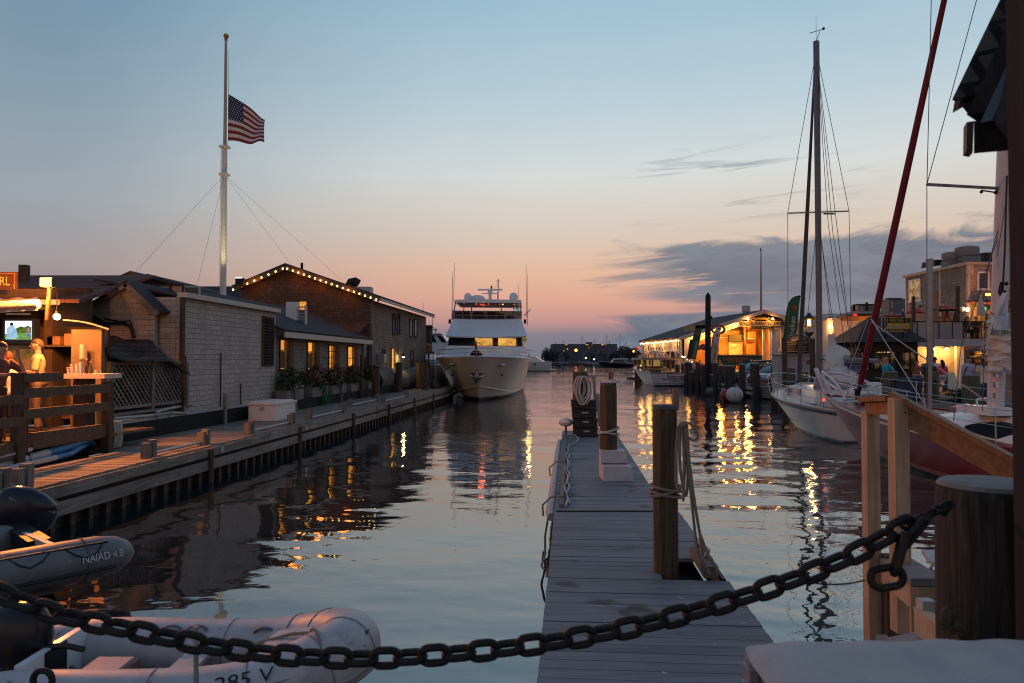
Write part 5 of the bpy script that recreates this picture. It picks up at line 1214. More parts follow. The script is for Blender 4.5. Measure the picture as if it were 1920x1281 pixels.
# ================================================================== floating jetty in the middle
def Jf(b_, Y, z=.45): return Vector((-.1965+.077*Y+b_, Y, z))
JD = Vector((.077, 1, 0)).normalized(); JN = Vector((1, -.077, 0)).normalized()
M_jet = wood('jetty_boards', (.145,.165,.18), (.22,.245,.26), 0, .9, .7, .3, .8, .22)
spots(M_jet, (.40,.39,.38), 9, .70); spots(M_jet, (.07,.065,.06), 1.7, .60, .12)
def jetty():
    t = thing('floating_jetty', 'grey board floating jetty with mooring piles running out from below us', 'jetty', Jf(.8, 5, 0))
    rnd = random.Random(3)
    slot = (6.78, 7.45)
    for nm, ya, yb, w in (('near_boards', 1.6, 9.66, 1.60), ('far_boards', 9.70, 20.6, 1.44)):
        mb = MB(); Y = ya
        while Y < yb-.05:
            bw = .142; L = w+rnd.uniform(-.008, .008); dz = rnd.uniform(-.003, .003); Yc = Y+bw/2
            if nm == 'near_boards' and slot[0] < Yc < slot[1]:
                L = 1.02; mb.box(Jf(L/2, Yc, .43+dz), L, bw-.006, .036, JN, JD)
            else: mb.box(Jf(w/2, Yc, .43+dz), L, bw-.006, .036, JN, JD)
            Y += bw
        mb.build(nm, M_jet, t)
        for b_ in (.02, w-.02): MB().bar(Jf(b_, ya, .31), Jf(b_, yb, .31), .05, .20).build('side_beam', M_grey, t)
        MB().bar(Jf(w/2, ya+.05, .12), Jf(w/2, yb-.05, .12), w-.25, .34).build('float_tank', M_dark, t)
        MB().bar(Jf(0, yb-.01, .31), Jf(w, yb-.01, .31), .05, .20).build('end_beam', M_greyx, t)
    MB().bar(Jf(.02, 9.68, .453), Jf(1.5, 9.68, .453), .04, .012).build('joint_strip', M_iron, t)
    MB().box(Jf(1.58, 7.12, .34), .06, .7, .14, JN, JD).build('slot_beam', M_brownx, t)
    # pale bumper along the left edge
    bm_ = thing('dock_bumper', 'long pale padded bumper along the left edge of the floating jetty', 'bumper', Jf(0, 14, .4))
    MB().tube([Jf(-.04, 9.75, .36), Jf(-.06, 9.9, .38), Jf(-.06, 17.0, .38), Jf(-.05, 18.6, .38)], [.055,.065,.065,.05], 10).build('pad', pmat('bumper_white', (.40,.38,.36), .6, var=.15), bm_, True)
    MB().bar(Jf(.085, 9.9, .475), Jf(.085, 19.4, .475), .055, .045).build('batten', M_greyz, bm_)
    for y in (10.35, 13.9): MB().tube([Jf(-.17, y, .25), Jf(-.18, y, .40), Jf(-.06, y, .51), Jf(.12, y+.05, .515)], .014, 6).build('strap', M_rope, bm_, True)
    rp = MB().tube([Jf(.14+.03*math.sin(k*.9), 9.9+.27*k, .475+.012*math.sin(k*1.7)) for k in range(26)], .016, 6).tube([Jf(.17+.025*math.sin(k*1.3+1), 10.1+.25*k, .470) for k in range(22)], .014, 6).tube([Jf(.16,16.4,.47), Jf(.2,16.9,.49), Jf(.34,17.4,.48), Jf(.42,18.2,.5), Jf(.3,18.9,.52)], .014, 6)
    tag(rp.build('mooring_rope', M_ropeW, None, True), 'pale rope lying along the left edge of the floating jetty', 'rope')
    tag(MB().tube([Jf(-.09, 10.3, .3), Jf(-.12, 9.6, .15), Jf(-.10, 9.0, .08), Jf(-.12, 8.4, .1), Jf(-.07, 8.0, .16)], .013, 6).build('hanging_line', M_black, None, True), 'black line hanging down the left side of the jetty', 'rope')
jetty()
def bevel_pile(px, Y, r, top, lb, stub=None, z0=-.5, lean=0.0):
    x = P(px, 900, Y).x; zt = P(px, top, Y).z; t = thing('mooring_pile', lb, 'pile', (x, Y, .45), 'mooring piles of the floating jetty')
    prof = []; n = 26; rings = []
    for i in range(n+1):
        s = i/n; z = z0+(zt-z0)*s; rr = r*(1-.015*s)
        if i >= n-1: rr *= (.985, .90)[i-n+1]
        rings.append([Vector((x+lean*(z-.45)+math.cos(a)*rr*(1+.018*noise.noise(Vector((math.cos(a)*2, math.sin(a)*2, z*.7+px)))), Y+math.sin(a)*rr*(1+.018*noise.noise(Vector((math.cos(a)*2, math.sin(a)*2, z*.7+9)))), z)) for a in [2*math.pi*j/22 for j in range(22)]])
    MB().rings(rings).build('shaft', M_pile, t, True)
    MB().lathe((x+lean*(zt-.45), Y, zt), [(r*.93,-.03),(r*.95,-.002),(r*.86,.006),(0,.008)], 20).build('cap', pmat('pile_cap', (.10,.10,.11), .7, var=.4, scale=20), t, True)
    if stub:
        sx_, s0, s1, w = stub; q = P(sx_, s0, Y); MB().bar((q.x, Y, zt-.05), (q.x, Y, P(sx_, s1, Y).z), w, w).build('stub', wood('stub_wood', (.20,.12,.085), (.30,.19,.14), 2, 1.2), t)
    return t, x, zt
p1, x1, z1_ = bevel_pile(1248, 6.95, .115, 760, 'thick brown pile with rope round it, nearest on the jetty', (1266.5, 760, 728, .048), lean=-.004)
p2, x2, z2_ = bevel_pile(1141, 12.6, .145, 718, 'brown pile behind the white steps on the jetty', (1145.5, 718, 697, .075))
MB().lathe((x2+.06, 12.6, z2_), [(.14,0),(.13,.02),(.06,.05),(.05,.06)], 14).build('mound', M_ropeW, p2, True)
p3, x3, z3_ = bevel_pile(1088.5, 19.3, .2, 697, 'far dark pile hung with coiled rope at the end of the jetty', (1090, 697, 685, .11))
# ropes on the first pile
def ring_rope(x, Y, z, r, k, th, mat, tilt=.0):
    mb = MB()
    for i in range(k): mb.tube([Vector((x+math.cos(a)*(r+th), Y+math.sin(a)*(r+th), z+i*th*1.9+tilt*math.cos(a)*r*(1 if i % 2 else -.6)-.02*math.sin(a*.5)*0)) for a in [2*math.pi*j/28 for j in range(28)]], th, 7, True)
    return mb
tag(ring_rope(x1, 6.95, 1.16, .125, 3, .014, M_rope, .35).build('rope_ring', M_rope, None, True), 'tan rope looped round the nearest jetty pile', 'rope')
tag(ring_rope(x2, 12.6, 1.18, .155, 2, .018, M_ropeW, .30).build('rope_ring', M_ropeW, None, True), 'pale rope looped round the pile behind the white steps', 'rope')
Yr = 6.72
mb = MB()
lines = [[(1272,800),(1268,850),(1268,905),(1273,915),(1282,905),(1284,850),(1281,805)], [(1276,798),(1274,850),(1277,890),(1286,930),(1290,890),(1288,830),(1286,797)], [(1279,800),(1283,860),(1281,940)], [(1284,798),(1291,870),(1298,950),(1308,1030),(1324,1064),(1331,1076)], [(1288,795),(1292,860),(1303,945),(1312,1000),(1318,1036)],
         [(1272,802),(1276,795),(1284,793),(1293,794),(1303,803),(1309,815),(1306,824),(1297,825),(1289,817),(1286,806)], [(1277,800),(1281,795),(1290,796)], [(1312,1000),(1330,1045),(1350,1075),(1356,1085)]]
from functools import reduce
def smooth_path(pts, n=5):
    out = []
    for i in range(len(pts)-1):
        p0 = pts[max(i-1,0)]; p1 = pts[i]; p2 = pts[i+1]; p3 = pts[min(i+2,len(pts)-1)]
        for k in range(n):
            t = k/n; out.append(.5*((2*p1)+(p2-p0)*t+(2*p0-5*p1+4*p2-p3)*t*t+(3*p1-p0-3*p2+p3)*t**3))
    return out+[pts[-1]]
for i, l in enumerate(lines): mb.tube(smooth_path([P(a, c, Yr-.012*i) for a, c in l]), .0135, 7)
tag(mb.build('rope_coil', M_rope, None, True), 'long tan rope hung in loops from the nearest jetty pile', 'rope')
cl = thing('dock_cleat', 'weathered wooden block with a bent iron cleat on the jetty edge', 'cleat', Jf(1.42, 7.0, .45))
MB().bar(Jf(1.46, 7.5, .50), Jf(1.46, 6.72, .50), .13, .10).build('block', M_greyx, cl)
MB().tube([Jf(1.44, 7.36, .58), Jf(1.45, 7.28, .645), Jf(1.47, 7.15, .62), Jf(1.48, 7.0, .63), Jf(1.45, 6.9, .585)], .024, 8).cyl(Jf(1.47, 7.18, .54), Jf(1.47, 7.18, .62), .03, n=8).build('horn', M_galv, cl, True)
# white two-step block
st = thing('dock_steps', 'white two tier boarding steps by the second jetty pile', 'steps', P(1157, 890, 12.2))
q = P(1160, 893, 12.05); q.z = .45; s = 12.2/F_PX
w1 = 56*s; MB().prism([q+Vector((-w1/2-.0,0,0)), q+Vector((w1/2,0,0)), q+Vector((w1/2-.03,0,.235)), q+Vector((-w1/2+.0,0,.235))], (0,.62,0)).build('lower_step', pmat('step_white', (.52,.49,.48), .6, var=.12, scale=5, stain=(.38,.35,.33)), st)
MB().prism([q+Vector((-w1/2+.0,.30,.237)), q+Vector((w1/2-.06,.30,.237)), q+Vector((w1/2-.08,.30,.45)), q+Vector((-w1/2+.0,.30,.45))], (0,.32,0)).build('upper_step', pmat('step_white', None), st)
MB().box(q+Vector((-.02,.27,.242)), w1-.05, .035, .012).build('tread_shade_strip', M_black, st)  # black strip painted in as shade at the foot of the upper step
# crates at the end
M_crate = pmat('crate_black', (.018,.018,.020), .6, var=.3, scale=9, bump=.3, bscale=30)
for i in range(4):
    q = P(1096, 818, 19.2); q.z = .45+.235*i+.115; w = .62
    c = thing('crate', ('dark fish crate at the bottom of the stack on the jetty end', 'dark fish crate second from the bottom of the jetty stack', 'dark fish crate third from the bottom of the jetty stack', 'dark fish crate on top of the stack at the jetty end')[i], 'crate', q-Z3*.115, 'stacked crates at the jetty end')
    q = q+Vector((-.02*i+.03,0,0)); MB().box(q, w-.03, .5, .20).build('tub', M_crate, c); MB().box(q+Z3*.09, w, .53, .035).build('rim', M_crate, c); MB().box(q+Vector((0,-.262,.03)), .16, .015, .04).build('handle', M_galv, c)
for i, (px, zb, zt, lb) in enumerate(((1077.5, 820, 704, 'pale stake left of the coiled rope pile'), (1113.5, 770, 703, 'pale leaning stake right of the coiled rope pile'), (1121, 800, 738, 'shorter pale stake beside the dark crates'))):
    m = MB().bar(P(px+3*(i > 0), zb, 19.5), P(px, zt, 19.5), .075, .075); tag(m.build('stake', pmat('stake_paint', (.42,.38,.36), .7, var=.2), None), lb, 'stake', 'pale stakes at the jetty end')
tag(MB().tube([P(1099,707,19.5), P(1106,707,19.45), P(1112,705.5,19.45), P(1110,709,19.4), P(1110,712,19.4)], .018, 6).build('knotted_line', M_rope, None, True), 'short knotted line tied to the leaning stake', 'rope')
mb = MB(); rnd = random.Random(4)
for k in range(9):
    cx = 1090+rnd.uniform(-6,7); w = rnd.uniform(8,13); hh = rnd.uniform(18,28); mb.tube([P(cx+w*math.cos(a), 706+hh+hh*math.sin(a), 19.0-.02*k) for a in [2*math.pi*i/22 for i in range(22)]], .021, 6, True)
tag(mb.build('rope_coil', M_ropeW, None, True), 'big pale rope coils hung on the far dark pile', 'rope')
tag(MB().lathe(P(1061, 807, 19.3), [(.03,-.1),(.03,.10)], 10).build('post_stub', wood('stub_wood', (.20,.12,.085), (.30,.19,.14), 2), None, True), 'short red brown peg under the round white float', 'post')
b = thing('float_ball', 'rounded white float sitting on a peg at the jetty corner', 'buoy', P(1061, 800, 19.3)); MB().ball(P(1061, 792, 19.3), .18, (1.02,1,.62), 18, 10).build('body', M_white, b, True); MB().lathe(P(1061,792,19.3), [(.186,-.012),(.19,0),(.186,.012)], 18).build('seam', M_cream, b, True)

# ================================================================== inflatable boats at lower left
def tube_boat(axis, r, mat, nose=None, n=20): return MB().tube(axis, r, n).build('tube', mat, nose, True)
def grey_rib():
    A = Vector((-4.02, 7.95, .385)); f = Vector((-.64, -.77, 0)).normalized(); n = Vector((-f.y, f.x, 0)); n = n if n.y > 0 else -n
    t = thing('inflatable_boat', 'grey inflatable boat with white lettering moored at the left dock', 'inflatable', A+f*1.2-Z3*.4)
    M_hyp = pmat('hypalon_grey', (.15,.155,.16), .45, var=.22, scale=4, bump=.12, bscale=14, stain=(.085,.08,.075)); spots(M_hyp, (.28,.28,.27), 14, .68)
    for off, sh, nm in ((0, 0, 'near_tube'), (1.45, 0, 'far_tube')):
        o = A+n*off
        o = o+f*(.55 if off else 0); MB().tube([o-f*.0, o+f*.05, o+f*.16, o+f*.34, o+f*1.5, o+f*3.2], [.05,.12,.18,.212,.22,.222], 24).build(nm, M_hyp, t, True)
    for y in (.5, 1.35, 2.2): MB().tube([A+f*y+(n*math.cos(a)+Z3*math.sin(a))*(.2185+.003*(y > 1)) for a in [2*math.pi*i/30 for i in range(30)]], .006, 5, True).build('seam', pmat('seam_grey', (.10,.10,.105), .6), t, True)
    so = -n  # outer side of the near tube faces us
    MB().tube([A+so*.208+f*.25-Z3*.075, A+so*.212+f*1.4-Z3*.075, A+so*.216+f*3-Z3*.075], .028, 8, flat=.6).build('rub_strake', pmat('strake_black', (.02,.02,.022), .5), t, True)
    MB().tube([A+so*.13+f*(.3+.02*i)+Z3*.170 for i in range(0, 130, 4)], .012, 6).build('life_line', M_black, t, True)
    lp = MB()
    for k in range(5):
        a = .35+.48*k; lp.tube([A+so*.14+f*a+Z3*.164, A+so*.198+f*(a+.08)+Z3*(.088+.018*(k % 2)), A+so*.209+f*(a+.18)+Z3*.066, A+so*.196+f*(a+.27)+Z3*.105, A+so*.14+f*(a+.34)+Z3*.164], .009, 6)
    lp.build('line_loops', M_black, t, True)
    MB().prism([A+n*.2+f*.62-Z3*.22, A+n*1.25+f*.62-Z3*.22, A+n*1.25+f*.62+Z3*.14, A+n*.2+f*.62+Z3*.14], f*.06).build('transom', pmat('transom_white', (.50,.47,.44), .5), t)
    MB().prism([A+n*.1+f*.62-Z3*.30, A+n*1.35+f*.62-Z3*.30, A+n*1.35+f*3.2-Z3*.30, A+n*.1+f*3.2-Z3*.30], Z3*.12).build('floor', pmat('rib_floor', (.12,.11,.10), .7), t)
    MB().rings([[A+n*(.72+w*c_)+f*y-Z3*(.20+d*(1-abs(c_))) for c_ in (-1,-.5,0,.5,1)]+[A+n*(.72+w)+f*y-Z3*.18, A+n*(.72-w)+f*y-Z3*.18] for y, w, d in ((.6,.6,.35),(3.1,.6,.35))]).build('keel', M_dark, t)
    # lettering wraps the outer side
    up = (Vector((0,0,1))*.86+n*.5).normalized(); o = A+f*.62+so*.242+Z3*.03
    text('NAIAD 4.8', 'lettering', pmat('letters_white', (.55,.55,.56), .6), t, A+f*.37+(so*.212+Z3*.05), -f, Z3*.95+n*.3, .075, .38, .006)
    # outboard
    e = thing('outboard_engine', 'black outboard engine tilted up on the grey inflatable', 'outboard', A+n*.72+f*.62)
    c0 = P(50, 956, 8.75); bx = Vector((.74, .55, -.38)).normalized(); bz = Vector((.30,.18,.93)).normalized(); by = bz.cross(bx).normalized(); bz = bx.cross(by)
    rings = []
    for s_, w, h, dz in ((-.34,.06,.07,.02),(-.31,.12,.17,.0),(-.22,.165,.24,-.01),(-.05,.18,.28,-.02),(.12,.17,.26,-.03),(.25,.135,.20,-.03),(.31,.08,.11,-.02),(.33,.03,.05,-.03)):
        rings.append([c0+bx*s_+bz*dz+by*(w*math.copysign(abs(math.cos(a))**.7, math.cos(a)))+bz*(h*math.copysign(abs(math.sin(a))**.75, math.sin(a))) for a in [2*math.pi*i/20 for i in range(20)]])
    MB().rings(rings).build('cowl', pmat('cowl_navy', (.014,.016,.026), .16, var=.1), e, True)
    MB().sheet(lambda i, j: c0+(rings[2][5].lerp(rings[2][9],j).lerp(rings[5][5].lerp(rings[5][9],j), i)-c0)*1.06, 6, 4, .006).build('side_panel', pmat('cowl_grey', (.16,.17,.19), .35), e, True)
    MB().bar(c0+bx*.05-bz*.20, c0+bx*.45-bz*.42, .13, .16).build('mid_section', M_black, e)
    MB().prism([c0+bx*.42-bz*.30, c0+bx*.62-bz*.38, c0+bx*.86-bz*.66, c0+bx*.74-bz*.72, c0+bx*.44-bz*.48], by*.06).build('lower_leg', pmat('cowl_navy', None, .16), e)
    q = c0+bx*.80-bz*.72
    for k in range(3): a = k*2.1; MB().prism([q, q+(by*math.cos(a)+bz*math.sin(a))*.13+bx*.02, q+(by*math.cos(a+.6)+bz*math.sin(a+.6))*.12-bx*.03], bx*.012).build('propeller_blade', M_black, e)
    MB().bar(c0-bx*.1-bz*.22, A+n*.72+f*.64+Z3*.05, .22, .14).build('clamp_bracket', M_black, e)
grey_rib()
def white_dinghy():
    t = thing('inflatable_boat', 'pale grey inflatable dinghy at the bottom left with black numbers on its side', 'inflatable', (-2.3, 5.0, 0))
    M_pv = pmat('dinghy_pale', (.45,.43,.43), .48, var=.16, scale=5, bump=.1, bscale=16, stain=(.33,.30,.29)); spots(M_pv, (.20,.17,.15), 11, .66, .06)
    far = [(-3.55,5.50,.31), (-2.6,5.50,.30), (-1.9,5.46,.30), (-1.5,5.40,.36), (-1.22,5.22,.46)]; near = [(-3.6,4.52,.33), (-2.6,4.52,.32), (-1.9,4.54,.33), (-1.5,4.60,.38), (-1.22,4.74,.47)]
    bow = [(-1.08,4.98,.51)]
    path = smooth_path([Vector(p) for p in far+bow+near[::-1]], 5); N = len(path)
    rr = []
    for i in range(N): s = min(i, N-1-i)/(N*.5); rr.append(.05+.15*min(1, s*8)**.6+.012)
    MB().tube(path, rr, 22).build('tube', M_pv, t, True)
    for i in (9, 15, 19, 26, 30, 36, 42):
        d_ = (path[min(i+1,N-1)]-path[i-1]).normalized(); n_ = d_.cross(Z3).normalized(); u_ = n_.cross(d_); MB().tube([path[i]+(n_*math.cos(a)+u_*math.sin(a))*(rr[i]+.001) for a in [2*math.pi*q/28 for q in range(28)]], .005, 5, True).build('seam', pmat('seam_tan', (.24,.21,.20), .6), t, True)
    # bow cover patch and rope over it
    MB().sheet(lambda i, j: Vector((-1.62+.62*i, 4.72+(.56-.10*i)*j, .50+.13*i+.035*math.sin(j*3.14))), 6, 8, .02).build('bow_dodger', M_pv, t, True)
    MB().prism([(-3.5,4.6,.10), (-3.5,5.5,.10), (-1.5,5.4,.12), (-1.5,4.65,.12)], Z3*.03).build('floor', pmat('dinghy_floor', (.30,.29,.29), .6), t)
    MB().bar((-3.05,4.66,.30), (-3.05,5.40,.30), .05, .42).build('transom', M_gel, t)
    MB().bar((-2.15,4.62,.38), (-2.15,5.44,.38), .17, .03).build('thwart', M_pvc, t)
    MB().cyl((-2.75,5.22,.22), (-1.75,5.16,.24), .035, n=10).build('oar', M_galv, t, True)
    for x, y in ((-2.42,5.36), (-2.24,5.36), (-1.75,5.32), (-1.57,5.28)): MB().tube([Vector((x+.055*math.cos(a)*1.25, y+.0, .475+.035*math.sin(a))) for a in [math.pi*i/8 for i in range(9)]], .018, 6, flat=.5).build('grab_handle', pmat('handle_navy', (.10,.12,.17), .5), t, True)
    for x in (-2.85, -2.68): MB().tube([Vector((x+.08*math.cos(a), 5.62, .40+.06*math.sin(a))) for a in [math.pi*i/8 for i in range(9)]], .02, 6).build('grab_handle', M_pv, t, True)
    rope = [Vector((-1.75,5.02,.50)), Vector((-1.45,4.95,.60))]+[Vector((-1.24,4.76,.47))+(Vector((.45,-.89,0))*math.cos(a)+Z3*math.sin(a))*.222 for a in [R(135-12*i) for i in range(14)]]
    MB().tube(rope, .011, 6).build('bow_rope', M_rope, t, True)
    MB().tube([(-1.02,4.80,.34), (-1.0,4.78,.1), (-.99,4.78,-.1)], .011, 6).build('painter', M_rope, t, True)
    mb = MB(); 
    for k in range(3): mb.tube([Vector((-2.12+.04*k+.05*math.cos(a), 4.56+.20*math.cos(a)*.3, .36+.16*max(-.3, math.sin(a)))) for a in [2*math.pi*i/16 for i in range(16)]], .010, 6, True)
    mb.build('rope_turns', M_ropeW, t, True)
    # outer strake and stripe, following the near tube
    nb = [Vector(p) for p in bow+near[::-1]]; nb = smooth_path(nb, 5)
    def side(p, i, dz, o):
        tn = (nb[min(i+1, len(nb)-1)]-nb[max(i-1, 0)]).normalized(); n_ = tn.cross(Z3).normalized(); n_ = n_ if n_.y < 0 else -n_
        if abs(tn.x) < .3: n_ = n_ if n_.x > 0 else n_
        return p+n_*o+Z3*dz
    MB().tube([side(p, i, -.05, .205) for i, p in enumerate(nb)], .03, 8, flat=.7).tube([side(p, i, -.11, .18) for i, p in enumerate(nb)], .025, 8, flat=.7).build('strake', pmat('strake_tan', (.32,.27,.24), .6), t, True)
    MB().tube([side(p, i, .115, .172) for i, p in enumerate(nb[3:26])], .022, 6, flat=.35).build('stripe', pmat('stripe_grey', (.16,.16,.19), .5), t, True)
    q = Vector((-1.55, 4.64, .52)); d = (Vector(near[4])-Vector(near[2])).normalized()
    text('285 V', 'registration', M_black, t, q-Vector((.02,.203,.0)), Vector((.97,.12,.16)), Vector((0,.70,.72)), .085, .34, .012)
    MB().prism([P(683,1184,4.72), P(694,1178,4.74), P(688,1192,4.72)], -Y3*.004).build('green_badge', pmat('badge_green', (.02,.14,.07), .6), t)
    b = thing('fuel_tank', 'faded red fuel box lying in the pale dinghy', 'fuel tank', (-2.72,4.98,.13))
    MB().prism([(-2.86,4.82,.14), (-2.52,4.84,.14), (-2.54,4.86,.36), (-2.82,4.84,.36)], (0,.30,0)).build('body', pmat('tank_red', (.26,.10,.10), .55, var=.35, scale=14, stain=(.34,.24,.24)), b); MB().box((-2.68,5.0,.375), .24,.22,.03).build('top', pmat('tank_pale', (.42,.34,.36), .55, var=.2, scale=12), b); MB().tube([(-2.86,5.0,.3), (-2.92,5.0,.36), (-2.96,5.02,.3)], .02, 6).build('hose_fitting', M_black, b, True)
    e = thing('outboard_engine', 'black outboard engine on the stern of the pale dinghy', 'outboard', (-3.25,5.0,.2))
    q = Vector((-3.27, 5.0, .52)); rings = []
    for z, w, l in ((-.14,.09,.14),(-.10,.13,.19),(.04,.15,.22),(.16,.14,.21),(.24,.10,.16),(.27,.04,.08)): rings.append([q+Vector((l*math.cos(a), w*math.sin(a), z-.25*l*math.cos(a)*0)) for a in [2*math.pi*i/18 for i in range(18)]])
    MB().rings(rings).build('cowl', pmat('cowl_black', (.012,.012,.014), .22), e, True); MB().bar(q-Z3*.1, q-Z3*.62, .12, .16).build('leg', M_black, e); MB().tube([q+Vector((.12,-.02,-.02)), q+Vector((.34,-.04,.0)), q+Vector((.46,-.05,-.02))], .02, 8).build('tiller', M_black, e, True); MB().tube([q+Vector((.18,-.1,-.05)), q+Vector((.24,-.14,-.2)), q+Vector((.34,-.1,-.28)), q+Vector((.40,.0,-.33))], .012, 6).build('cable', M_black, e, True); MB().bar(q+Vector((.2,-.12,-.12)), q+Vector((.2,.12,-.12)), .1, .2).build('clamp', M_black, e)
white_dinghy()
tag(MB().cyl(P(367,1175,3.5), P(368,1300,3.5), .012, n=8).build('thin_stake', M_galv, None, True), 'thin grey stake standing up in front of the pale dinghy', 'stake')
m = MB().tube([P(80+18*math.cos(a), 1276+19*math.sin(a), 3.0) for a in [2*math.pi*i/20 for i in range(20)]], .013, 8, True).cyl(P(80,1295,3.0), P(80,1340,3.0), .013, n=8); tag(m.build('mooring_ring', M_iron, None, True), 'rusty iron mooring ring at the bottom left corner', 'ring')

# ================================================================== chain in front of us
def link_mesh(L, W_, r, n=9):
    """rounded rectangle link lying in its local x-z plane, long axis x"""
    pts = []; R_ = W_/2-r; hl = L/2-r-R_
    for k in range(9): a = -math.pi/2+math.pi*k/8; pts.append(Vector((hl+R_*math.cos(a), 0, R_*math.sin(a))))
    for k in range(9): a = math.pi/2+math.pi*k/8; pts.append(Vector((-hl+R_*math.cos(a), 0, R_*math.sin(a))))
    return MB().tube(pts, r, n, True)
def chain(t, path, pitch, L, W_, r, roll=R(28), nm='link', mat=M_iron):
    # resample to equal pitch
    acc = [0]
    for a, c in zip(path, path[1:]): acc.append(acc[-1]+(c-a).length)
    n = int(acc[-1]/pitch); me = None
    for i in range(n+1):
        s = min(i*pitch, acc[-1]-1e-6)
        k = max(j for j in range(len(acc)-1) if acc[j] <= s); u_ = (s-acc[k])/(acc[k+1]-acc[k])
        p = path[k].lerp(path[k+1], u_); d = (path[k+1]-path[k]).normalized()
        yv = d.cross(Z3).normalized(); zv = yv.cross(d)
        M = Matrix((d, yv, zv)).transposed().to_4x4() @ Matrix.Rotation(roll+(math.pi/2 if i % 2 else 0), 4, 'X')
        if me is None: o = link_mesh(L, W_, r).build(nm, mat, t, True, world=False); me = o.data
        else: o = bpy.data.objects.new(nm, me); COL.objects.link(o); o.parent = t
        o.matrix_local = Matrix.Translation(p-wloc(t)) @ M
    return n
cp = [(1772,955),(1735,968),(1690,990),(1645,1015),(1600,1040),(1550,1062),(1500,1082),(1400,1117),(1300,1147),(1200,1173),(1100,1193),(1000,1209),(900,1221),(800,1230),(700,1235),(600,1233),(500,1226),(400,1212),(300,1193),(200,1172),(100,1150),(40,1128),(-40,1096),(-140,1050)]
t = thing('chain', 'heavy dark iron chain sagging across the foreground', 'chain', P(700, 1237, 2.0))
pts = [P(a, c, 2.02) for a, c in cp]
chain(t, smooth_path(pts[2:], 4), .0655, .0955, .066, .0108, R(10))
chain(t, smooth_path([P(1772,948,2.08), P(1748,962,2.06), P(1720,975,2.05), P(1690,990,2.02)], 4), .030, .046, .032, .006, R(20), 'small_link')
# hanging spare links and hook
h = thing('chain_hook', 'big open links hanging from the chain beside the dark post', 'hook', P(1670, 1040, 1.98))
def one(a, b_, W_, r, roll): 
    a, b_ = P(*a, 1.985), P(*b_, 1.985); d = (b_-a).normalized(); yv = d.cross(Y3); yv = yv.normalized(); zv = d.cross(yv).normalized()
    M = Matrix((d, zv, yv)).transposed().to_4x4() @ Matrix.Rotation(roll, 4, 'X')
    o = link_mesh((b_-a).length, W_, r).build('link', M_iron, h, True, world=False); o.matrix_local = Matrix.Translation((a+b_)/2-wloc(h)) @ M
one((1698,995), (1674,1082), .055, .0105, R(75)); one((1625,1088), (1700,1078), .070, .0105, R(10)); one((1740,970), (1690,1030), .034, .0075, R(20))
tag(MB().tube(catenary(P(1520,1092,1.98), P(1622,1088,1.98), .008, 10), .0025, 5).build('wire', M_iron, None, True), 'thin twisted wire between chain and hanging links', 'wire')

# ================================================================== near right: bollard, post, roof, stair rail
bollard = t = thing('timber_bollard', 'thick dark timber bollard with a worn rounded top at the right', 'bollard', P(1850, 1281, 2.25))
c = P(1862, 940, 2.28); r = .158; rings = []
zt = P(1850, 912, 2.2).z
for z, k in ((.2,1.0),(zt-.35,1.0),(zt-.12,.995),(zt-.045,.985),(zt-.016,.95),(zt-.004,.86),(zt,.66),(zt+.002,.02)):
    rings.append([Vector((c.x+math.cos(a)*r*k*(1+.02*math.sin(3*a+z)), c.y+math.sin(a)*r*k, z)) for a in [2*math.pi*i/30 for i in range(30)]])
MB().rings(rings).build('shaft', wood('bollard_wood', (.04,.033,.027), (.10,.085,.065), 2, 2.2, .85, .9, .3), t, True)
MB().tube([P(1768,962,2.14), P(1775,950,2.12), P(1785,948,2.10)], .012, 8).build('eye_bolt', M_iron, t, True)
mb = MB()
for k in range(3): mb.tube([P(1774+5*k+9*math.cos(a)*.6, 1160+4*k+17*math.sin(a), 2.12-.004*k) for a in [2*math.pi*i/14 for i in range(14)]], .010, 6, True)
mb.tube(smooth_path([P(1790,1170,2.1), P(1810,1185,2.1), P(1800,1200,2.12), P(1790,1195,2.1)]), .012, 6)
tag(mb.build('rope_knot', pmat('old_rope', (.14,.105,.075), .9, var=.4, scale=40, bump=.8, bscale=150), None, True), 'frayed brown rope knotted at the foot of the dark bollard', 'rope')
t = thing('boat_hut', 'dark timber hut corner with a shingled overhanging roof at the right edge', 'hut', P(1910, 700, 1.8))
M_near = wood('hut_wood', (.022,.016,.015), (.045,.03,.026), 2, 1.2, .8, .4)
px0 = P(1895.5, 640, 1.94).x
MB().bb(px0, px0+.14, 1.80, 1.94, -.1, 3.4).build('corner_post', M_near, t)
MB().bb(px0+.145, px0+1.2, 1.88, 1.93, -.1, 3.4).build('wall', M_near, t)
MB().lathe((c.x, c.y, zt-.012), [(r*.96,0),(r*.90,.012),(r*.6,.016),(0,.018)], 26).build('worn_top', pmat('worn_top', (.21,.185,.165), .7, var=.35, scale=14), bollard, True)
# roof: eave end at (1785,190), rising to the top of the frame at (1885,0)
Yn = 2.3
def rp(px, py, Y=Yn): return P(px, py, Y)
M_hs = shingle('hut_shingles', (.05,.042,.036), (.085,.072,.062), (1, .3, 1, 0), .09, .10, (.012,.012,.012), .8)
d = Vector((.30,-.55,.0))
MB().prism([rp(1785,187), rp(1792,192), rp(1904,-40), rp(1894,-40)], Vector((.75,-.62,.02))).build('roof_edge', M_hs, t)
MB().prism([rp(1796,190), rp(1815,214), rp(1930,-40), rp(1906,-40)], Vector((.7,-.5,0))).build('shingle_underlay', M_hs, t)
MB().prism([rp(1800,186,2.26), rp(1812,197,2.26), rp(1797,206,2.26)], Y3*.03).build('broken_shingle', M_hs, t)
MB().prism([rp(1812,215,2.2), rp(1832,228,2.2), rp(1940,-10,2.2), rp(1915,-10,2.2)], Vector((.5,-.3,0))).build('rafter', M_near, t)
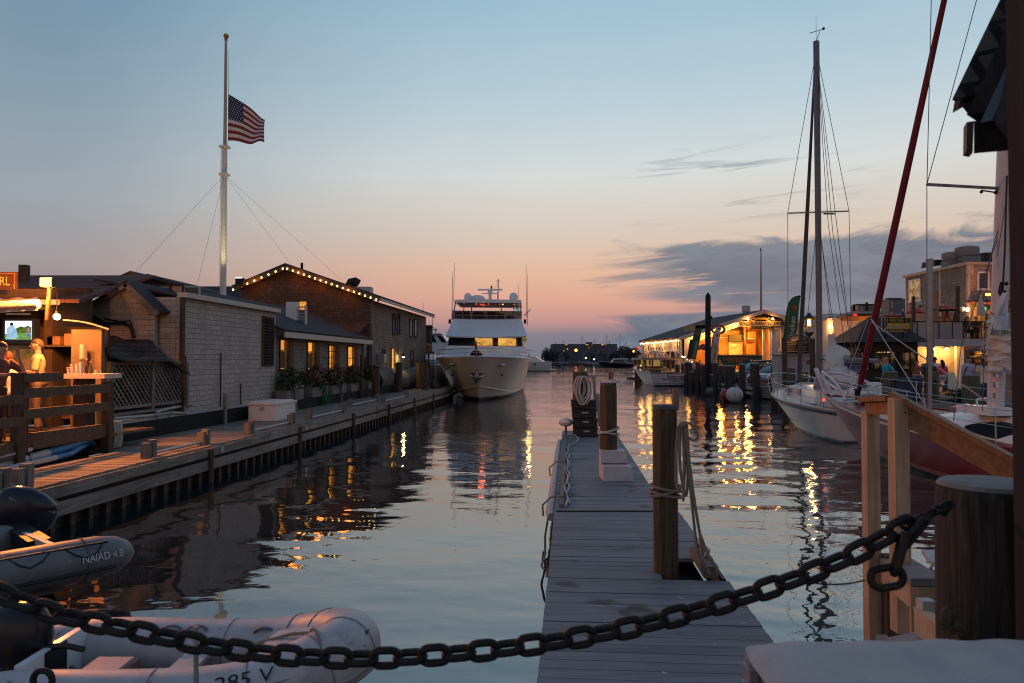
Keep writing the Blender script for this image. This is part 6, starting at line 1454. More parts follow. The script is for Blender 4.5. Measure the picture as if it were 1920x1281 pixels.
MB().prism([rp(1838,230,2.14), rp(1848,232,2.14), rp(1955,20,2.14), rp(1940,10,2.14)], Vector((.02,-.02,0))).build('blue_board', pmat('blue_grey_paint', (.08,.12,.15), .6), t)
MB().prism([rp(1813,229,2.2), rp(1826,227,2.2), rp(1824,286,2.2), rp(1812,284,2.2)], Vector((.02,.05,0))).build('trim_block', pmat('trim_brown', (.13,.105,.09), .7), t)
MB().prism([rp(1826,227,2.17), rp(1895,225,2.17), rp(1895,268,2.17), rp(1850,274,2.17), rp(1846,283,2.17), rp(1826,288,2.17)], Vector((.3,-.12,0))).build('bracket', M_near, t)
MB().prism([rp(1866,232,2.12), rp(1895,100,2.12), rp(1920,100,2.12), rp(1920,260,2.12), rp(1895,270,2.12)], Vector((.1,-.05,0))).build('soffit_board', pmat('soffit', (.10,.085,.08), .8), t)
# stair rail of fresh pine
M_pine = wood('pine', (.46,.30,.18), (.62,.43,.27), 2, 1.1, .6, .2); M_pinex = wood('pine_rail', (.27,.115,.045), (.38,.18,.075), 0, 1.2, .5, .2)
t = thing('stair_rail', 'fresh pine stair rail with two posts and a sloping handrail', 'railing', P(1660, 1200, 4.8))
a = P(1634, 745, 5.2); q = P(1634, 1215, 5.2); MB().box(((a.x+q.x)/2, 5.2, (a.z+q.z)/2-.05), .088, .088, a.z-q.z-.1).build('post', M_pine, t)
a = P(1684, 740, 4.75); q = P(1682, 1190, 4.75); MB().box((a.x, 4.75, (a.z+q.z)/2), .092, .092, a.z-q.z-.04).build('post', M_pine, t)
MB().bar(P(1622,749,5.22), P(1674,747,4.80), .10, .035).build('top_rail', M_pinex, t); MB().bar(P(1628,762,5.2), P(1680,762,4.78), .045, .11).build('under_rail', M_pinex, t)
a, q = P(1672, 738, 4.80), P(1940, 882, 4.1)
MB().bar(a, q, .06, .03).build('handrail_cap', M_pinex, t); MB().bar(a+Vector((.02,.0,-.09)), q+Vector((.02,0,-.085)), .042, .135).build('handrail_board', M_pinex, t)
k = a.lerp(q, .10)
for i, sgn in enumerate((0, .03)): MB().ball(k+Vector((-.012+sgn,-.035,-.075-.01*i)), .006, n=8, m=6).build('screw', M_iron, t, True)
t = thing('gangway', 'weathered wooden gangway frame with a plywood side below the stair rail', 'gangway', P(1720, 1200, 4))
M_ply = wood('old_plywood', (.40,.27,.15), (.52,.37,.22), 2, .7, .8, .25)
z0 = .62; A, B_, C_, D_ = P(1640,1040,5.4), P(1698,1040,5.4), P(1772,1085,3.9), P(1708,1085,3.9)
MB().prism([A, B_, C_, D_], -Z3*.04).build('platform', wood('platform_grey', (.16,.15,.145), (.25,.235,.225), 0, .8), t)
MB().prism([D_-Z3*.045, C_+X3*.3-Z3*.045, C_+X3*.3-Z3*1.3, D_-Z3*1.3], Y3*.02).build('ply_side', M_ply, t)
MB().prism([A+Vector((.0,-.02,-.04)), D_+Vector((.0,-.02,-.04)), D_+Vector((0,-.02,-.16)), A+Vector((0,-.02,-.16))], X3*.03).build('side_beam', M_pine, t)
for px in (1668, 1690): q = P(px, 1040, 5.1); MB().bar((q.x, 5.1, -.2), (q.x, 5.1, q.z), .08, .08).build('leg', M_brownz, t)
a, q = P(1642,1192,3.0), P(1690,1225,2.3); MB().prism([P(1642,1190,3.6), P(1662,1190,3.6), P(1705,1238,2.4), P(1650,1238,2.4)], -Z3*.05).build('tread', M_greyx, t)
MB().prism([P(1662,1196,3.4), P(1738,1180,3.4), P(1760,1225,2.5), P(1690,1232,2.5)], -Z3*.04).build('tread', pmat('tread_grey', (.20,.20,.20), .8), t)
for o in (0, .07): MB().bar(P(1727,1163,3.1)+X3*o-Z3*o, P(1800,1225,2.3)+X3*o-Z3*o, .05, .10).build('stringer', M_pine, t)
MB().bb(P(1730,1130,3.0).x, P(1755,1130,3.0).x, 3.0, 3.05, P(0,1160,3.0).z, P(0,1128,3.0).z).build('cleat_block', M_cream, t)
tag(MB().prism([G(1728,1038,.35), G(1790,1038,.35), G(1800,1075,.35), G(1745,1060,.35)], Z3*.04).build('grating', pmat('grating_pale', (.45,.43,.43), .7, var=.3, scale=30), None), 'pale grating beyond the gangway platform', 'grating')
t = thing('dock_box', 'rounded pale dock box lid in the bottom right corner', 'box', P(1660, 1281, 1.5))
def lid(i, j):
    x = 1404+560*i; c_ = P(x, 1216, 1.62); bulge = min(1, i*9, 1)**.5
    y = 1.68-.55*j; z = P(1500, 1238, 1.62).z
    return Vector((P(x, 1216, 1.62).x, y-.03*(1-bulge), z+.035*math.sin(min(1, j*5)*1.57)*bulge-.03*j**2+.006*math.sin(i*14+3*j)*j+.016*noise.noise(Vector((i*5,j*2.5,1)))))
MB().sheet(lid, 40, 12, .03).build('lid', pmat('lid_canvas', (.40,.39,.38), .7, var=.12, scale=6, bump=.2, bscale=80, stain=(.33,.31,.30)), t, True)
zl = P(1500, 1240, 1.62).z
MB().bb(P(1408,1216,1.64).x, P(1408,1216,1.64).x+.62, 1.10, 1.66, zl-.5, zl-.005).build('body', pmat('box_body', (.30,.29,.29), .6, var=.15), t)
MB().box(P(1407,1262,1.6), .02, .05, .03).build('hinge', M_galv, t)
# ================================================================== right side: wharf
WZ = .75
M_plank = wood('wharf_planks', (.12,.105,.09), (.20,.18,.155), 0, .7, .85, .3)
M_clapW = shingle('white_clapboard', (.56,.52,.46), (.60,.56,.50), (1, 0), 3.0, .115, (.22,.20,.18), .5, wear=(.52,.47,.41))
M_clapL = shingle('white_clapboard_side', (.56,.52,.46), (.60,.56,.50), (0, 1), 3.0, .115, (.22,.20,.18), .5, wear=(.52,.47,.41))
E_str = emit('string_bulb', srgb(255,214,150), 9)
def wharf():
    t = thing('timber_wharf', 'broad timber wharf on the right carried on dark piles', 'wharf', (30, 50, 0))
    edge = [(14.0,94),(16.3,73),(15.3,46.5),(16.2,44),(15.6,31),(15.2,27.2),(60,25.5),(60,94)]
    MB().prism([(x, y, WZ-.12) for x, y in edge], (0,0,.12)).build('deck', M_plank, t)
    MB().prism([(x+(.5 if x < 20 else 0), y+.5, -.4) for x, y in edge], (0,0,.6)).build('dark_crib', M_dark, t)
    for (x0,y0),(x1,y1) in zip(edge[1:6], edge[2:7]):
        MB().bar((x0-.03,y0,WZ-.16), (x1-.03 if x1 < 50 else x1,y1-.03,WZ-.16), .08, .30).build('edge_beam', M_grey, t)
    x0,y0 = 15.55,52; x1,y1 = 15.15,46.6
    for z in (.62, .30): MB().bar((x0-.12,y0+8,z), (x1-.12,y1,z), .06, .17).build('pale_rail', pmat('pale_rail', (.36,.35,.34), .7, var=.25, scale=4), t)
    MB().bar((15.2,46.35,.35), (16.2,43.85,.35), .10, .55).build('fascia', M_grey, t)
    rnd = random.Random(9)
    # piles along the edge: each a thing
    lab = 'weathered round piling in the row along the edge of the right hand wharf'
    proto = None; k = 0
    spots = []
    for i in range(22):
        s = i/21; y = 72-26*s; x = 16.2+(15.25-16.2)*s-.25; spots.append((x+rnd.uniform(-.2,.25), y+rnd.uniform(-.3,.3), rnd.uniform(.17,.23), rnd.uniform(1.95,2.22) if i % 3 else rnd.uniform(1.0,1.5)))
    for x, y, r, zt in spots:
        q = thing('wharf_piling', lab, 'piling', (x, y, 0), 'pilings along the right hand wharf')
        lx = rnd.uniform(-.05,.05)
        MB().tube([(x+lx*.5,y,-.5), (x,y,.5), (x+lx,y,zt-.04), (x+lx,y,zt)], [r*1.02,r,r*.97,r*.88], 12).build('shaft', M_wpile, q, True)
        MB().lathe((x+lx,y,zt), [(r*.96,-.05),(r*.97,.0),(r*.8,.04),(0,.06)], 12).build('cap', pmat('piling_cap', (.26,.26,.28), .7, var=.2), q, True)
    for px, Y, py, r, lb in ((1417,44.2,682,.20,'big square topped piling before the dark parked car'), (1452,42.6,684,.19,'big piling with an orange tag beside the white car')):
        x = P(px,700,Y).x; zt = P(px,py,Y).z; q = thing('wharf_piling', lb, 'piling', (x,Y,0), 'pilings along the right hand wharf')
        MB().tube([(x,Y,-.5),(x,Y,zt-.05),(x,Y,zt)], [r*1.03,r,r*.95], 14).build('shaft', M_wpile, q, True); MB().lathe((x,Y,zt), [(r,-.04),(r,.0),(r*.8,.04),(0,.05)], 14).build('cap', pmat('piling_cap', (.26,.26,.28), .7), q, True)
        if px > 1440: MB().box((x+.02,Y-r,zt-.22), .28,.03,.24).build('orange_tag', pmat('orange_tag', (.30,.15,.04), .7), q)
    for px, y0, y1, Y, lb in ((1470.5,634,740,38,'slim timber post left of the black notice board'), (1523,635,715,38,'slim timber post right of the black notice board'), (1463,660,745,41,'thin post below the small white notice')):
        a, c = P(px,y0,Y), P(px,y1,Y); tag(MB().bar((a.x,Y,.2), (a.x,Y,a.z), .2, .2).build('timber_post', M_brownz, None), lb, 'post')
    # the tall black mast pole with a camera
    q = thing('utility_pole', 'tall black timber pole with a small camera beside the lobster house', 'pole', P(1327,690,58)); a, c = P(1327,715,58), P(1327.5,549,58)
    MB().tube([(a.x,58,-.4), (c.x,58,c.z-.25), (c.x,58,c.z)], [.26,.20,.05], 12).build('shaft', M_dark, q, True); MB().ball(P(1333,595.5,57.8), .13).bar(P(1327,596,57.8), P(1333,595,57.8), .06, .06).build('camera', M_iron, q, True)
    # bollards in front of the people
    bl = [(1670,697,31.5,.26,'square topped bollard with a chain beside the man in teal'), (1746,697,30.5,.27,'dark bollard with a box on top near the man with dark hair'), (1820,704,27.6,.30,'thick green grey bollard in front of the man in the lavender shirt'), (1505,697,34,.22,'bollard behind the bow of the white sloop'), (1483,690,36,.20,'slim bollard near the pulpit of the white sloop'), (1545,706,33,.22,'bollard under the crumpled white sail')]
    pts = []
    for px, py, Y, r, lb in bl:
        x = P(px,py,Y).x; zt = P(px,py,Y).z; q = thing('wharf_bollard', lb, 'bollard', (x,Y,WZ), 'bollards on the right hand wharf')
        MB().tube([(x,Y,WZ-.8),(x,Y,zt-.05),(x,Y,zt)], [r*1.03,r,r*.96], 14).build('shaft', wood('green_pile', (.07,.07,.045), (.125,.12,.08), 2, .8), q, True); MB().lathe((x,Y,zt), [(r*.98,-.04),(r*.99,0),(r*.85,.02),(0,.025)], 14).build('cap', pmat('bollard_cap', (.20,.19,.17), .7), q, True); pts.append(Vector((x,Y,zt-.35)))
    for i, j, lb in ((0,1,'slack dark chain hung between two wharf bollards'), (1,2,'dark chain between the thick bollard and the dark bollard')):
        tag(MB().tube(catenary(pts[i]-Y3*.25, pts[j]-Y3*.25, .32, 24), .035, 6).build('bollard_chain', M_iron, None, True), lb, 'chain')
    p = P(1742,690,30.4); tag(MB().box(p-Z3*.12, .46,.3,.34).build('power_box', M_black, None), 'dark box standing on the bollard before the man with dark hair', 'box')
    p = P(1751,702,31); tag(MB().box((p.x,31,(WZ+p.z)/2), .22,.22,p.z-WZ).box((p.x,31,p.z), .3,.3,.06).build('power_pedestal', pmat('pedestal_grey', (.33,.34,.34), .6), None), 'pale grey power pedestal beside the dark bollard', 'pedestal')
    # buoys at the wharf foot
    for px, py, Y, r, c_, lb in ((1377.5,741,41.5,.46,(.55,.53,.52),'big round white fender ball floating at the wharf edge'), (1363,742,42.5,.40,(.30,.03,.03),'red fender ball half hidden behind the big white one'), (1331,734,50,.26,(.10,.12,.13),'small dark fender ball at the foot of the wharf')):
        q = thing('fender_ball', lb, 'buoy', P(px,py,Y)); MB().ball(P(px,py,Y), r, n=18, m=12).build('body', pmat('ball_%d' % px, c_, .45, var=.15, scale=2, stain=(c_[0]*.5,c_[1]*.42,c_[2]*.35)), q, True); MB().lathe(P(px,py,Y)+Z3*r*.94, [(r*.22,0),(r*.2,r*.15),(r*.08,r*.2),(.0,r*.21)], 10).build('eye', M_iron, q, True)
wharf()

# ------------------------------------------------------------------ lobster house
def lobster_house():
    Yf = 75; t = thing('lobster_house', 'long white wharf building with a glowing open front and green signs', 'building', (24, 80, WZ))
    q = lambda px, py, dy=0: P(px, py, Yf+dy)
    xl, xa, xr = q(1279,633).x, q(1427,585).x, q(1553,622).x; zl, za, zr = q(1279,633).z, q(1427,585).z, q(1553,622).z
    bk = Vector((-1.35, 16, 0))
    # roof
    rf = MB(); up = Z3*.18
    for (x0,z0,x1,z1) in ((xa,za,xl-.45,zl-.12),(xa,za,xr+.2,zr)):
        p, s = Vector((x0,Yf-.9,z0+.0)), Vector((x1,Yf-.9,z1)); rf.prism([p,s,s+up,p+up], bk)
    rf.build('roof', pmat('wharf_roof', (.05,.045,.045), .9, var=.3, scale=3, bump=.4, bscale=12), t)
    for (x0,z0,x1,z1) in ((xa,za,xl-.45,zl-.12),(xa,za,xr+.2,zr)): MB().bar((x0,Yf-.95,z0-.02), (x1,Yf-.95,z1-.02), .08, .36).build('rake_board', pmat('rake_pink', (.48,.40,.36), .6), t)
    # left long side with two rows of small windows
    d = bk.normalized(); A = Vector((xl,Yf,WZ)); L = 16
    sw = MB().prism([A, A+bk, A+bk+Z3*(zl-WZ), A+Z3*(zl-WZ)], X3*.2); sw.build('side_wall', M_clapL, t)
    M_frm = pmat('frame_white', (.72,.68,.6), .5)
    for row, (za_, zb_) in enumerate(((3.45,4.35),(2.0,3.15))):
        for i in range(13):
            u_ = .9+1.13*i
            if row == 0 and i in (2,3): continue
            o = A+d*u_+Z3*(za_-WZ)-X3*.03
            f = MB(); f.bar(o, o+d*.74, .06, .09).bar(o+Z3*(zb_-za_), o+d*.74+Z3*(zb_-za_), .06, .09).bar(o, o+Z3*(zb_-za_), .06, .09, d).bar(o+d*.74, o+d*.74+Z3*(zb_-za_), .06, .09, d)
            w = f.build('window', M_frm, t); MB().prism([o+d*.05+X3*.02, o+d*.69+X3*.02, o+d*.69+X3*.02+Z3*(zb_-za_), o+d*.05+X3*.02+Z3*(zb_-za_)], X3*.02).build('pane', pmat('pane_dim', (.06,.07,.08), .15, spec=.7), w)
    MB().bar(A+Z3*(3.3-WZ)-X3*.05, A+bk+Z3*(3.3-WZ)-X3*.05, .1, .10).build('belt_board', M_frm, t)
    # front: left panel, gable band, opening
    MB().prism([(xl,Yf,WZ),(q(1301,660).x,Yf,WZ),(q(1301,660).x,Yf,zl+.25),(xl,Yf,zl)], Y3*.2).build('front_panel', M_clapW, t)
    gz = q(1400,611).z
    gw = MB().prism([(q(1301,0).x,Yf+.02,zl-.5),(q(1385,0).x,Yf+.02,gz),(xa,Yf+.02,gz),(xa,Yf+.02,za-.1),(q(1301,0).x,Yf+.02,zl+.22)], Y3*.15); gw.build('gable_left', pmat('gable_cream', (.62,.55,.44), .6), t)
    MB().prism([(xa,Yf+.02,gz),(q(1459,0).x,Yf+.02,gz),(q(1459,0).x,Yf+.02,q(1459,596).z),(xa,Yf+.02,za-.1)], Y3*.15).build('gable_right', M_dark, t)
    MB().prism([(q(1383,0).x,Yf-.05,q(0,604).z),(q(1464,0).x,Yf-.05,q(0,604).z),(q(1455,0).x,Yf-.05,q(0,594).z),(xa,Yf-.05,za-.3),(q(1398,0).x,Yf-.05,q(0,595).z)], Y3*.05).build('gable_dark', pmat('gable_brown', (.05,.03,.02), .8), t)
    MB().prism([(q(1459,0).x,Yf,WZ),(xr,Yf,WZ),(xr,Yf,zr-.05),(q(1459,0).x,Yf,q(0,596).z)], Y3*.2).build('right_wall', M_clapW, t)
    # opening: deep room behind
    zi = 5.9
    wm = pmat('bar_interior', (.42,.24,.10), .8, var=.35, scale=1.2); x0, x1 = q(1301,0).x, q(1459,0).x
    MB().bb(x0, x1, Yf+4.5, Yf+4.7, WZ, zi).build('back_wall', wm, t); MB().bb(x0-.1, x0, Yf+.2, Yf+4.5, WZ, zi).build('inner_wall', wm, t); MB().bb(x1, x1+.1, Yf+.2, Yf+4.5, WZ, zi).build('inner_wall', wm, t)
    MB().bb(x0, x1, Yf, Yf+4.6, WZ, WZ+.08).build('floor', M_brownx, t); MB().bb(x0, x1, Yf+.2, Yf+4.6, zi, zi+.1).build('ceiling', wm, t)
    def bx(a, c, y0, y1, dy, th, nm, mt): MB().bb(q(a,0,dy).x, q(c,0,dy).x, Yf+dy, Yf+dy+th, q(0,y1,dy).z, q(0,y0,dy).z).build(nm, mt, t)
    bx(1363,1387,628,641,3.6,.5,'menu_board',pmat('menu_green', (.05,.06,.045), .7)); bx(1362,1388,642,668,4.0,.4,'white_cabinet',pmat('cab_cream', (.55,.46,.34), .6)); bx(1390,1394,612,668,3,.15,'pillar',M_brownz); bx(1412,1416,622,668,2.6,.15,'pillar',M_brownz)
    bx(1392,1412,645,668,3.8,.5,'brown_counter',wm); bx(1398,1414,622,633,3.4,.6,'hood',pmat('hood_copper', (.45,.24,.08), .4, .4)); bx(1396,1410,634,636,3.2,.1,'lit_shelf',emit('shelf_glow', srgb(255,190,90), 1.6)); bx(1345,1362,622,624,4.2,.2,'shelf',M_cream); bx(1345,1362,632,634,4.2,.2,'shelf',M_cream); bx(1368,1383,612,620,4.2,.3,'cooking_pots',M_iron); bx(1384,1396,613,640,4.3,.2,'dark_rack',M_brownz)
    MB().tube([q(1366,646,3.8), q(1372,651,3.75), q(1378,651,3.75), q(1385,646,3.8)], .07, 6).build('curved_emblem', emit('emblem_glow', srgb(255,190,80), 1.2), t, True)
    # counter with banner
    bx(1341,1424,666,685,-.6,.5,'bar_counter',M_brownx)
    bn = MB().bb(q(1342,0,-.62).x, q(1421,0,-.62).x, Yf-.65, Yf-.62, q(0,684.2,-.62).z, q(0,667,-.62).z).build('banner', pmat('banner_green', (.028,.075,.035), .7, var=.3, scale=.6), t)
    M_rl = pmat('banner_red', (.50,.14,.10), .7)
    text('LOBSTER BAR', 'lettering', M_rl, bn, q(1379.5,672.5,-.67), X3, Z3, .27, 2.42); text('NOW OPEN', 'lettering', M_rl, bn, q(1379,677.5,-.67), X3, Z3, .21, 1.55)
    MB().bb(q(1341,0,-.7).x, q(1424,0,-.7).x, Yf-.75, Yf, q(0,667,-.7).z, q(0,665,-.7).z).build('counter_top', pmat('counter_wood', (.42,.26,.12), .5), t)
    for px in (1427,1439): bx(px-1.8,px+1.8,617,690,-.3,.18,'column',M_frm)
    bx(1441.5,1458,618,672,-.15,.1,'white_door',pmat('door_pink', (.50,.42,.38), .6)); bx(1440,1459.5,616.5,618,-.2,.14,'door_head',M_frm); bx(1446,1459,611.5,616,-.15,.1,'cream_panel',pmat('gable_cream', None))
    # signs
    sg = MB().bb(q(1381,0,-.5).x, q(1465,0,-.5).x, Yf-.55, Yf-.45, q(0,610.8,-.5).z, q(0,603.2,-.5).z).build('name_board', pmat('sign_green', (.018,.032,.018), .5), t)
    M_gl = pmat('sign_gold', (.62,.42,.18), .5)
    for z in (603.1,610.9): MB().bar(q(1381,z,-.56), q(1465,z,-.56), .03, .06).build('sign_trim', M_gl, sg)
    text('AQUIDNECK LOBSTER Co.', 'lettering', M_gl, sg, q(1424.5,607,-.57), X3, Z3, .30, 4.1)
    s2 = MB().bb(q(1402.5,0,-.5).x, q(1446,0,-.5).x, Yf-.55, Yf-.45, q(0,616.8,-.5).z, q(0,611.2,-.5).z).build('wharf_board', pmat('sign_black', (.012,.012,.014), .5), t)
    text('NATELLIS WHARF', 'lettering', pmat('sign_dull_gold', (.34,.22,.11), .6), s2, q(1424,614,-.57), X3, Z3, .19, 2.05)
    em = MB()
    for s in (-1, 1): em.tube([q(1427+s*10,598,-.55), q(1427+s*15,596.5,-.55), q(1427+s*19,598,-.55), q(1427+s*17,601,-.55), q(1427+s*12,601.5,-.55), q(1427+s*10,598.5,-.55)], .08, 6).tube([q(1427+s*18,599,-.55), q(1427+s*25,599,-.55)], [.10,.14], 6)
    em.tube([q(1418,597.5,-.55), q(1436,597.5,-.55)], .12, 6); em.build('claw_emblem', pmat('claw_gold', (.60,.36,.08), .4), t, True)
    for i, (px, py) in enumerate(((1402.5,598.5),(1448.5,598))):
        l = MB().lathe(q(px,py,-.8), [(.05,.1),(.16,.0),(.18,-.08)], 10, Vector((0,-1,-.6))).build('spot_lamp', M_iron, t, True); MB().ball(q(px,py,-.9), .11).build('bulb', E_str, l, True); lamp('spot_glow', l, q(px,py+2,-1.1), C_warm, 60, .12)
    # lamps under the left rake and strings along the eave
    for i, (px, py) in enumerate(((1380,608),(1330,625),(1349,617),(1303,634))):
        l = MB().ball(q(px,py,-.25), .10, n=8, m=6).build('rake_lamp', E_str, t, True); lamp('rake_glow', l, q(px,py+1,-.5), C_warm, 110, .12)
    st = MB(); bl = []
    for i in range(26):
        p = A+d*(.5+.6*i)+Z3*(zl-WZ-.22+.06*math.sin(i*1.9))-X3*.22; bl.append(p)
    st.tube(bl, .015, 5); sl = thing('string_lights', 'bright string of bulbs along the eave of the lobster house', 'string lights', bl[0]); st.build('cable', M_black, sl)
    for p in bl: MB().ball(p-Z3*.08, .06, n=8, m=6).build('bulb', E_str, sl, True)
    for i in (3,9,15,21): lamp('bulb_glow', sl, bl[i]-X3*.5-Z3*.3, C_warm, 85, .3)
    for px, py, e in ((1350,634,110),(1400,628,150),(1375,655,60)): lamp('room_light', t, q(px,py,2.2), srgb(255,160,60), e*3.6, .25)
    # cupola and flag mast on the roof
    c = q(1394.5,0,6); z0, z1 = q(0,590,6).z, q(0,574,6).z
    MB().box((c.x,Yf+6,z0-.2), .55,.55,1.0).lathe((c.x,Yf+6,z0+.2), [(.28,0),(.43,.15)], 12).lathe((c.x,Yf+6,z0+.3), [(.44,0),(.44,z1-z0-.3),(.36,z1-z0-.25)], 14).build('roof_vent', pmat('vent_grey', (.40,.39,.40), .5), t)
    MB().cyl(q(1427,586,-.2), q(1426.8,467,-.2), .11, .05, 8).build('flag_staff', pmat('staff_pink', (.30,.20,.17), .6), t)
    MB().cyl(q(1426,470,-.2)+Z3*.0, q(1426,466,-.2), .06, n=6).build('staff_tip', M_iron, t)
    return t
lobster_house()
def ring_sign():
    Y = 66; t = thing('ring_sign', 'oval red and blue ring sign with gold letters on a stalk', 'sign', P(1346.5,640,Y))
    c = P(1346.5,618,Y); n = 40
    for nm, col, a0, a1 in (('upper_band',(.16,.02,.02),-.1,3.24),('lower_band',(.02,.035,.09),3.24,6.18)):
        MB().tube([c+Vector((.56*math.cos(a0+(a1-a0)*i/n), 0, .36*math.sin(a0+(a1-a0)*i/n))) for i in range(n+1)], .10, 8).build(nm, pmat('ring_'+nm, col, .5), t, True)
    s = 'LOBSTER BAR'
    for i, ch in enumerate(s):
        if ch == ' ': continue
        a = math.pi*(.90-.80*i/(len(s)-1)); r = Vector((math.sin(a),0,-math.cos(a))); text(ch, 'letter', pmat('sign_gold', None), t, c+Vector((.56*math.cos(a), -.105, .36*math.sin(a))), r, Vector((math.cos(a),0,math.sin(a))), .10)
    MB().cyl(P(1346.5,627,Y+.1), (c.x,Y+.1,WZ), .05, n=8).build('stalk', M_iron, t)
ring_sign()
def feather(px0, py0, px1, py1, w, Y, lab, col, letter, lcol, word, tail=None, wide=1.0, size=.5):
    """feather banner: curved pole, cloth with star and vertical lettering; (px0,py0) foot, (px1,py1) tip"""
    t = thing('feather_flag', lab, 'banner', P(px0, py0, Y), 'feather flags on the wharf')
    foot, tip = P(px0, py0, Y), P(px1, py1, Y); H = (tip-foot).length; W_ = w/F_PX*Y
    ax = tip-foot; lean = Vector((ax.x/H,0,ax.z/H)); side = Vector((lean.z,0,-lean.x))
    edge = [foot+lean*(H*i/10)-side*(0) for i in range(9)]
    # pole bends to the right near the top
    pole = [foot+lean*(H*s)+side*(W_*b_) for s, b_ in ((-.02,-.02),(.3,-.01),(.6,0),(.8,.06),(.9,.22),(.96,.48),(1.0,.95))]
    pole = smooth_path(pole, 4); MB().tube(pole, .03, 6).build('pole', M_black, t, True)
    pl = smooth_path([foot+lean*(H*s)+side*(W_*b_) for s, b_ in ((.06,.0),(.3,.0),(.6,.01),(.8,.07),(.9,.23),(.96,.49),(.995,.93))], 4)
    N = len(pl)-1
    def f(i, j):
        k = j*N; a = int(min(k, N-1)); p = pl[a].lerp(pl[a+1], k-a); s = (p-foot).dot(lean)/H
        r = foot+lean*(H*s)+side*(W_*(.86+.16*min(1,s*1.1)))
        q = p.lerp(r, i); return q+Y3*(.05*math.sin(i*3+j*7))
    MB().sheet(f, 8, 40, .012).build('cloth', pmat(col[0], col[1], .8, var=.12, scale=2), t, True)
    nm = pmat(lcol[0], lcol[1], .7); mid = lambda s, o=.5: foot+lean*(H*s)+side*(W_*o)-Y3*.09
    sc = W_*.30; c = mid(.80,.58); st = MB(); pts = [c+(lean*math.cos(math.pi*2*q/10)+side*math.sin(math.pi*2*q/10))*(sc if q % 2 == 0 else sc*.42) for q in range(10)]
    st.prism(pts, -Y3*.01).build('star', pmat('flag_star_red', (.42,.05,.05), .7), t)
    text(word, 'lettering', nm, t, mid(size,.52), lean, -side, W_*.46, H*.46)
    if tail: MB().prism([foot+lean*(H*.03)-side*W_*.35, foot+lean*(H*.04)+side*W_*.15-Y3*.02, foot+lean*(H*.62)-Y3*.02, foot+lean*(H*.60)-side*W_*.35], -Y3*.01).build('dark_panel', pmat('tail_brown', tail, .8), t)
feather(1466,668,1478,552,23,44,'large green feather flag with a red star by the black notice board',('feather_green',(.030,.105,.045)),None,('feather_white',(.50,.48,.46)),'Heineken',size=.42)
feather(1292,676,1303,612,13.5,64,'green feather flag with white letters in front of the lobster house',('feather_green',(.030,.105,.045)),None,('feather_white',(.50,.48,.46)),'Heineken',size=.34,tail=(.05,.02,.015))
feather(1329.5,686,1339,613,13,62,'white feather flag with a red star and dark letters beside the black pole',('feather_pale',(.42,.39,.42)),None,('feather_dark',(.03,.05,.035)),'Heineken LIGHT',size=.36)

def parasol(lab, px, pyt, pye, Y, wpx, col, base=WZ, closed=False, group='parasols on the wharf', col2=None):
    top = P(px, pyt, Y); e = P(px, pye, Y).z; r = wpx/2/F_PX*Y; t = thing('parasol', lab, 'parasol', (top.x, Y, base), group)
    MB().cyl((top.x,Y,base), (top.x,Y,top.z+.05), .025, n=8).build('pole', pmat('parasol_pole', (.30,.20,.10), .6), t)
    m = pmat('canopy_%d_%d_%d' % tuple(int(c*1000) for c in col), col, .8, var=.1)
    if closed:
        rings = []
        for s, k in ((0,.9),(.2,1.0),(.5,.75),(.8,.45),(1,.08)):
            rings.append([Vector((top.x+r*k*(1+.14*math.cos(6*a))*math.cos(a), Y+r*k*(1+.14*math.cos(6*a))*math.sin(a), e+(top.z-e)*s)) for a in [2*math.pi*i/24 for i in range(24)]])
        MB().rings(rings).build('canopy', m, t, True)
    else:
        def f(i, j):
            a = 2*math.pi*i; k = .03+.97*j; sag = .05*r*math.cos(8*a)*j
            return Vector((top.x+r*k*math.cos(a), Y+r*k*math.sin(a), top.z-(top.z-e)*j**1.15+sag*.4))
        MB().sheet(f, 32, 5, .012).build('canopy', m, t)
        if col2: 
            g_ = lambda i, j: f(.62+.25*i, .06+.94*j)+Z3*.012
            MB().sheet(g_, 8, 5, .008).build('canopy_panel', pmat('canopy2_%d' % int(col2[0]*1000), col2, .8), t)
    MB().lathe((top.x,Y,top.z), [(.05,-.02),(.06,.02),(.02,.10),(0,.11)], 8).build('finial', M_cream, t, True)
parasol('small red parasol at the far end of the pier beside the lobster house', 1193.5, 650.5, 654.5, 88, 19, (.36,.02,.03))
parasol('dark red parasol before the open front of the lobster house', 1318, 645, 656, 68, 38, (.26,.035,.05))

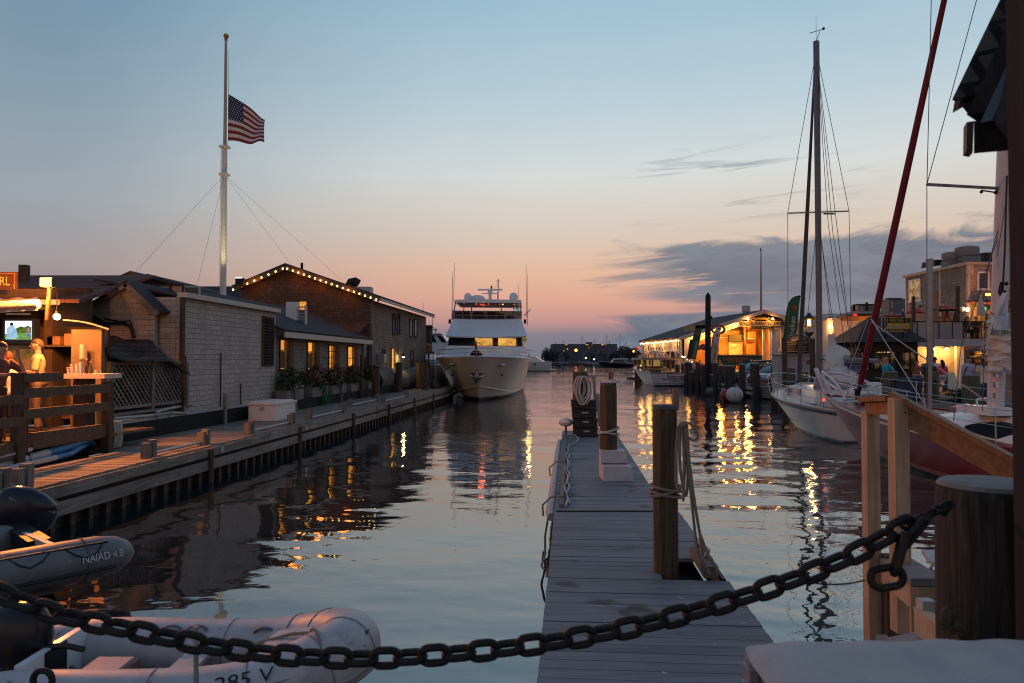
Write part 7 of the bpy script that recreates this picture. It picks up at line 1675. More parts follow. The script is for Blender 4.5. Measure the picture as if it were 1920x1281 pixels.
# pier end at far left: rail with people
t = thing('pier_rail', 'dark rail fence at the end of the pier behind the lobster boat', 'railing', P(1220,675,84))
for i in range(12): q = P(1188+8*i,0,86-.9*i); MB().bar((q.x,86-.9*i,WZ), (q.x,86-.9*i,2.55), .12, .12).build('post', M_brownz, t)
for z in (2.5,1.9,1.4): MB().bar((P(1188,0,86).x,86,z), (P(1276,0,76.1).x,76.1,z), .08, .12).build('rail', M_brownx, t)
for px, Y, lb in ((1190.5,86.3,'thick orange lit pile at the end of the pier'), (1196,85.4,'second pile at the end of the pier')): 
    x = P(px,0,Y).x; tag(MB().cyl((x,Y,-.4), (x,Y,2.75 if px < 1192 else 2.4), .22, n=10).build('pier_pile', M_pile, None, True), lb, 'pile')
for px, py, lb in ((1249,659,'lit green topped pile behind the lobster boat roof'), (1257.5,659,'pale fronted pile behind the lobster boat'), (1268,658,'lavender grey pile right of the lobster boat roof'), (1277,660,'dark pile by the string lights on the steps')):
    Y = 77; x = P(px,0,Y).x; q = thing('pier_pile', lb, 'pile', (x,Y,0)); zt = P(px,py,Y).z; MB().cyl((x,Y,-.4), (x,Y,zt), .17, n=12).build('shaft', M_pile, q, True); MB().lathe((x,Y,zt), [(.18,-.04),(.18,0),(0,.03)], 12).build('cap', pmat('piling_cap', None), q, True)
def group_people(lst, **kw):
    for lb, px, Y, rz, h, pose, arms, sh, lo, kind, hr, lg in lst:
        p = P(px, 700, Y); person(lb, (p.x, Y, kw.get('z', WZ)), R(rz), h, pose, arms, sh, lo, kind, hr, lg, voxel=kw.get('voxel', .012))
group_people([
 ('man in a pink shirt bending over the pier rail', 1219, 85.2, 60, 1.7, 'stand', ('front','front'), (225,170,150), (60,60,80), 'trousers', (50,35,25), False),
 ('person in a tan shirt at the left end of the pier rail', 1208, 85.8, 20, 1.7, 'stand', ('rest','rest'), (160,130,80), (60,50,40), 'trousers', (60,40,30), False),
 ('dark dressed person leaning on the pier rail by the umbrella', 1204, 86.5, -30, 1.68, 'stand', ('rest','down'), (70,60,60), (50,50,60), 'trousers', (40,30,25), False),
 ('bald person in black standing on the steps by the string lights', 1268, 78, 100, 1.78, 'walk', ('down','front'), (40,36,40), (40,40,44), 'trousers', (190,140,110), False),
 ('patron in a yellow green shirt at the left end of the lobster bar', 1350, 75.6, 180, 1.7, 'sit', ('rest','rest'), (175,150,60), (60,50,40), 'trousers', (120,70,40), False),
 ('patron in a mauve shirt seated with dark hair at the lobster bar', 1360, 75.6, 0, 1.75, 'sit', ('rest','rest'), (130,90,80), (60,50,40), 'trousers', (20,16,14), False),
 ('long haired patron in black at the lobster bar', 1368.5, 75.7, 10, 1.66, 'sit', ('rest','rest'), (40,25,20), (40,30,30), 'trousers', (25,18,15), True),
 ('patron in dark red at the middle of the lobster bar', 1381.5, 75.7, -20, 1.68, 'sit', ('rest','rest'), (80,25,22), (40,30,30), 'trousers', (40,25,18), False),
 ('patron in a pale top at the right of the lobster bar', 1394, 75.7, 30, 1.66, 'sit', ('rest','front'), (170,140,130), (40,30,30), 'trousers', (30,20,16), True)], z=WZ+.75, voxel=.02)
group_people([
 ('woman in pale pink with blond hair seen from behind by the white feather flag', 1349.5, 61, 180, 1.66, 'stand', ('down','front'), (225,165,145), (120,90,90), 'trousers', (190,140,90), True),
 ('person in a bright orange top bending beside the white feather flag', 1341, 60, 60, 1.5, 'stand', ('front','front'), (255,110,40), (140,60,30), 'trousers', (90,50,30), False),
 ('man in a black shirt and cap before the green lobster banner', 1409, 61, 10, 1.78, 'stand', ('front','hip'), (28,24,28), (40,36,40), 'trousers', (25,20,18), False),
 ('person in a pink checked top right of the man in black', 1422, 62, -40, 1.66, 'stand', ('down','front'), (200,120,110), (70,60,60), 'trousers', (70,40,25), False),
 ('child in a pale pink shirt beside the green feather flag', 1302, 63, 40, 1.5, 'stand', ('down','down'), (220,170,170), (80,70,90), 'trousers', (60,40,30), False),
 ('person in red behind the pilings under the red parasol', 1312, 64, -20, 1.6, 'stand', ('down','front'), (170,40,35), (60,40,40), 'trousers', (50,34,26), False)], voxel=.016)
# string on the steps
sl = thing('string_lights', 'loose warm lights along the steps by the green feather flag', 'string lights', P(1282,670,73)); pts = [P(1279,668.5,73), P(1281,670,72.5), P(1284,669.5,72), P(1289,673.5,71), P(1292,676,70.5), P(1297,678.5,70)]
MB().tube(pts, .015, 5).build('cable', M_black, sl)
for p in pts: MB().ball(p, .05, n=8, m=6).build('bulb', E_str, sl, True)
lamp('bulb_glow', sl, P(1288,672,71)-Y3*.4, C_warm, 40, .2)

# ------------------------------------------------------------------ lobster boat
def lobster_boat():
    L, B = 12.5, 4.3; M = frame_from((14.1, 81.2), (-.05, 1), L)
    t = thing('lobster_boat', 'white work boat seen from astern with NORTHEASTERN on its transom', 'boat', M @ Vector((0,2,0)))
    MB().rings(hull_pts(L, B, 1.22, 1.9, .5, 1.2, 2.6, .93, .35, nst=24, ns=9, flare=.4)).xf(M).build('hull', hullmat('lobster_hull', (.62,.57,.58), [(.10,(.02,.02,.03)),(.20,(.50,.46,.47)),(.235,(.05,.05,.06))], .3), t, True)
    rg = hull_pts(L, B, 1.22, 1.9, .5, 1.2, 2.6, .93, .35, nst=24, ns=9, flare=.4)
    for s in (0,-1): MB().tube([r[s] for r in rg], .06, 6).xf(M).build('gunwale', M_cream, t, True)
    MB().bar(M @ Vector((-B*.46,-.02,1.22)), M @ Vector((B*.46,-.02,1.22)), .1, .08).build('stern_rail', M_brownx, t)
    r = M.to_3x3() @ X3; o = M @ Vector((.35,-.03,0))
    text('NORTHEASTERN', 'boat_name', M_black, t, o+Z3*.66-Y3*.02, r, Z3, .22, 2.45); text('NEWPORT', 'home_port', M_black, t, o+Z3*.42-Y3*.02, r, Z3, .12, .85)
    for a in ((-.75,1.18,-.75,.86),(.95,1.18,.95,.86),(-.75,.86,.95,.86)): MB().bar(o+r*a[0]+Z3*a[1]-Y3*.01, o+r*a[2]+Z3*a[3]-Y3*.01, .03, .05).build('tail_gate_seam', M_brownx, t)
    wd = pmat('boat_wood', (.26,.18,.11), .6, var=.3, scale=3)
    def b(x0,x1,y0,y1,z0,z1,nm,mt): MB().prism([M @ Vector((x0,y0,z0)), M @ Vector((x1,y0,z0)), M @ Vector((x1,y0,z1)), M @ Vector((x0,y0,z1))], M.to_3x3() @ Vector((0,y1-y0,0))).build(nm, mt, t)
    b(-1.9,1.7,3.5,8.6,2.42,2.54,'roof',pmat('boat_roof', (.55,.48,.40), .6)); b(-2.0,1.8,3.4,3.5,2.40,2.58,'roof_edge',wd)
    b(-1.5,1.3,8.2,8.3,1.0,1.75,'bulkhead',wd)
    for x in (-1.75,-1.25,-.55,.15,1.35): b(x-.07,x+.07,8.2,8.32,1.7,2.42,'mullion',wd)
    b(-1.0,-.2,8.33,8.35,1.75,2.4,'lit_window',emit('boat_window', srgb(220,170,100), .35)); b(.0,1.0,8.33,8.35,1.75,2.4,'lit_window',emit('boat_window', None, 0))
    for x, y in ((-1.8,3.6),(1.55,3.6),(-1.8,6),(1.2,5)): b(x-.09,x+.09,y,y+.14,1.1,2.42,'post',wd)
    b(-1.4,.9,5.4,6.4,.9,1.5,'engine_box',wd); b(-.6,.9,4.0,4.1,1.2,1.35,'bench',M_brownz)
    for k in range(4): b(-1.6+.28*k,-1.4+.28*k,2.0,2.2,1.22,1.45,'rod_rack',M_black)
    for k in range(5): MB().cyl(M @ Vector((1.75-.02*k,1.2+.3*k,1.1)), M @ Vector((1.35-.09*k,1.5+.3*k,2.5)), .03, n=6).build('fishing_rod', pmat('rod_pale', (.50,.38,.32), .5), t)
    q = M @ Vector((-.3,5,2.54)); MB().cyl(q, q+Z3*.5, .16, n=10).build('radar_post', M_galv, t, True); MB().lathe(q+Z3*.5, [(.2,0),(.42,.08),(.46,.2),(.40,.26),(0,.28)], 16).build('radar_dome', M_white, t, True)
    for x in (-1.6,-1.1,.6,1.2): b(x-.16,x+.16,6,6.3,2.54,2.9,'roof_crate',pmat('crate_pale', (.40,.37,.37), .7))
lobster_boat()

# ------------------------------------------------------------------ parked cars
def car(lab, loc, rz, col, L=4.6, H=1.45, suv=False):
    t = thing('parked_car', lab, 'car', (0,0,0)); W_ = 1.8
    def ring(x, w, z0, z1, n=20): return [Vector((x, w/2*math.copysign(abs(math.cos(a))**.45, math.cos(a)), (z0+z1)/2+(z1-z0)/2*math.copysign(abs(math.sin(a))**.5, math.sin(a)))) for a in [2*math.pi*i/n for i in range(n)]]
    hb = H*.56; pm = pmat('paint_%d' % int(sum(col)*1000), col, .2, var=.04, spec=.6)
    MB().rings([ring(x*L, w*W_, z0, z1) for x, w, z0, z1 in ((-.5,.80,.40,hb*.72),(-.485,.92,.30,hb*.84),(-.44,.98,.22,hb*.92),(-.2,1,.2,hb),(.25,1,.2,hb*1.02),(.44,.97,.22,hb*1.0),(.49,.92,.3,hb*.95),(.5,.8,.42,hb*.8))]).build('body', pm, t, True)
    prof = ((-.26,.86,hb*.95,hb*1.0),(-.12,.80,hb*.95,H*.97),(.05,.78,hb*.95,H),(.25,.78,hb*.95,H*.985),((.47 if suv else .36),.80,hb*.95,H*(.93 if suv else .86)),(.49 if suv else .46,.86,hb*.95,hb*1.02))
    MB().rings([ring(x*L, w*W_, z0, z1) for x, w, z0, z1 in prof]).build('cabin', pmat('car_glass', (.018,.03,.035), .06, spec=.8), t, True)
    MB().rings([ring(x*L, w*W_*.86, z1-.03, z1+.035, 16) for x, w, z0, z1 in prof[1:5]]).build('roof', pm, t, True)
    for s in (-1,1):
        MB().bar((-.25*L,s*.74,hb*1.0), (-.11*L,s*.66,H*.97), .05, .07).build('pillar', pm, t); MB().bar((.06*L,s*.74,hb), (.06*L,s*.69,H*.97), .07, .04).build('pillar', pm, t)
        for x in (-.31,.30):
            w = MB().lathe((x*L,s*(W_/2-.13),.33), [(.20,-.1),(.33,-.09),(.34,0),(.33,.11),(.22,.115)], 20, Y3).build('wheel', M_black, t, True); MB().lathe((x*L,s*(W_/2-.01),.33), [(.0,-.02),(.2,-.02),(.21,.01),(.05,.015)], 14, Y3*s).build('rim', M_galv, w, True)
        MB().ball((-.465*L,s*.62,hb*.80), .14, (.6,1.3,.7)).build('headlight', pmat('headlight', (.75,.72,.65), .1), t, True); MB().ball((-.455*L,s*.80,hb*.78), .08, (.8,.6,.8)).build('turn_signal', pmat('turn_signal', (.6,.16,.04), .2), t, True)
        MB().ball((-.20*L,s*.95,hb*1.04), .09, (.7,1,.8)).build('mirror', pm, t, True)
    MB().box((-.497*L,0,.46), .03, 1.0, .16).build('grille', M_black, t); MB().box((-.502*L,0,.38), .02, .4, .11).build('number_plate', M_white, t)
    t.location = loc; t.rotation_euler = (0,0,rz); return t
car('black car with light streaks on its windscreen parked behind the pilings', (18.1,54.5,WZ), R(22), (.015,.022,.028), 4.7, 1.62, True)
car('white car parked behind the pilings beside the white hut', (18.0,50.2,WZ), R(24), (.50,.52,.56), 4.5, 1.42)

# ------------------------------------------------------------------ lamp post, notice board, white hut
t = thing('street_lantern', 'black lamp post with a glowing glass lantern behind the sloop', 'lamp', P(1512,720,40)); Y = 40
x = P(1511,0,Y).x; zc = lambda py: P(0,py,Y).z
MB().cyl((x,Y,WZ), (x,Y,zc(627)), .075, .06, 10).build('post', M_black, t, True); MB().lathe((x,Y,WZ), [(.14,0),(.14,.3),(.09,.4)], 12).build('base', M_black, t, True)
fr = MB().lathe((x,Y,zc(626)), [(.10,-.12),(.22,0),(.26,.08),(.24,.10)], 12).lathe((x,Y,zc(597)), [(.30,-.08),(.32,0),(.18,.14),(.10,.2),(.10,.28),(0,.3)], 12)
for i in range(8): a = math.pi/4*i; fr.cyl((x+.26*math.cos(a),Y+.26*math.sin(a),zc(625)), (x+.28*math.cos(a),Y+.28*math.sin(a),zc(596)), .014, n=4)
fr.lathe((x,Y,zc(613)), [(.27,0),(.28,.03),(.27,.05)], 12); fr.build('lantern_frame', M_black, t)
MB().lathe((x,Y,zc(611)), [(.05,0),(.10,.1),(.09,.25),(.04,.36)], 10).build('flame_bulb', emit('lantern_bulb', srgb(255,190,90), 12), t, True); lamp('glow', t, (x-.15,Y-.45,zc(610)), C_warm, 110, .12)
t = thing('notice_board', 'black arched notice board with gold lines of lettering', 'sign', P(1496,700,41)); Y = 41; q = lambda px, py, o=0: P(px,py,Y-o)
MB().prism([q(1471,666), q(1521,666), q(1521,637)]+[q(1497.5+20*math.cos(a), 637-9.5*math.sin(a)) for a in [math.pi*i/16 for i in range(17)]]+[q(1471,637)], Y3*.12).build('board', pmat('board_black', (.014,.012,.012), .5), t)
MB().prism([q(1497+16*math.cos(a), 638.5-8.0*math.sin(a), .02) for a in [math.pi*i/16 for i in range(17)]], -Y3*.01).build('arched_panel', pmat('board_blue', (.12,.14,.17), .6), t)
MB().box(q(1491,638,.04), .4, .02, .06).box(q(1495,637,.04), .15, .02, .12).build('gold_emblem', pmat('sign_gold', None), t)
text('WATERFRONT WEAR', 'heading', pmat('sign_gold', None), t, q(1495,642.5,.03), X3, Z3, .105, 1.22)
for py, a, c_ in ((646.4,1474,1493),(650.6,1475,1492),(651,1505,1516),(655,1476,1510),(659,1474,1514)): MB().bar(q(a,py,.02), q(c_,py,.02), .01, .035).build('lettering_line', pmat('sign_dull_gold', None), t)
for px in (1473,1519): MB().bar((q(px,0).x,Y+.06,WZ), (q(px,0).x,Y+.06,q(0,660).z), .12, .12).build('leg', M_brownz, t)
t = thing('small_notice', 'small pale notice with a dark line on a post beside the notice board', 'sign', P(1464,668,40.5)); a, c = P(1459,668,40.5), P(1469,652,40.5)
MB().bb(a.x,c.x,40.5,40.54,a.z,c.z).build('panel', pmat('notice_pale', (.46,.42,.46), .7), t); MB().bb(a.x+.04,c.x-.04,40.485,40.5,P(0,661,40.5).z,P(0,659.5,40.5).z).build('dark_line', M_black, t)
t = thing('white_hut', 'low white boarded fence hut behind the white sloop', 'shed', P(1497,720,39.5)); a, c = P(1459,720,39.4), P(1536,666,39.4)
MB().bb(a.x,c.x,39.4,40.3,WZ,c.z).build('walls', shingle('white_boards', (.46,.42,.42), (.52,.48,.47), (1,0), .16, 4.0, (.15,.13,.13), .3, wear=(.42,.36,.34)), t); MB().bb(a.x-.06,c.x+.06,39.3,40.4,c.z,c.z+.06).build('cap_board', M_galv, t)
a = P(1517,679,39.35); MB().box(a, .18,.04,.22).build('red_box', pmat('red_box', (.35,.03,.03), .5), t)

# ------------------------------------------------------------------ white cafe building with board sign, kiosk, blue sign
def cafe():
    Y = 52; q = lambda px, py, dy=0: P(px,py,Y+dy); t = thing('corner_cafe', 'white building with a brown name board and a lit shop window', 'building', q(1600,700))
    MB().bb(q(1556,0).x, q(1655,0).x, Y, Y+6, WZ, q(0,596).z).build('walls', pmat('cafe_white', (.48,.44,.42), .7, var=.12, scale=1.5), t)
    MB().bb(q(1548,0,6).x, q(1700,0,6).x, Y+6, Y+12, WZ, q(0,588,6).z).build('upper_block', pmat('cafe_pink', (.46,.36,.31), .7), t)
    MB().prism([q(1547,601,1), q(1572,594,1), q(1572,590.5,1), q(1602,584,1), q(1660,584,1), q(1660,588,1), q(1605,588,1), q(1575,594,1)], Y3*5).build('roof_edge', pmat('cafe_roof', (.40,.34,.32), .7), t)
    MB().bb(q(1552,0,2).x, q(1566,0,2).x, Y+1, Y+4, WZ, q(0,598,2).z).build('bay', pmat('cafe_cream', (.60,.52,.40), .6), t)
    nb = MB().bb(q(1568,0,-1).x, q(1636,0,-1).x, Y-1.1, Y-.9, q(0,602,-1).z, q(0,592.5,-1).z).build('name_board', pmat('board_ochre', (.20,.11,.04), .6, var=.25), t)
    text('Mine', 'lettering', pmat('board_gold', (.42,.26,.10), .5), nb, q(1621,597.5,-1.12), X3, Z3, .20, .62, shear=.2)
    wp = MB().prism([q(1573,629.5,-.05), q(1627,629.5,-.05), q(1627,626,-.05), q(1600,618,-.05), q(1573,628,-.05)], -Y3*.03); wp.build('mural_shape', pmat('mural_brown', (.10,.06,.04), .8), t)
    MB().prism([q(1604,629,-.03), q(1627,629,-.03), q(1626,608,-.03), q(1612,604,-.03), q(1603,622,-.03)], -Y3*.02).build('brick_patch', pmat('patch_red', (.26,.14,.11), .8, var=.3, scale=5), t)
    MB().prism([q(1565,635,-.1), q(1604,635,-.1), q(1604,649,-1.2), q(1568,649,-1.2)], Y3*.03).build('green_awning', pmat('awning_green', (.02,.045,.045), .8), t)
    wn = MB().bb(q(1569,0).x, q(1601,0).x, Y-.06, Y-.02, q(0,692).z, q(0,649).z).build('shop_window', emit('shop_glow', srgb(255,205,120), .95, srgb(240,165,80), 1.2), t)
    MB().bar(q(1569,654,.1), q(1597,654,.1), .04, .06).build('shelf_rail', M_cream, wn)
    for a in (1578,1588): MB().bar(q(a,650,.1), q(a,690,.1), .04, .05).build('mullion', pmat('mullion_brown', (.3,.16,.08), .6), wn)
    sc = MB().bb(q(1571,0,-.6).x, q(1586,0,-.6).x, Y-.7, Y-.62, q(0,678,-.6).z, q(0,664,-.6).z).build('screen', emit('menu_screen', srgb(70,80,80), .8), t)
    for py, col in ((666.5,(225,240,235)),(669.2,(200,225,235)),(672,(240,150,195)),(674.6,(225,245,215)),(677,(215,235,190))): MB().bar(q(1572.5,py,-.72), q(1585-(py > 676)*4,py,-.72), .01, .055).build('menu_line', emit('menu_%d' % col[1], srgb(*col), 1.2), sc)
    lamp('shop_light', t, q(1585,660,-1.6), C_warm, 260, .3); lamp('bay_light', t, q(1551,612,.4), C_warm, 130, .2); lamp('board_light', t, q(1630,604,-2.0), C_amber, 40, .15)
    MB().ball(q(1630,605,-1.3), .09).build('lamp', E_str, t, True)
    for a, y0, y1 in ((1601,571,590),(1625,567,592)): MB().bar(q(a,y1,3), q(a,y0,3), .14, .14).build('post', M_dark, t)
    MB().box(q(1603,590.5,.5), .22,.1,.14).build('red_light', emit('red_sign', (1,.02,.03), 1.6), t)
    for i, (a, c, y0, y1, dy) in enumerate(((1603,1643,571,585,8),(1660,1690,560,581,9))):
        u_ = thing('roof_unit', ('grey ventilation unit on the flat cafe roof, left of two', 'taller grey ventilation unit on the cafe roof, right of two')[i], 'air unit', q((a+c)/2,y1,dy))
        MB().bb(q(a,0,dy).x,q(c,0,dy).x,Y+dy,Y+dy+1.4,q(0,y1,dy).z-.3,q(0,y0,dy).z).build('housing', pmat('unit_grey', (.14,.13,.13), .6, var=.2), u_); MB().bb(q(a+4,0,dy).x,q(a+7,0,dy).x,Y+dy-.03,Y+dy,q(0,y1-2,dy).z,q(0,y0+4,dy).z).build('panel', pmat('unit_panel', (.34,.33,.33), .5), u_); MB().bar(q(a,y0,dy)-Y3*.05, q(c,y0,dy)-Y3*.05, .1,.08).build('rim', M_iron, u_)
cafe()
def kiosk():
    Y = 38; q = lambda px, py, dy=0: P(px,py,Y+dy); t = thing('charter_kiosk', 'dark hip roofed kiosk under a yellow charter sign', 'kiosk', q(1660,742))
    xa, xb = q(1606,0).x, q(1712,0).x; ze = q(0,640).z; w = xb-xa; cx = (xa+xb)/2
    MB().bb(xa,xb,Y,Y+2.6,WZ,ze).build('walls', pmat('kiosk_brown', (.035,.026,.02), .8, var=.3, scale=3), t)
    o = .45; zt = ze+1.3
    MB().add([(xa-o,Y-o,ze-.05),(xb+o,Y-o,ze-.05),(xb+o,Y+2.6+o,ze-.05),(xa-o,Y+2.6+o,ze-.05),(cx-.4,Y+1.3,zt),(cx+.4,Y+1.3,zt)], [(0,1,5,4),(1,2,5),(2,3,4,5),(3,0,4),(3,2,1,0)]).build('roof', M_roof, t)
    for a, c in ((1607,1619),(1632,1668),(1684,1706)):
        wz0, wz1 = q(0,693).z, q(0,660).z; wn = MB().bar(q(a,660,-.03),q(c,660,-.03),.06,.08).bar(q(a,693,-.03),q(c,693,-.03),.06,.08).bar(q(a,693,-.03),q(a,660,-.03),.06,.06).bar(q(c,693,-.03),q(c,660,-.03),.06,.06).bar(q(a,677,-.03),q(c,677,-.03),.04,.04).bar(q((a+c)/2,693,-.03),q((a+c)/2,660,-.03),.04,.04).build('window', M_dark, t)
        MB().bb(q(a,0).x,q(c,0).x,Y-.02,Y-.005,wz0,wz1).build('pane', emit('kiosk_glow', srgb(120,92,62), .55, srgb(38,30,24), 1.6), wn)
    MB().bar(q(1644,660.5,-.06), q(1668,660.5,-.06), .05,.03).build('counter_light', emit('kiosk_tube', srgb(255,190,110), 1.4), t)
    s = thing('charter_sign', 'black and yellow 12 METER CHARTERS sign with three sails', 'sign', q(1677,622,-.6)); Yq = -.7
    MB().bb(q(1653,0,Yq).x,q(1700,0,Yq).x,Y+Yq,Y+Yq+.08,q(0,622,Yq).z,q(0,595.5,Yq).z).build('board', M_black, s)
    yl = pmat('sign_yellow', (.60,.34,.03), .5); MB().bb(q(1655.5,0,Yq).x,q(1697.5,0,Yq).x,Y+Yq-.015,Y+Yq,q(0,617,Yq).z,q(0,606,Yq).z).build('yellow_band', yl, s)
    text('12 METER', 'heading', pmat('sign_letter_yellow', (.66,.40,.04), .5), s, q(1676.5,600.8,Yq-.02), X3, Z3, .15, .96); text('CHARTERS', 'subheading', pmat('sign_letter_yellow', None), s, q(1676.5,619.4,Yq-.02), X3, Z3, .075, .98)
    for a in ((1658,1668,616,607.5,1665),(1670,1683,616,605.8,1678.5),(1687,1697,616,608,1691)):
        MB().prism([q(a[0],617,Yq-.03),q(a[1],617,Yq-.03),q(a[4],a[3],Yq-.03)], -Y3*.006).build('sail', pmat('sail_grey', (.30,.27,.24), .6), s)
    for e in ((1653,595.5,1700,595.5),(1653,622,1700,622),(1653,595.5,1653,622),(1700,595.5,1700,622)): MB().bar(q(e[0],e[1],Yq-.03),q(e[2],e[3],Yq-.03),.02,.025).build('border', yl, s)
    for px in (1660,1693): MB().bar(q(px,622,Yq+.1),q(px,632,Yq+.6),.05,.05).build('bracket', M_iron, s)
    b = thing('tour_sign', 'blue sign with white lettering hung before the kiosk beside the red sail', 'sign', q(1610,705,-4)); Yb = -5
    MB().prism([q(1585,699.5,Yb),q(1618,698,Yb),q(1621,677,Yb),q(1619.5,674,Yb),q(1597,675,Yb),q(1583.5,676,Yb)], Y3*.05).build('board', pmat('sign_blue', (.012,.04,.15), .6), b)
    M_bl = pmat('sign_white', (.45,.44,.46), .6); r_ = Vector((1,0,.035))
    text('SIGHTSEEING', 'heading', M_bl, b, q(1602.5,679.5,Yb-.01), r_, Z3, .075, .80); text('STARLIGHT', 'line', M_bl, b, q(1604,685.5,Yb-.01), r_, Z3, .06, .52); text('PRIVATE SAILS', 'line', M_bl, b, q(1605,690,Yb-.01), r_, Z3, .055, .56)
    for py in (694,697): MB().bar(q(1594,py,Yb-.01),q(1617,py-.6,Yb-.01),.006,.028).build('lettering_line', M_bl, b)
    MB().bar((q(1598,0,Yb+.1).x,Y+Yb+.1,WZ),(q(1598,0,Yb+.1).x,Y+Yb+.1,q(0,680,Yb).z),.06,.06).build('post', M_galv, b)
    h = thing('hanging_plant', 'leafy plant hanging in the kiosk window', 'plant', q(1650,665,-.4)); MB().leaves(q(1650,666,-.4),.42,160,.12,random.Random(2),(1,.6,.7),.1).build('foliage', M_lfG, h); MB().lathe(q(1650,669,-.4),[(.08,0),(.15,.12)],10).build('pot', M_brownz, h)
kiosk()

# ------------------------------------------------------------------ two storey restaurant with balcony
def restaurant():
    t = thing('harbour_restaurant', 'two storey shingled restaurant with a lit balcony on the right', 'building', P(1790,700,42)); Y = 42; q = lambda px, py, dy=0: P(px,py,Y+dy)
    X0 = q(1806,0).x; zt = q(0,497).z; zb = 3.4
    M_rs = shingle('rest_shingles', (.24,.215,.20), (.30,.27,.25), (0,1), .2, .14, (.09,.08,.075), .5); M_rf = shingle('rest_shingles_front', (.30,.27,.245), (.36,.33,.30), (1,0), .3, .14, (.13,.12,.11), .4)
    MB().bb(X0,X0+9,Y+.02,Y+6.6,zb,zt).build('upper_wall', M_rs, t); MB().bb(X0+.05,X0+9,Y-.02,Y+.02,zb,zt-.02).build('front_face', M_rf, t)
    MB().bb(X0-.15,X0+9,Y-.15,Y+6.7,zt,zt+.16).build('cornice', pmat('cornice_cream', (.44,.38,.33), .6), t)
    for z0, z1, a, c in ((zt-.55,zt-.02,X0-.02,X0+.35),(zb,zt-.5,X0-.02,X0+.12)): MB().bb(a,c,Y-.05,Y+.1,z0,z1).build('corner_board', pmat('cornice_cream', None), t)
    MB().bb(X0-.03,X0+.02,Y+2.6,Y+2.75,zb,zt).build('downpipe', pmat('cornice_cream', None), t)
    for a, c, y0, y1 in ((1834,1853,511,543),):
        pane_window(t, q(a,y1,-.05), X3, Z3, q(c,0,-.05).x-q(a,0,-.05).x, q(0,y0,-.05).z-q(0,y1,-.05).z, M_winD, M_white, depth=-.01, bars=(2,2), fw=.09)
    o = Vector((X0-.02,Y+6.1,q(0,565,5.5).z)); pane_window(t, o, Vector((0,-1,0)), Z3, 1.3, 1.35, emit('rest_window', srgb(215,175,120), .6, srgb(120,95,70), 2), M_white, depth=-.01, bars=(2,2), fw=.09)
    # roof plant
    for px, py0, py1, dy, w, lb in ((1777,473,497,3,1.05,'round roof fan housing on the restaurant, smaller left one'),(1806,462,491,2.4,1.25,'larger round roof fan housing on top of the restaurant')):
        c = q(px,0,dy); z0, z1 = q(0,py1,dy).z, q(0,py0,dy).z; u_ = thing('roof_fan', lb, 'fan', (c.x,Y+dy,z0)); h = z1-z0
        MB().box((c.x,Y+dy,z0+h*.12), w*.8,w*.8,h*.4).build('base', pmat('fan_grey', (.20,.18,.17), .6), u_); MB().lathe((c.x,Y+dy,z0+h*.3), [(w*.35,0),(w*.45,h*.05),(w*.52,h*.25),(w*.52,h*.6),(w*.40,h*.66),(w*.3,h*.7)], 18).build('drum', pmat('fan_drum', (.25,.225,.215), .5, .2, var=.2), u_, True)
    c = q(1755,488,5); MB().prism([q(1752,498,4),q(1790,492,4),q(1775,487,4),q(1754,487,4)], Y3*1.5).build('duct', M_iron, t); MB().box(q(1858,487,3), 1.6,1.2,.7).build('roof_box', M_iron, t)
    MB().tube([q(1847,497,1),q(1847,484,1),q(1857,484,1)], .05, 6).build('bent_pipe', M_iron, t, True)
    # balcony deck
    Yd = 39.3; qd = lambda px, py, dy=0: P(px,py,Yd+dy); xd0, xd1 = qd(1702,0).x, X0+9; zd = qd(0,637).z
    MB().bb(xd0,xd1,Yd,Y+6,zd-.18,zd).build('balcony_floor', M_brownx, t); MB().bb(xd0-.05,xd1,Yd-.06,Yd,zd-.36,zd+.04).build('balcony_fascia', pmat('fascia_pink', (.42,.36,.36), .6), t)
    fr = MB().bar((xd0,Yd+.02,zd+.95),(xd1,Yd+.02,zd+.95),.06,.06)
    for px in (1712,1735,1752,1777,1797,1820,1845): fr.bar((qd(px,0).x,Yd+.02,zd),(qd(px,0).x,Yd+.02,zd+.95),.05,.05)
    fr.build('balcony_rail', M_iron, t); MB().bb(xd0+.05,qd(1796,0).x,Yd+.01,Yd+.03,zd+.06,zd+.9).build('glass_panel', glass('balcony_glass', (.32,.31,.32), .15, .55), t); mb = MB()
    for i in range(16): x = qd(1798+4.8*i,0).x; mb.bar((x,Yd+.02,zd),(x,Yd+.02,zd+.92),.02,.02)
    mb.bar((qd(1797,0).x,Yd+.02,zd+.1),(qd(1875,0).x,Yd+.02,zd+.1),.03,.03); mb.build('balusters', M_iron, t)
    MB().prism([(X0-.1,Y-.02,q(0,567).z),(X0+9,Y-.02,q(0,567).z),(X0+9,Y-1.5,q(0,577).z),(X0-.1,Y-1.5,q(0,577).z)], Z3*.12).build('balcony_roof', M_shR, t)
    MB().bb(X0+.3,X0+9,Y-.06,Y-.02,zd,q(0,576).z).build('balcony_wall', pmat('wall_yellow', (.55,.42,.24), .7), t)
    for px, y0, y1, c_ in ((1712.5,556,632,M_brownz),(1756,545,638,pmat('post_orange', (.34,.14,.05), .6)),(1795.5,537,632,M_brownz)): MB().bar(qd(px,y1,.3),qd(px,y0,.3),.14,.14).build('balcony_post', c_, t)
    # ground floor
    MB().bb(qd(1700,0,1).x,qd(1792,0,1).x,Yd+1.2,Yd+1.4,WZ,zd-.2).build('lower_wall', M_clapW, t); MB().bb(qd(1792,0,.6).x,xd1,Yd+.9,Yd+1.1,WZ,zd-.2).build('lower_wall_right', M_rf, t); MB().bb(qd(1792,0,.6).x-.15,qd(1792,0,.6).x+.25,Yd+.75,Yd+.95,WZ,zd-.2).build('lower_corner', M_white, t)
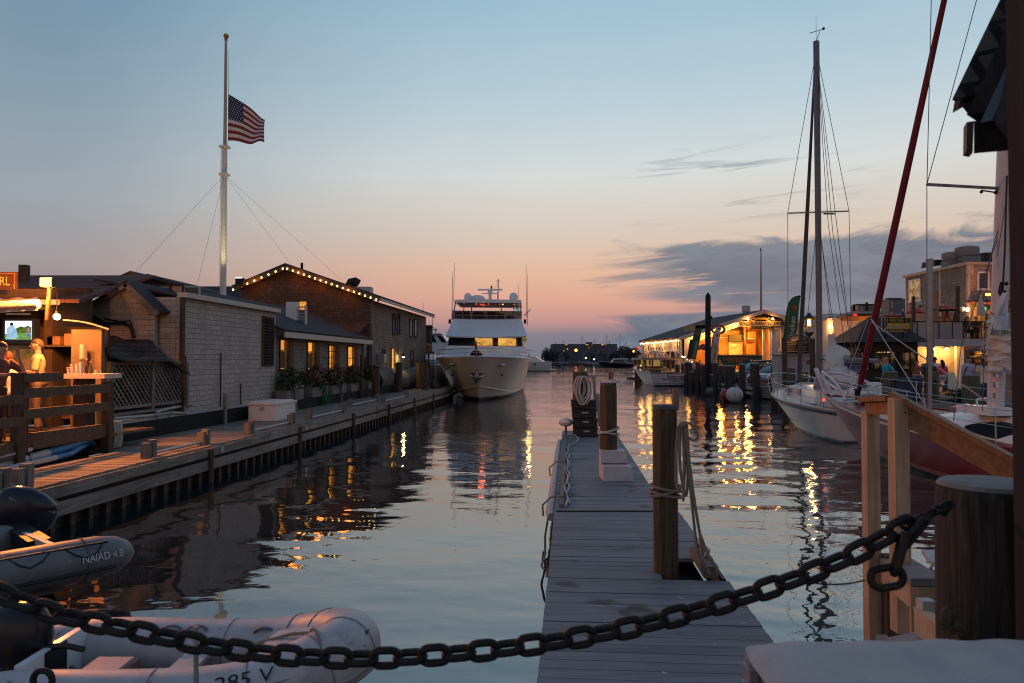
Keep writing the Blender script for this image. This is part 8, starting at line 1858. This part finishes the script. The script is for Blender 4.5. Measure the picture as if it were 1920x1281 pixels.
    for i, px in enumerate((1748.5,1775)):
        p = qd(px,652,.9); l = MB().lathe(p, [(.04,.14),(.13,.05),(.15,-.02)], 10).build('wall_lamp', M_iron, t, True); MB().ball(p-Z3*.02, .10).build('bulb', E_flood if False else emit('rest_bulb', srgb(255,190,110), 18), l, True); lamp('lamp_glow', l, p-Y3*.25-Z3*.08, C_warm, 60, .1)
    p = q(1852,552.5,-1.4); l = MB().box(p+Y3*.1, .3,.2,.16).build('balcony_flood', M_iron, t); MB().box(p, .24,.06,.13).build('lens', emit('balcony_lens', srgb(255,160,60), 14), l); lamp('flood_glow', l, p-Y3*.2, C_amber, 90, .1)
    p = q(1814,580.5,-.5); l = MB().ball(p, .11).build('globe_lamp', emit('rest_bulb', None, 0), t, True); lamp('globe_glow', l, p-Y3*.25, C_warm, 45, .1); MB().ball(q(1804,579.5,-.4), .14).build('bell', M_white, l, True)
    # sign
    sg = thing('restaurant_sign', 'black sign reading THE LANDING with a red lobster', 'sign', qd(1840,690,.6)); Ys = Yd+.55; k = lambda px, py: P(px,py,Ys)
    MB().bb(k(1817,0).x,k(1864,0).x,Ys,Ys+.12,k(0,684).z,k(0,657).z).build('board', pmat('landing_black', (.012,.011,.010), .4), sg)
    gl = pmat('landing_gold', (.62,.40,.08), .4); text('THE', 'word', gl, sg, k(1844,671.5)-Y3*.01, X3, Z3, .085, .26); text('LANDING', 'word', gl, sg, k(1844.5,676.2)-Y3*.01, X3, Z3, .12, .85); text('RESTAURANT', 'word', pmat('landing_dull', (.36,.22,.08), .5), sg, k(1842,681.2)-Y3*.01, X3, Z3, .06, .9)
    lb = MB(); c = k(1858,667)
    lb.tube([k(1862,670.5),k(1858,668),k(1853,665.5)], [.03,.10,.05], 8).tube([k(1856,667.5),k(1850,665)], [.03,.11], 8).tube([k(1858,666),k(1854,662)], [.03,.12], 8).tube([k(1862,670.5),k(1863,673)], [.06,.03], 6); lb.v = [p-Y3*.06 for p in lb.v]; lb.build('lobster', pmat('lobster_red', (.70,.03,.02), .4), sg, True)
    for i, (a, c_, py) in enumerate(((1830,1841,663),(1828,1837,667),(1818,1830,668.6))): MB().bar(k(a,py)-Y3*.01,k(c_,py)-Y3*.01,.01,.05).build('gold_line', gl, sg)
    lamp('sign_light', sg, k(1846,659)-Y3*.5, C_warm, 26, .1); MB().lathe(k(1846,658.5)-Y3*.4, [(.03,.08),(.16,0)], 10).build('gooseneck', M_iron, sg)
    for lab, px, a, e, dy, w, col, cl, c2 in (('blue and red parasol open on the balcony', 1768,573,582,1.6,56,(.03,.06,.16),False,(.30,.06,.05)),('red parasol open at the left end of the balcony',1716,578,587,1.3,34,(.40,.04,.04),False,None),('folded red parasol on the balcony, left of the two red ones',1775,580,604,1.4,11,(.34,.04,.04),True,None),('folded red parasol on the balcony, right of the two red ones',1792,582,604,1.8,11,(.30,.04,.04),True,None),('folded white parasol near the balcony lamp',1839,557,592,.6,14,(.55,.48,.42),True,None),('dark red parasol on the terrace behind the charter sign',1672,588,594,3.2,40,(.28,.03,.045),False,None),('folded blue parasol behind the charter sign',1693,583,597,2.6,8,(.03,.05,.12),True,None)):
        parasol(lab, px, a, e, Yd+dy, w, col, zd, cl, 'parasols on the restaurant terrace', c2)
    parasol('navy parasol with an orange lit panel before the restaurant sign',1842,648,658,37.6,56,(.045,.045,.08),WZ,False,'parasols on the wharf',(.36,.16,.11))
    pl = zd
    group_people([('diner in a dark shirt at the left balcony table',1762,40.3,70,1.7,'sit',('rest','rest'),(200,120,80),(50,40,40),'trousers',(70,40,25),False),('diner in white seated behind the glass rail',1778,40.5,-60,1.7,'sit',('rest','rest'),(210,150,120),(60,50,50),'trousers',(90,60,40),False),('dark haired diner at the middle of the balcony',1815,40.1,20,1.7,'sit',('rest','rest'),(50,38,36),(40,36,36),'trousers',(25,18,15),True),('diner in brown beside the folded white parasol',1832,40.2,-50,1.72,'sit',('rest','front'),(90,50,35),(40,36,36),'trousers',(30,20,15),False),('diner at the right end of the balcony rail',1852,40.4,80,1.7,'sit',('rest','rest'),(60,40,40),(40,36,36),'trousers',(25,18,15),False),('standing waiter silhouetted by the balcony screen',1858,41,0,1.78,'stand',('down','front'),(45,40,45),(35,35,40),'trousers',(25,18,15),False)], z=pl, voxel=.014)
    for i, px in enumerate((1770,1824,1846)):
        x = P(px,0,40.25).x; tb = thing('balcony_table', ('small round table under the blue and red parasol','round table in the middle of the balcony','round table at the right end of the balcony')[i], 'table', (x,40.25,pl)); MB().lathe((x,40.25,pl+.70), [(.0,0),(.38,0),(.40,.03),(0,.035)], 18).build('top', pmat('table_white', (.6,.5,.42), .5), tb); MB().cyl((x,40.25,pl),(x,40.25,pl+.7),.04,n=8).build('stem', M_iron, tb); MB().lathe((x,40.25,pl), [(.25,0),(.25,.03),(.05,.05)], 12).build('foot', M_iron, tb)
    MB().box(q(1845,579,-.2), .3,.05,.2).build('screen', emit('balcony_screen', srgb(120,225,170), 1.2), t)
restaurant()
t = thing('steel_flue', 'tall round steel flue pipe rising in front of the restaurant', 'flue', P(1735,640,36)); x = P(1735,0,36).x
MB().cyl((x,36,WZ),(x,36,P(0,487,36).z),.125,.125,14).build('pipe', pmat('flue_steel', (.30,.29,.28), .4, .5, var=.2, stretch=(1,1,.2)), t, True); MB().cyl((x+.22,36.2,WZ),(x+.22,36.2,P(0,492,36).z),.06,n=8).build('side_pipe', M_iron, t, True)
MB().lathe((x,36,P(0,489,36).z), [(.135,0),(.14,.04),(.13,.08)], 14).build('collar', M_galv, t, True); MB().ball(P(1726,571,35.8), .14).build('vent_cap', M_galv, t, True)

# ------------------------------------------------------------------ people on the wharf
group_people([
 ('woman with a ponytail in a red top carrying a blue bag by the kiosk', 1719, 37.2, -70, 1.64, 'stand', ('down','front'), (170,95,85), (190,170,160), 'trousers', (40,26,20), False),
 ('tall man with dark hair standing behind the dark bollard', 1740, 34.5, -20, 1.80, 'stand', ('down','down'), (110,110,140), (60,60,70), 'trousers', (32,22,18), False),
 ('person in a white shirt behind the girl in pink', 1753, 36.5, 160, 1.78, 'stand', ('down','front'), (225,205,195), (70,70,80), 'trousers', (40,28,22), False),
 ('girl with long dark hair in a pink top and white shorts walking away', 1767, 35.2, 180, 1.64, 'walk', ('down','down'), (215,70,85), (215,200,195), 'shorts', (34,20,16), True),
 ('man in a lavender shirt with a dark shoulder strap walking towards us', 1816, 32.2, -10, 1.78, 'walk', ('down','down'), (185,178,205), (85,85,80), 'trousers', (42,30,24), False),
 ('woman with long dark hair in a cream dress seen from behind', 1843, 31.6, 170, 1.72, 'stand', ('front','down'), (215,185,165), (220,195,178), 'dress', (30,20,16), True),
 ('person in a pale blue shirt beside the white mast', 1858, 32.5, 60, 1.66, 'stand', ('down','front'), (165,180,215), (35,70,130), 'trousers', (130,90,60), False)])
p = P(1673,700,31.9); person('man in a teal shirt and tan cap standing by the chained bollard', (p.x,32.4,WZ), R(-80), 1.74, 'stand', ('down','hip'), (45,165,180), (120,85,60), 'shorts', (120,80,55), cap=(190,140,95))
p = P(1724,712,36.9); tag(MB().lathe(p-Z3*.25, [(.10,0),(.17,.05),(.16,.4),(.08,.45)], 10).build('shopping_bag', pmat('bag_blue', (.03,.10,.32), .7), None, True), 'blue shopping bag beside the woman with a ponytail', 'bag')
p = P(1779,721,35.0); tag(MB().lathe(p-Z3*.12, [(.06,0),(.11,.04),(.09,.18),(.04,.24)], 10).build('hand_bag', pmat('bag_magenta', (.28,.03,.10), .6), None, True), 'small magenta bag beside the girl in pink', 'bag')
sgn = P(1808,676,32.05); tag(MB().tube([P(1810,688,32.02)-Y3*.12, P(1806,694,32.0)-Y3*.16, P(1803,702,32.0)-Y3*.17, P(1804,708,32.0)-Y3*.15], .035, 6).build('shoulder_strap', M_black, None, True), 'dark shoulder strap of the man in the lavender shirt', 'strap')
t = thing('a_board', 'leaning cream advertising board with a red band at its foot', 'sign', P(1790,737,34.2)); a = [P(1777,737,34.2),P(1800,734,34.2),P(1790,699,34.6),P(1778,699,34.6)]
MB().prism(a, Y3*.03).build('front_panel', pmat('board_cream', (.60,.50,.40), .6), t); MB().prism([P(1778,736.5,34.17),P(1799,733.5,34.17),P(1797,731,34.19),P(1778,733.5,34.19)], -Y3*.006).build('red_band', pmat('band_red', (.40,.04,.05), .6), t); MB().prism([p+Y3*.5*(i < 2) for i, p in enumerate(a)], Y3*.02).build('rear_panel', M_greyz, t)
t = thing('plank_bench', 'dark plank bench on the wharf behind the red yacht', 'bench', P(1773,757,29.5)); a = P(1759,749,29.5); c = P(1790,749,29.5)
MB().bb(a.x,c.x,29.4,29.9,a.z-.05,a.z).build('seat', M_brownx, t)
for x in (a.x+.05,c.x-.05): MB().bb(x-.04,x+.04,29.45,29.85,WZ,a.z-.05).build('leg', M_brownz, t)
t = thing('shrub_tub', 'dark leafy shrub in a tub beside the thick bollard', 'plant', P(1801,755,28.6)); p = P(1802,745,28.8); MB().leaves(p,.48,420,.10,random.Random(8),(1,.8,.75),.1).build('foliage', M_lfG, t); MB().lathe((p.x,28.8,WZ), [(.22,0),(.28,.3),(.30,.35)], 14).build('tub', M_dark, t, True)
t = thing('covered_barrow', 'heap of dark bags beside the thick green grey bollard', 'bags', P(1845,757,28.4)); MB().rings([[P(1846,742,28.6)+Vector((.34*k*math.cos(a)*(1+.15*math.sin(3*a+h*4)), .3*k*math.sin(a), h)) for a in [2*math.pi*i/16 for i in range(16)]] for h, k in ((-.35,.9),(-.1,1.15),(.2,.9),(.42,.5),(.5,.1))]).build('bag', pmat('bag_black', (.02,.018,.02), .5, bump=.4, bscale=10), t, True)
MB().rings([[P(1855,748,28.4)+Vector((.25*k*math.cos(a), .25*k*math.sin(a), h)) for a in [2*math.pi*i/14 for i in range(14)]] for h, k in ((-.25,.9),(0,1.1),(.25,.7),(.35,.1))]).build('bag', pmat('bag_plum', (.05,.02,.03), .5), t, True)
t = thing('wheeled_bin', 'dark blue wheeled bin on the wharf below the chain', 'bin', P(1715,757,30)); p = P(1714,735,29.9); MB().prism([(p.x-.34,29.9,WZ),(p.x+.30,29.9,WZ),(p.x+.36,29.9,WZ+.85),(p.x-.40,29.9,WZ+.85)], Y3*.55).build('body', pmat('bin_blue', (.02,.03,.07), .5), t); MB().box((p.x-.02,30.17,WZ+.89), .84,.62,.07).build('lid', pmat('bin_lid', (.03,.06,.09), .5), t)
# ================================================================== sailing boats at the right
def lines(t, nm, mat, segs, r):
    mb = MB()
    for s in segs: mb.tube([Vector(p) for p in s], r, 5)
    return mb.build(nm, mat, t)
M_sail = pmat('sailcloth', (.60,.58,.54), .8, var=.12, scale=4, bump=.3, bscale=12)
M_wire = pmat('rig_wire', (.10,.10,.11), .5)
def sloop():
    L, B = 9.6, 3.1; M = frame_from((11.2, 31.0), (.075, 1), L); R3 = M.to_3x3(); H = lambda: hull_pts(L, B, .92, 1.22, .45, 1.4, 2.3, .74, .3, nst=28, ns=10, flare=.45)
    t = thing('sailing_boat', 'white hulled sloop with a navy stripe under its deck edge', 'sailboat', M @ Vector((0,4,0)))
    MB().rings(H()).xf(M).build('hull', hullmat('sloop_hull', (.62,.60,.56), [(.06,(.015,.03,.035)),(.10,(.35,.34,.32))], .22), t, True)
    rg = H()
    for s in (0,-1):
        e = [r[s] for r in rg]; sg = -1 if s == 0 else 1
        MB().tube([p+Vector((0,0,.02)) for p in e], .035, 6).xf(M).build('toe_rail', M_cream, t, True)
        st = MB(); a = [r[0 if s == 0 else -1] for r in rg]; c = [r[1 if s == 0 else -2] for r in rg]
        st.add([p+Vector((sg*.012,0,-.04)) for p in a]+[p.lerp(q,.95)+Vector((sg*.012,0,-.0)) for p, q in zip(a, c)], [(i,i+1,i+1+len(a),i+len(a)) for i in range(len(a)-1)])
        st.xf(M).build('navy_stripe', pmat('stripe_navy', (.015,.02,.045), .3), t)
        for z in (.28,.52): MB().tube([p+Vector((-sg*.06,0,z+.02)) for p in e[2:26]], .010, 5).xf(M).build('life_line', M_steel, t)
        for i in range(3,27,4): MB().cyl(M @ (e[i]+Vector((-sg*.05,0,0))), M @ (e[i]+Vector((-sg*.06,0,.56))), .014, n=6).build('stanchion', M_steel, t)
    b = lambda *p: M @ Vector(p)
    MB().tube(smooth_path([b(-.95,8.3,1.68),b(-.55,9.2,1.82),b(0,9.75,1.86),b(.55,9.2,1.82),b(.95,8.3,1.68)],4), .018, 6).tube(smooth_path([b(-.95,8.3,1.42),b(-.5,9.1,1.5),b(0,9.5,1.52),b(.5,9.1,1.5),b(.95,8.3,1.42)],4), .014, 6).build('pulpit', M_steel, t)
    for x, y in ((-.92,8.3),(-.55,9.15),(.55,9.15),(.92,8.3)): MB().cyl(b(x*.92,y-.05,1.1), b(x,y,1.7), .016, n=6).build('pulpit_leg', M_steel, t)
    cab = [[b(x*w, y, z) for x, z in ((-1,.98),(-.92,z1*.97),(-.6,z1),(.6,z1),(.92,z1*.97),(1,.98))] for y, w, z1 in ((2.6,.95,1.42),(4.2,1.0,1.52),(6.0,.85,1.50),(7.3,.55,1.35),(7.7,.45,1.1))]
    MB().rings(cab).build('cabin', M_gel, t)
    for y in (4.4,5.6): MB().prism([b(-.965,y-.4,1.2),b(-.93,y+.4,1.2),b(-.89,y+.35,1.4),b(-.93,y-.38,1.4)], R3 @ Vector((-.02,0,0))).build('cabin_window', M_winD, t)
    MB().prism([b(-.3,6.2,1.52),b(.3,6.2,1.52),b(.28,6.8,1.46),b(-.28,6.8,1.46)], Z3*.05).build('hatch', M_cream, t)
    MB().ball(b(-.2,3.2,1.5), .55, (1.1,.7,.55)).build('spray_hood', pmat('hood_grey', (.22,.24,.24), .7), t, True)
    MB().prism([b(-.9,.4,.95),b(.9,.4,.95),b(.9,2.5,.95),b(-.9,2.5,.95)], Z3*.12).build('cockpit', M_cream, t)
    n_ = thing('stern_light', 'small red lamp glowing at the stern rail of the white sloop', 'lamp', P(1544.5,750,21.8)); MB().ball(P(1544.5,750,21.8), .04).build('bulb', emit('nav_red', (1,.03,.02), 5), n_); MB().cyl(P(1544.5,752,21.8), P(1544.5,768,21.8), .012, n=5).build('stem', M_steel, n_)
    # rig
    Y = 26.0; m0 = P(1537,712,Y); mt = P(1530.5,78,Y); MB().tube([m0,mt], .105, 12).build('mast', pmat('mast_dark', (.15,.14,.145), .4, .4), t, True)
    h = P(1534,398,Y); a, c = P(1477,400,Y), P(1592,396,Y); MB().bar(a,c,.05,.04).build('spreader', pmat('mast_dark', None), t)
    fs0, fs1 = P(1497,724,29.8), P(1529.5,88,26.4); MB().tube([fs0, fs0.lerp(fs1,.02), fs0.lerp(fs1,.05), fs0.lerp(fs1,.5), fs1], [.03,.035,.085,.075,.03], 10).build('furled_jib', pmat('furled_dark', (.10,.075,.075), .8, var=.25), t, True); MB().cyl(fs0, fs0+Z3*.22, .09).build('furling_drum', M_black, t, True)
    top = mt-Z3*.3; dk = lambda px, py, y: P(px,py,y)
    lines(t, 'shrouds', M_wire, [(top,a,dk(1478,742,26)),(top,c,dk(1598,760,26)),(top,dk(1553,420,25.5),dk(1600,765,24)),(top,dk(1562,440,25.2),dk(1612,742,22.5)),(h,dk(1500,735,26)),(h,dk(1575,750,26)),(mt-Z3*.4,dk(1590,600,23),dk(1632,748,21.5)),(h-Z3*.2,dk(1560,590,25.5),dk(1572,690,25))], .011)
    MB().cyl(mt, mt+Vector((.12,0,.35)), .012, n=5).bar(mt+Vector((-.22,0,.30)), mt+Vector((.26,0,.44)), .02,.02).ball(mt+Vector((.26,0,.46)), .05).build('wind_vane', M_iron, t); MB().cyl(mt, mt+Z3*.9, .006, n=4).build('whip_antenna', M_iron, t); MB().bar(P(1544,401,Y), P(1565,401,Y), .03,.05).build('radar_reflector', M_iron, t)
    # crumpled main sail, half dropped over the boom
    MB().tube([m0+Z3*.75, m0+Z3*.65-Y3*4.2], .07, 10).build('boom', pmat('mast_dark', None), t, True)
    for k, (pts, r) in enumerate((([(1556,662),(1572,658),(1590,664)],[.16,.21,.10]), ([(1563,672),(1568,690),(1573,704),(1582,720)],[.21,.31,.28,.12]), ([(1570,700),(1590,706),(1612,716)],[.26,.26,.08]))):
        ax = smooth_path([P(px,py,23.8-.35*k) for px, py in pts], 5); n = len(ax)-1
        rr = [r[min(int(i/5),len(r)-2)]*(1-(i/5)%1)+r[min(int(i/5),len(r)-2)+1]*((i/5)%1) for i in range(n)]+[r[-1]]
        rings = []
        for i, p in enumerate(ax): rings.append([p+Vector((math.cos(q),.5*math.sin(q),math.sin(q)*.8))*rr[i]*(1+.42*noise.noise(Vector((math.cos(q)*1.7+k*5,math.sin(q)*1.7,i*.55)))+.16*math.sin(7*q+i)) for q in [2*math.pi*j/26 for j in range(26)]])
        MB().rings(rings).build('crumpled_sail', M_sail, t, True)
    MB().prism([P(1553,627,24.2),P(1564,627,24.2),P(1568,646,24.2),P(1569,653,24.2),P(1553,650,24.2)], Y3*.05).build('sail_head', M_sail, t)
sloop()
def red_yacht():
    L, B = 12.6, 3.5; M = frame_from((8.78, 21.0), (-.135, 1), L); R3 = M.to_3x3(); b = lambda *p: M @ Vector(p)
    H = hull_pts(L, B, .85, 1.42, .5, 2.2, 2.1, .72, .22, nst=34, ns=12, flare=.45, se=(.12,.32))
    t = thing('sailing_boat', 'dark red yacht with double white stripes behind the pine stair rail', 'sailboat', b(0,6,0))
    MB().rings(H).xf(M).build('hull', hullmat('red_hull', (.22,.014,.022), [(.08,(.02,.035,.035)),(.115,(.42,.30,.30)),(.14,(.22,.014,.022)),(.165,(.42,.30,.30))], .34), t, True)
    for s in (0,-1):
        sg = -1 if s == 0 else 1; e = [r[s] for r in H]
        MB().tube([p+Vector((0,0,.015)) for p in e], .028, 6).xf(M).build('toe_rail', pmat('toe_red', (.20,.03,.03), .4), t, True)
        for z in (.34,.62): MB().tube([p+Vector((-sg*.05,0,z)) for p in e[:31]], .007, 5).xf(M).build('life_line', M_steel, t)
        for i in range(2,32,5): MB().cyl(M @ (e[i]+Vector((-sg*.05,0,0))), M @ (e[i]+Vector((-sg*.05,0,.64))), .013, n=6).build('stanchion', M_steel, t)
    MB().rings([[b(x*w,y,z) for x, z in ((-1,zd-.05),(-1,zd+.012),(1,zd+.012),(1,zd-.05))] for y, w, zd in ((.15,1.22,.86),(3,1.62,.89),(6,1.68,.97),(8.5,1.38,1.10),(10.5,.88,1.25),(12,.26,1.37))]).build('deck', pmat('deck_pale', (.56,.56,.57), .5, var=.08), t)
    cab = []
    for y, w, z1 in ((1.6,1.05,1.30),(3.0,1.2,1.50),(4.6,1.18,1.52),(6.2,1.0,1.42),(7.6,.7,1.22),(8.3,.4,1.08)): cab.append([b(x*w,y,z) for x, z in ((-1.12,.86),(-1.0,.94+(z1-.94)*.5),(-.82,z1-.03),(-.4,z1+.03),(.4,z1+.03),(.82,z1-.03),(1.0,.94+(z1-.94)*.5),(1.12,.86))])
    MB().rings(cab).build('coach_roof', M_gel, t, True)
    lens = [(-1.225-.0*i, 4.95+.80*math.cos(a), 1.14+.15*math.sin(a)*(1-.35*abs(math.cos(a)))) for i, a in enumerate([2*math.pi*j/20 for j in range(20)])]
    MB().prism([b(*p) for p in lens], R3 @ Vector((.10,0,.02))).build('lens_window', pmat('lens_dark', (.012,.03,.045), .15, spec=.7), t)
    MB().prism([b(-.35,5.0,1.55),b(.3,5.0,1.55),b(.3,5.7,1.5),b(-.35,5.7,1.5)], Z3*.05).build('hatch', pmat('hatch_smoke', (.12,.13,.14), .2), t); MB().tube([b(-.5,6.3,1.5),b(-.45,6.35,1.62),b(.0,6.5,1.64),b(.1,6.5,1.5)], .02, 6).build('grab_rail', M_steel, t)
    MB().bar(b(-.55,6.9,1.40), b(-.2,6.9,1.40), .18,.10).ball(b(-.4,6.7,1.42), .10).build('winch', M_steel, t, True)
    # pulpit: thick white hoops at the bow
    c = smooth_path([b(-.42,10.9,1.36),b(-.45,11.3,1.80),b(-.20,12.3,2.05),b(.10,12.75,2.02),b(.35,12.2,2.0),b(.5,11.3,1.78),b(.48,10.9,1.36)], 6)
    MB().tube(c, .036, 8).tube(smooth_path([b(-.44,11.2,1.62),b(-.10,12.35,1.80),b(.12,12.6,1.8),b(.46,11.3,1.6)], 6), .032, 8).tube([b(0,12.2,1.40),b(-.02,12.7,1.98)], .05, 8).tube([b(.0,12.5,1.42),b(-.06,12.95,2.15)], .06, 8).build('pulpit', pmat('pulpit_pale', (.62,.58,.60), .35), t, True)
    MB().ball(b(.05,10.6,1.40), .28, (1,1.4,.5)).build('deck_bundle', pmat('bundle_grey', (.22,.20,.20), .8), t, True)
    # furled red head sail and its drum
    d0 = P(1607,748,19.6); d1 = P(1812,-190,14.6); MB().tube([d0.lerp(d1,s) for s in (.035,.05,.25,.5,.8,1)], [.045,.075,.085,.078,.06,.05], 12).build('furled_jib', pmat('furled_red', (.17,.016,.024), .75, var=.25, scale=5, stretch=(1,1,.3)), t, True)
    MB().cyl(d0, d0.lerp(d1,.04), .05).lathe(d0.lerp(d1,.006), [(.02,0),(.11,.01),(.11,.05),(.07,.06),(.07,.16),(.11,.17),(.11,.2),(.02,.21)], 14).build('furling_drum', M_black, t, True); MB().cyl(b(0,11.6,1.35), d0, .03).build('tack_fitting', M_steel, t)
    # mast at right, spreader, sail stowed on the boom
    Y = 13.6; m0, m1 = P(1866,772,Y), P(1901,-120,Y); pm = pmat('mast_white', (.60,.52,.50), .35, var=.05)
    MB().rings([[p+Vector((.125*math.cos(a),.16*math.sin(a),0)) for a in [2*math.pi*i/18 for i in range(18)]] for p in (m0, m0.lerp(m1,.5), m1)]).build('mast', pm, t, True); MB().prism([P(1857,765,13.2),P(1900,765,13.2),P(1900,780,13.2),P(1856,780,13.2)], Y3*1.0).build('mast_step', M_gel, t)
    s0, s1 = P(1884,354,Y), P(1738,346,Y-.2); MB().bar(s0,s1,.05,.045).build('spreader', pmat('spreader_grey', (.16,.15,.16), .4, .4), t); MB().tube([P(1870,357,Y),P(1866,361,Y),P(1840,357,Y)], .014, 6).ball(P(1840,360,Y), .03).ball(P(1867,361,Y), .035).build('deck_lamp', M_iron, t)
    lines(t, 'shrouds', M_wire, [(s1, P(1738,792,13.9)),(s1, P(1747,-40,Y)),(P(1842,-40,Y), s1),(P(1888,370,Y), P(1852,500,13.5), P(1842,770,12.6)),(P(1886,400,Y), P(1802,650,13.4), P(1788,790,12.9)),(P(1889,360,Y), P(1870,480,13)),], .008)
    f0, f1 = P(1640,612,17.8), P(1742,772,14.8); lines(t, 'running_lines', M_ropeW, [(P(1633,598,17.9),f1),(P(1634,604,17.9),P(1722,664,15.9),P(1852,754,13.4)),(P(1628,600,18),P(1590,700,19.2)),(P(1636,600,17.9),P(1648,620,17.6))], .012)
    for px, a, c_ in ((1745.5,485,800),(1747,485,800)): lines(t, 'stay_rod', pmat('rod_grey', (.30,.29,.28), .4, .5), [(P(px,a,13.95),P(px-3,c_,13.9))], .03)
    MB().tube([P(1877,600,13.2),P(1884,470,13.3),P(1888,330,13.4)], .016, 6).tube([P(1878,530,13.25),P(1874,548,13.2),P(1880,560,13.2),P(1884,545,13.2)], .03, 6).ball(P(1887,532,13.2), .035).build('halyard_shackle', M_iron, t, True)
    rings = []
    for i in range(31):
        s = i/30; p = P(1876+4*math.sin(s*5), 700-112*s, 13.35); w = (.12+.10*math.sin(math.pi*min(1,s*1.02)**.8))
        rings.append([p+Vector((math.cos(q)*w, math.sin(q)*w*1.3, .03*math.sin(q*3+i)))*1.0+Vector((math.cos(q),math.sin(q),0))*(.085*noise.noise(Vector((math.cos(q)*1.3,math.sin(q)*1.3,s*17)))+.03*math.sin(s*40+2*math.sin(q+1))) for q in [2*math.pi*j/30 for j in range(30)]])
    MB().rings(rings).build('stowed_sail', M_sail, t, True)
    MB().sheet(lambda i, j: P(1880-32*j**.8*(1-.2*i)+6*i, 550+78*j, 13.1)+Vector((.10*i,-.08*math.sin(i*5+j*2),.0)), 8, 12, .03).build('hanging_sail', M_sail, t, True); MB().sheet(lambda i, j: P(1864+30*i-2*j, 592-14*i+26*j+10*math.sin(i*2), 12.9)-Y3*.06*math.sin(i*4), 8, 5, .02).build('sail_fold', pmat('fold_blue', (.50,.54,.58), .8), t, True)
    for py in (702,722,742): MB().box(P(1867,py,13.4), .05,.08,.10).build('mast_cleat', M_steel, t)
red_yacht()
t = thing('white_cask', 'pale ribbed life raft canister on the wharf behind the pine rail', 'canister', P(1639,745,24)); q = P(1639,730,27.0); MB().lathe((q.x,27.0,WZ), [(.24,0),(.26,.05),(.26,q.z-WZ+.2),(.22,q.z-WZ+.25),(0,q.z-WZ+.26)], 18).build('body', M_white, t, True); MB().lathe((q.x,27.0,q.z+.1), [(.265,0),(.27,.03),(.265,.06)], 18).build('band', M_galv, t, True)
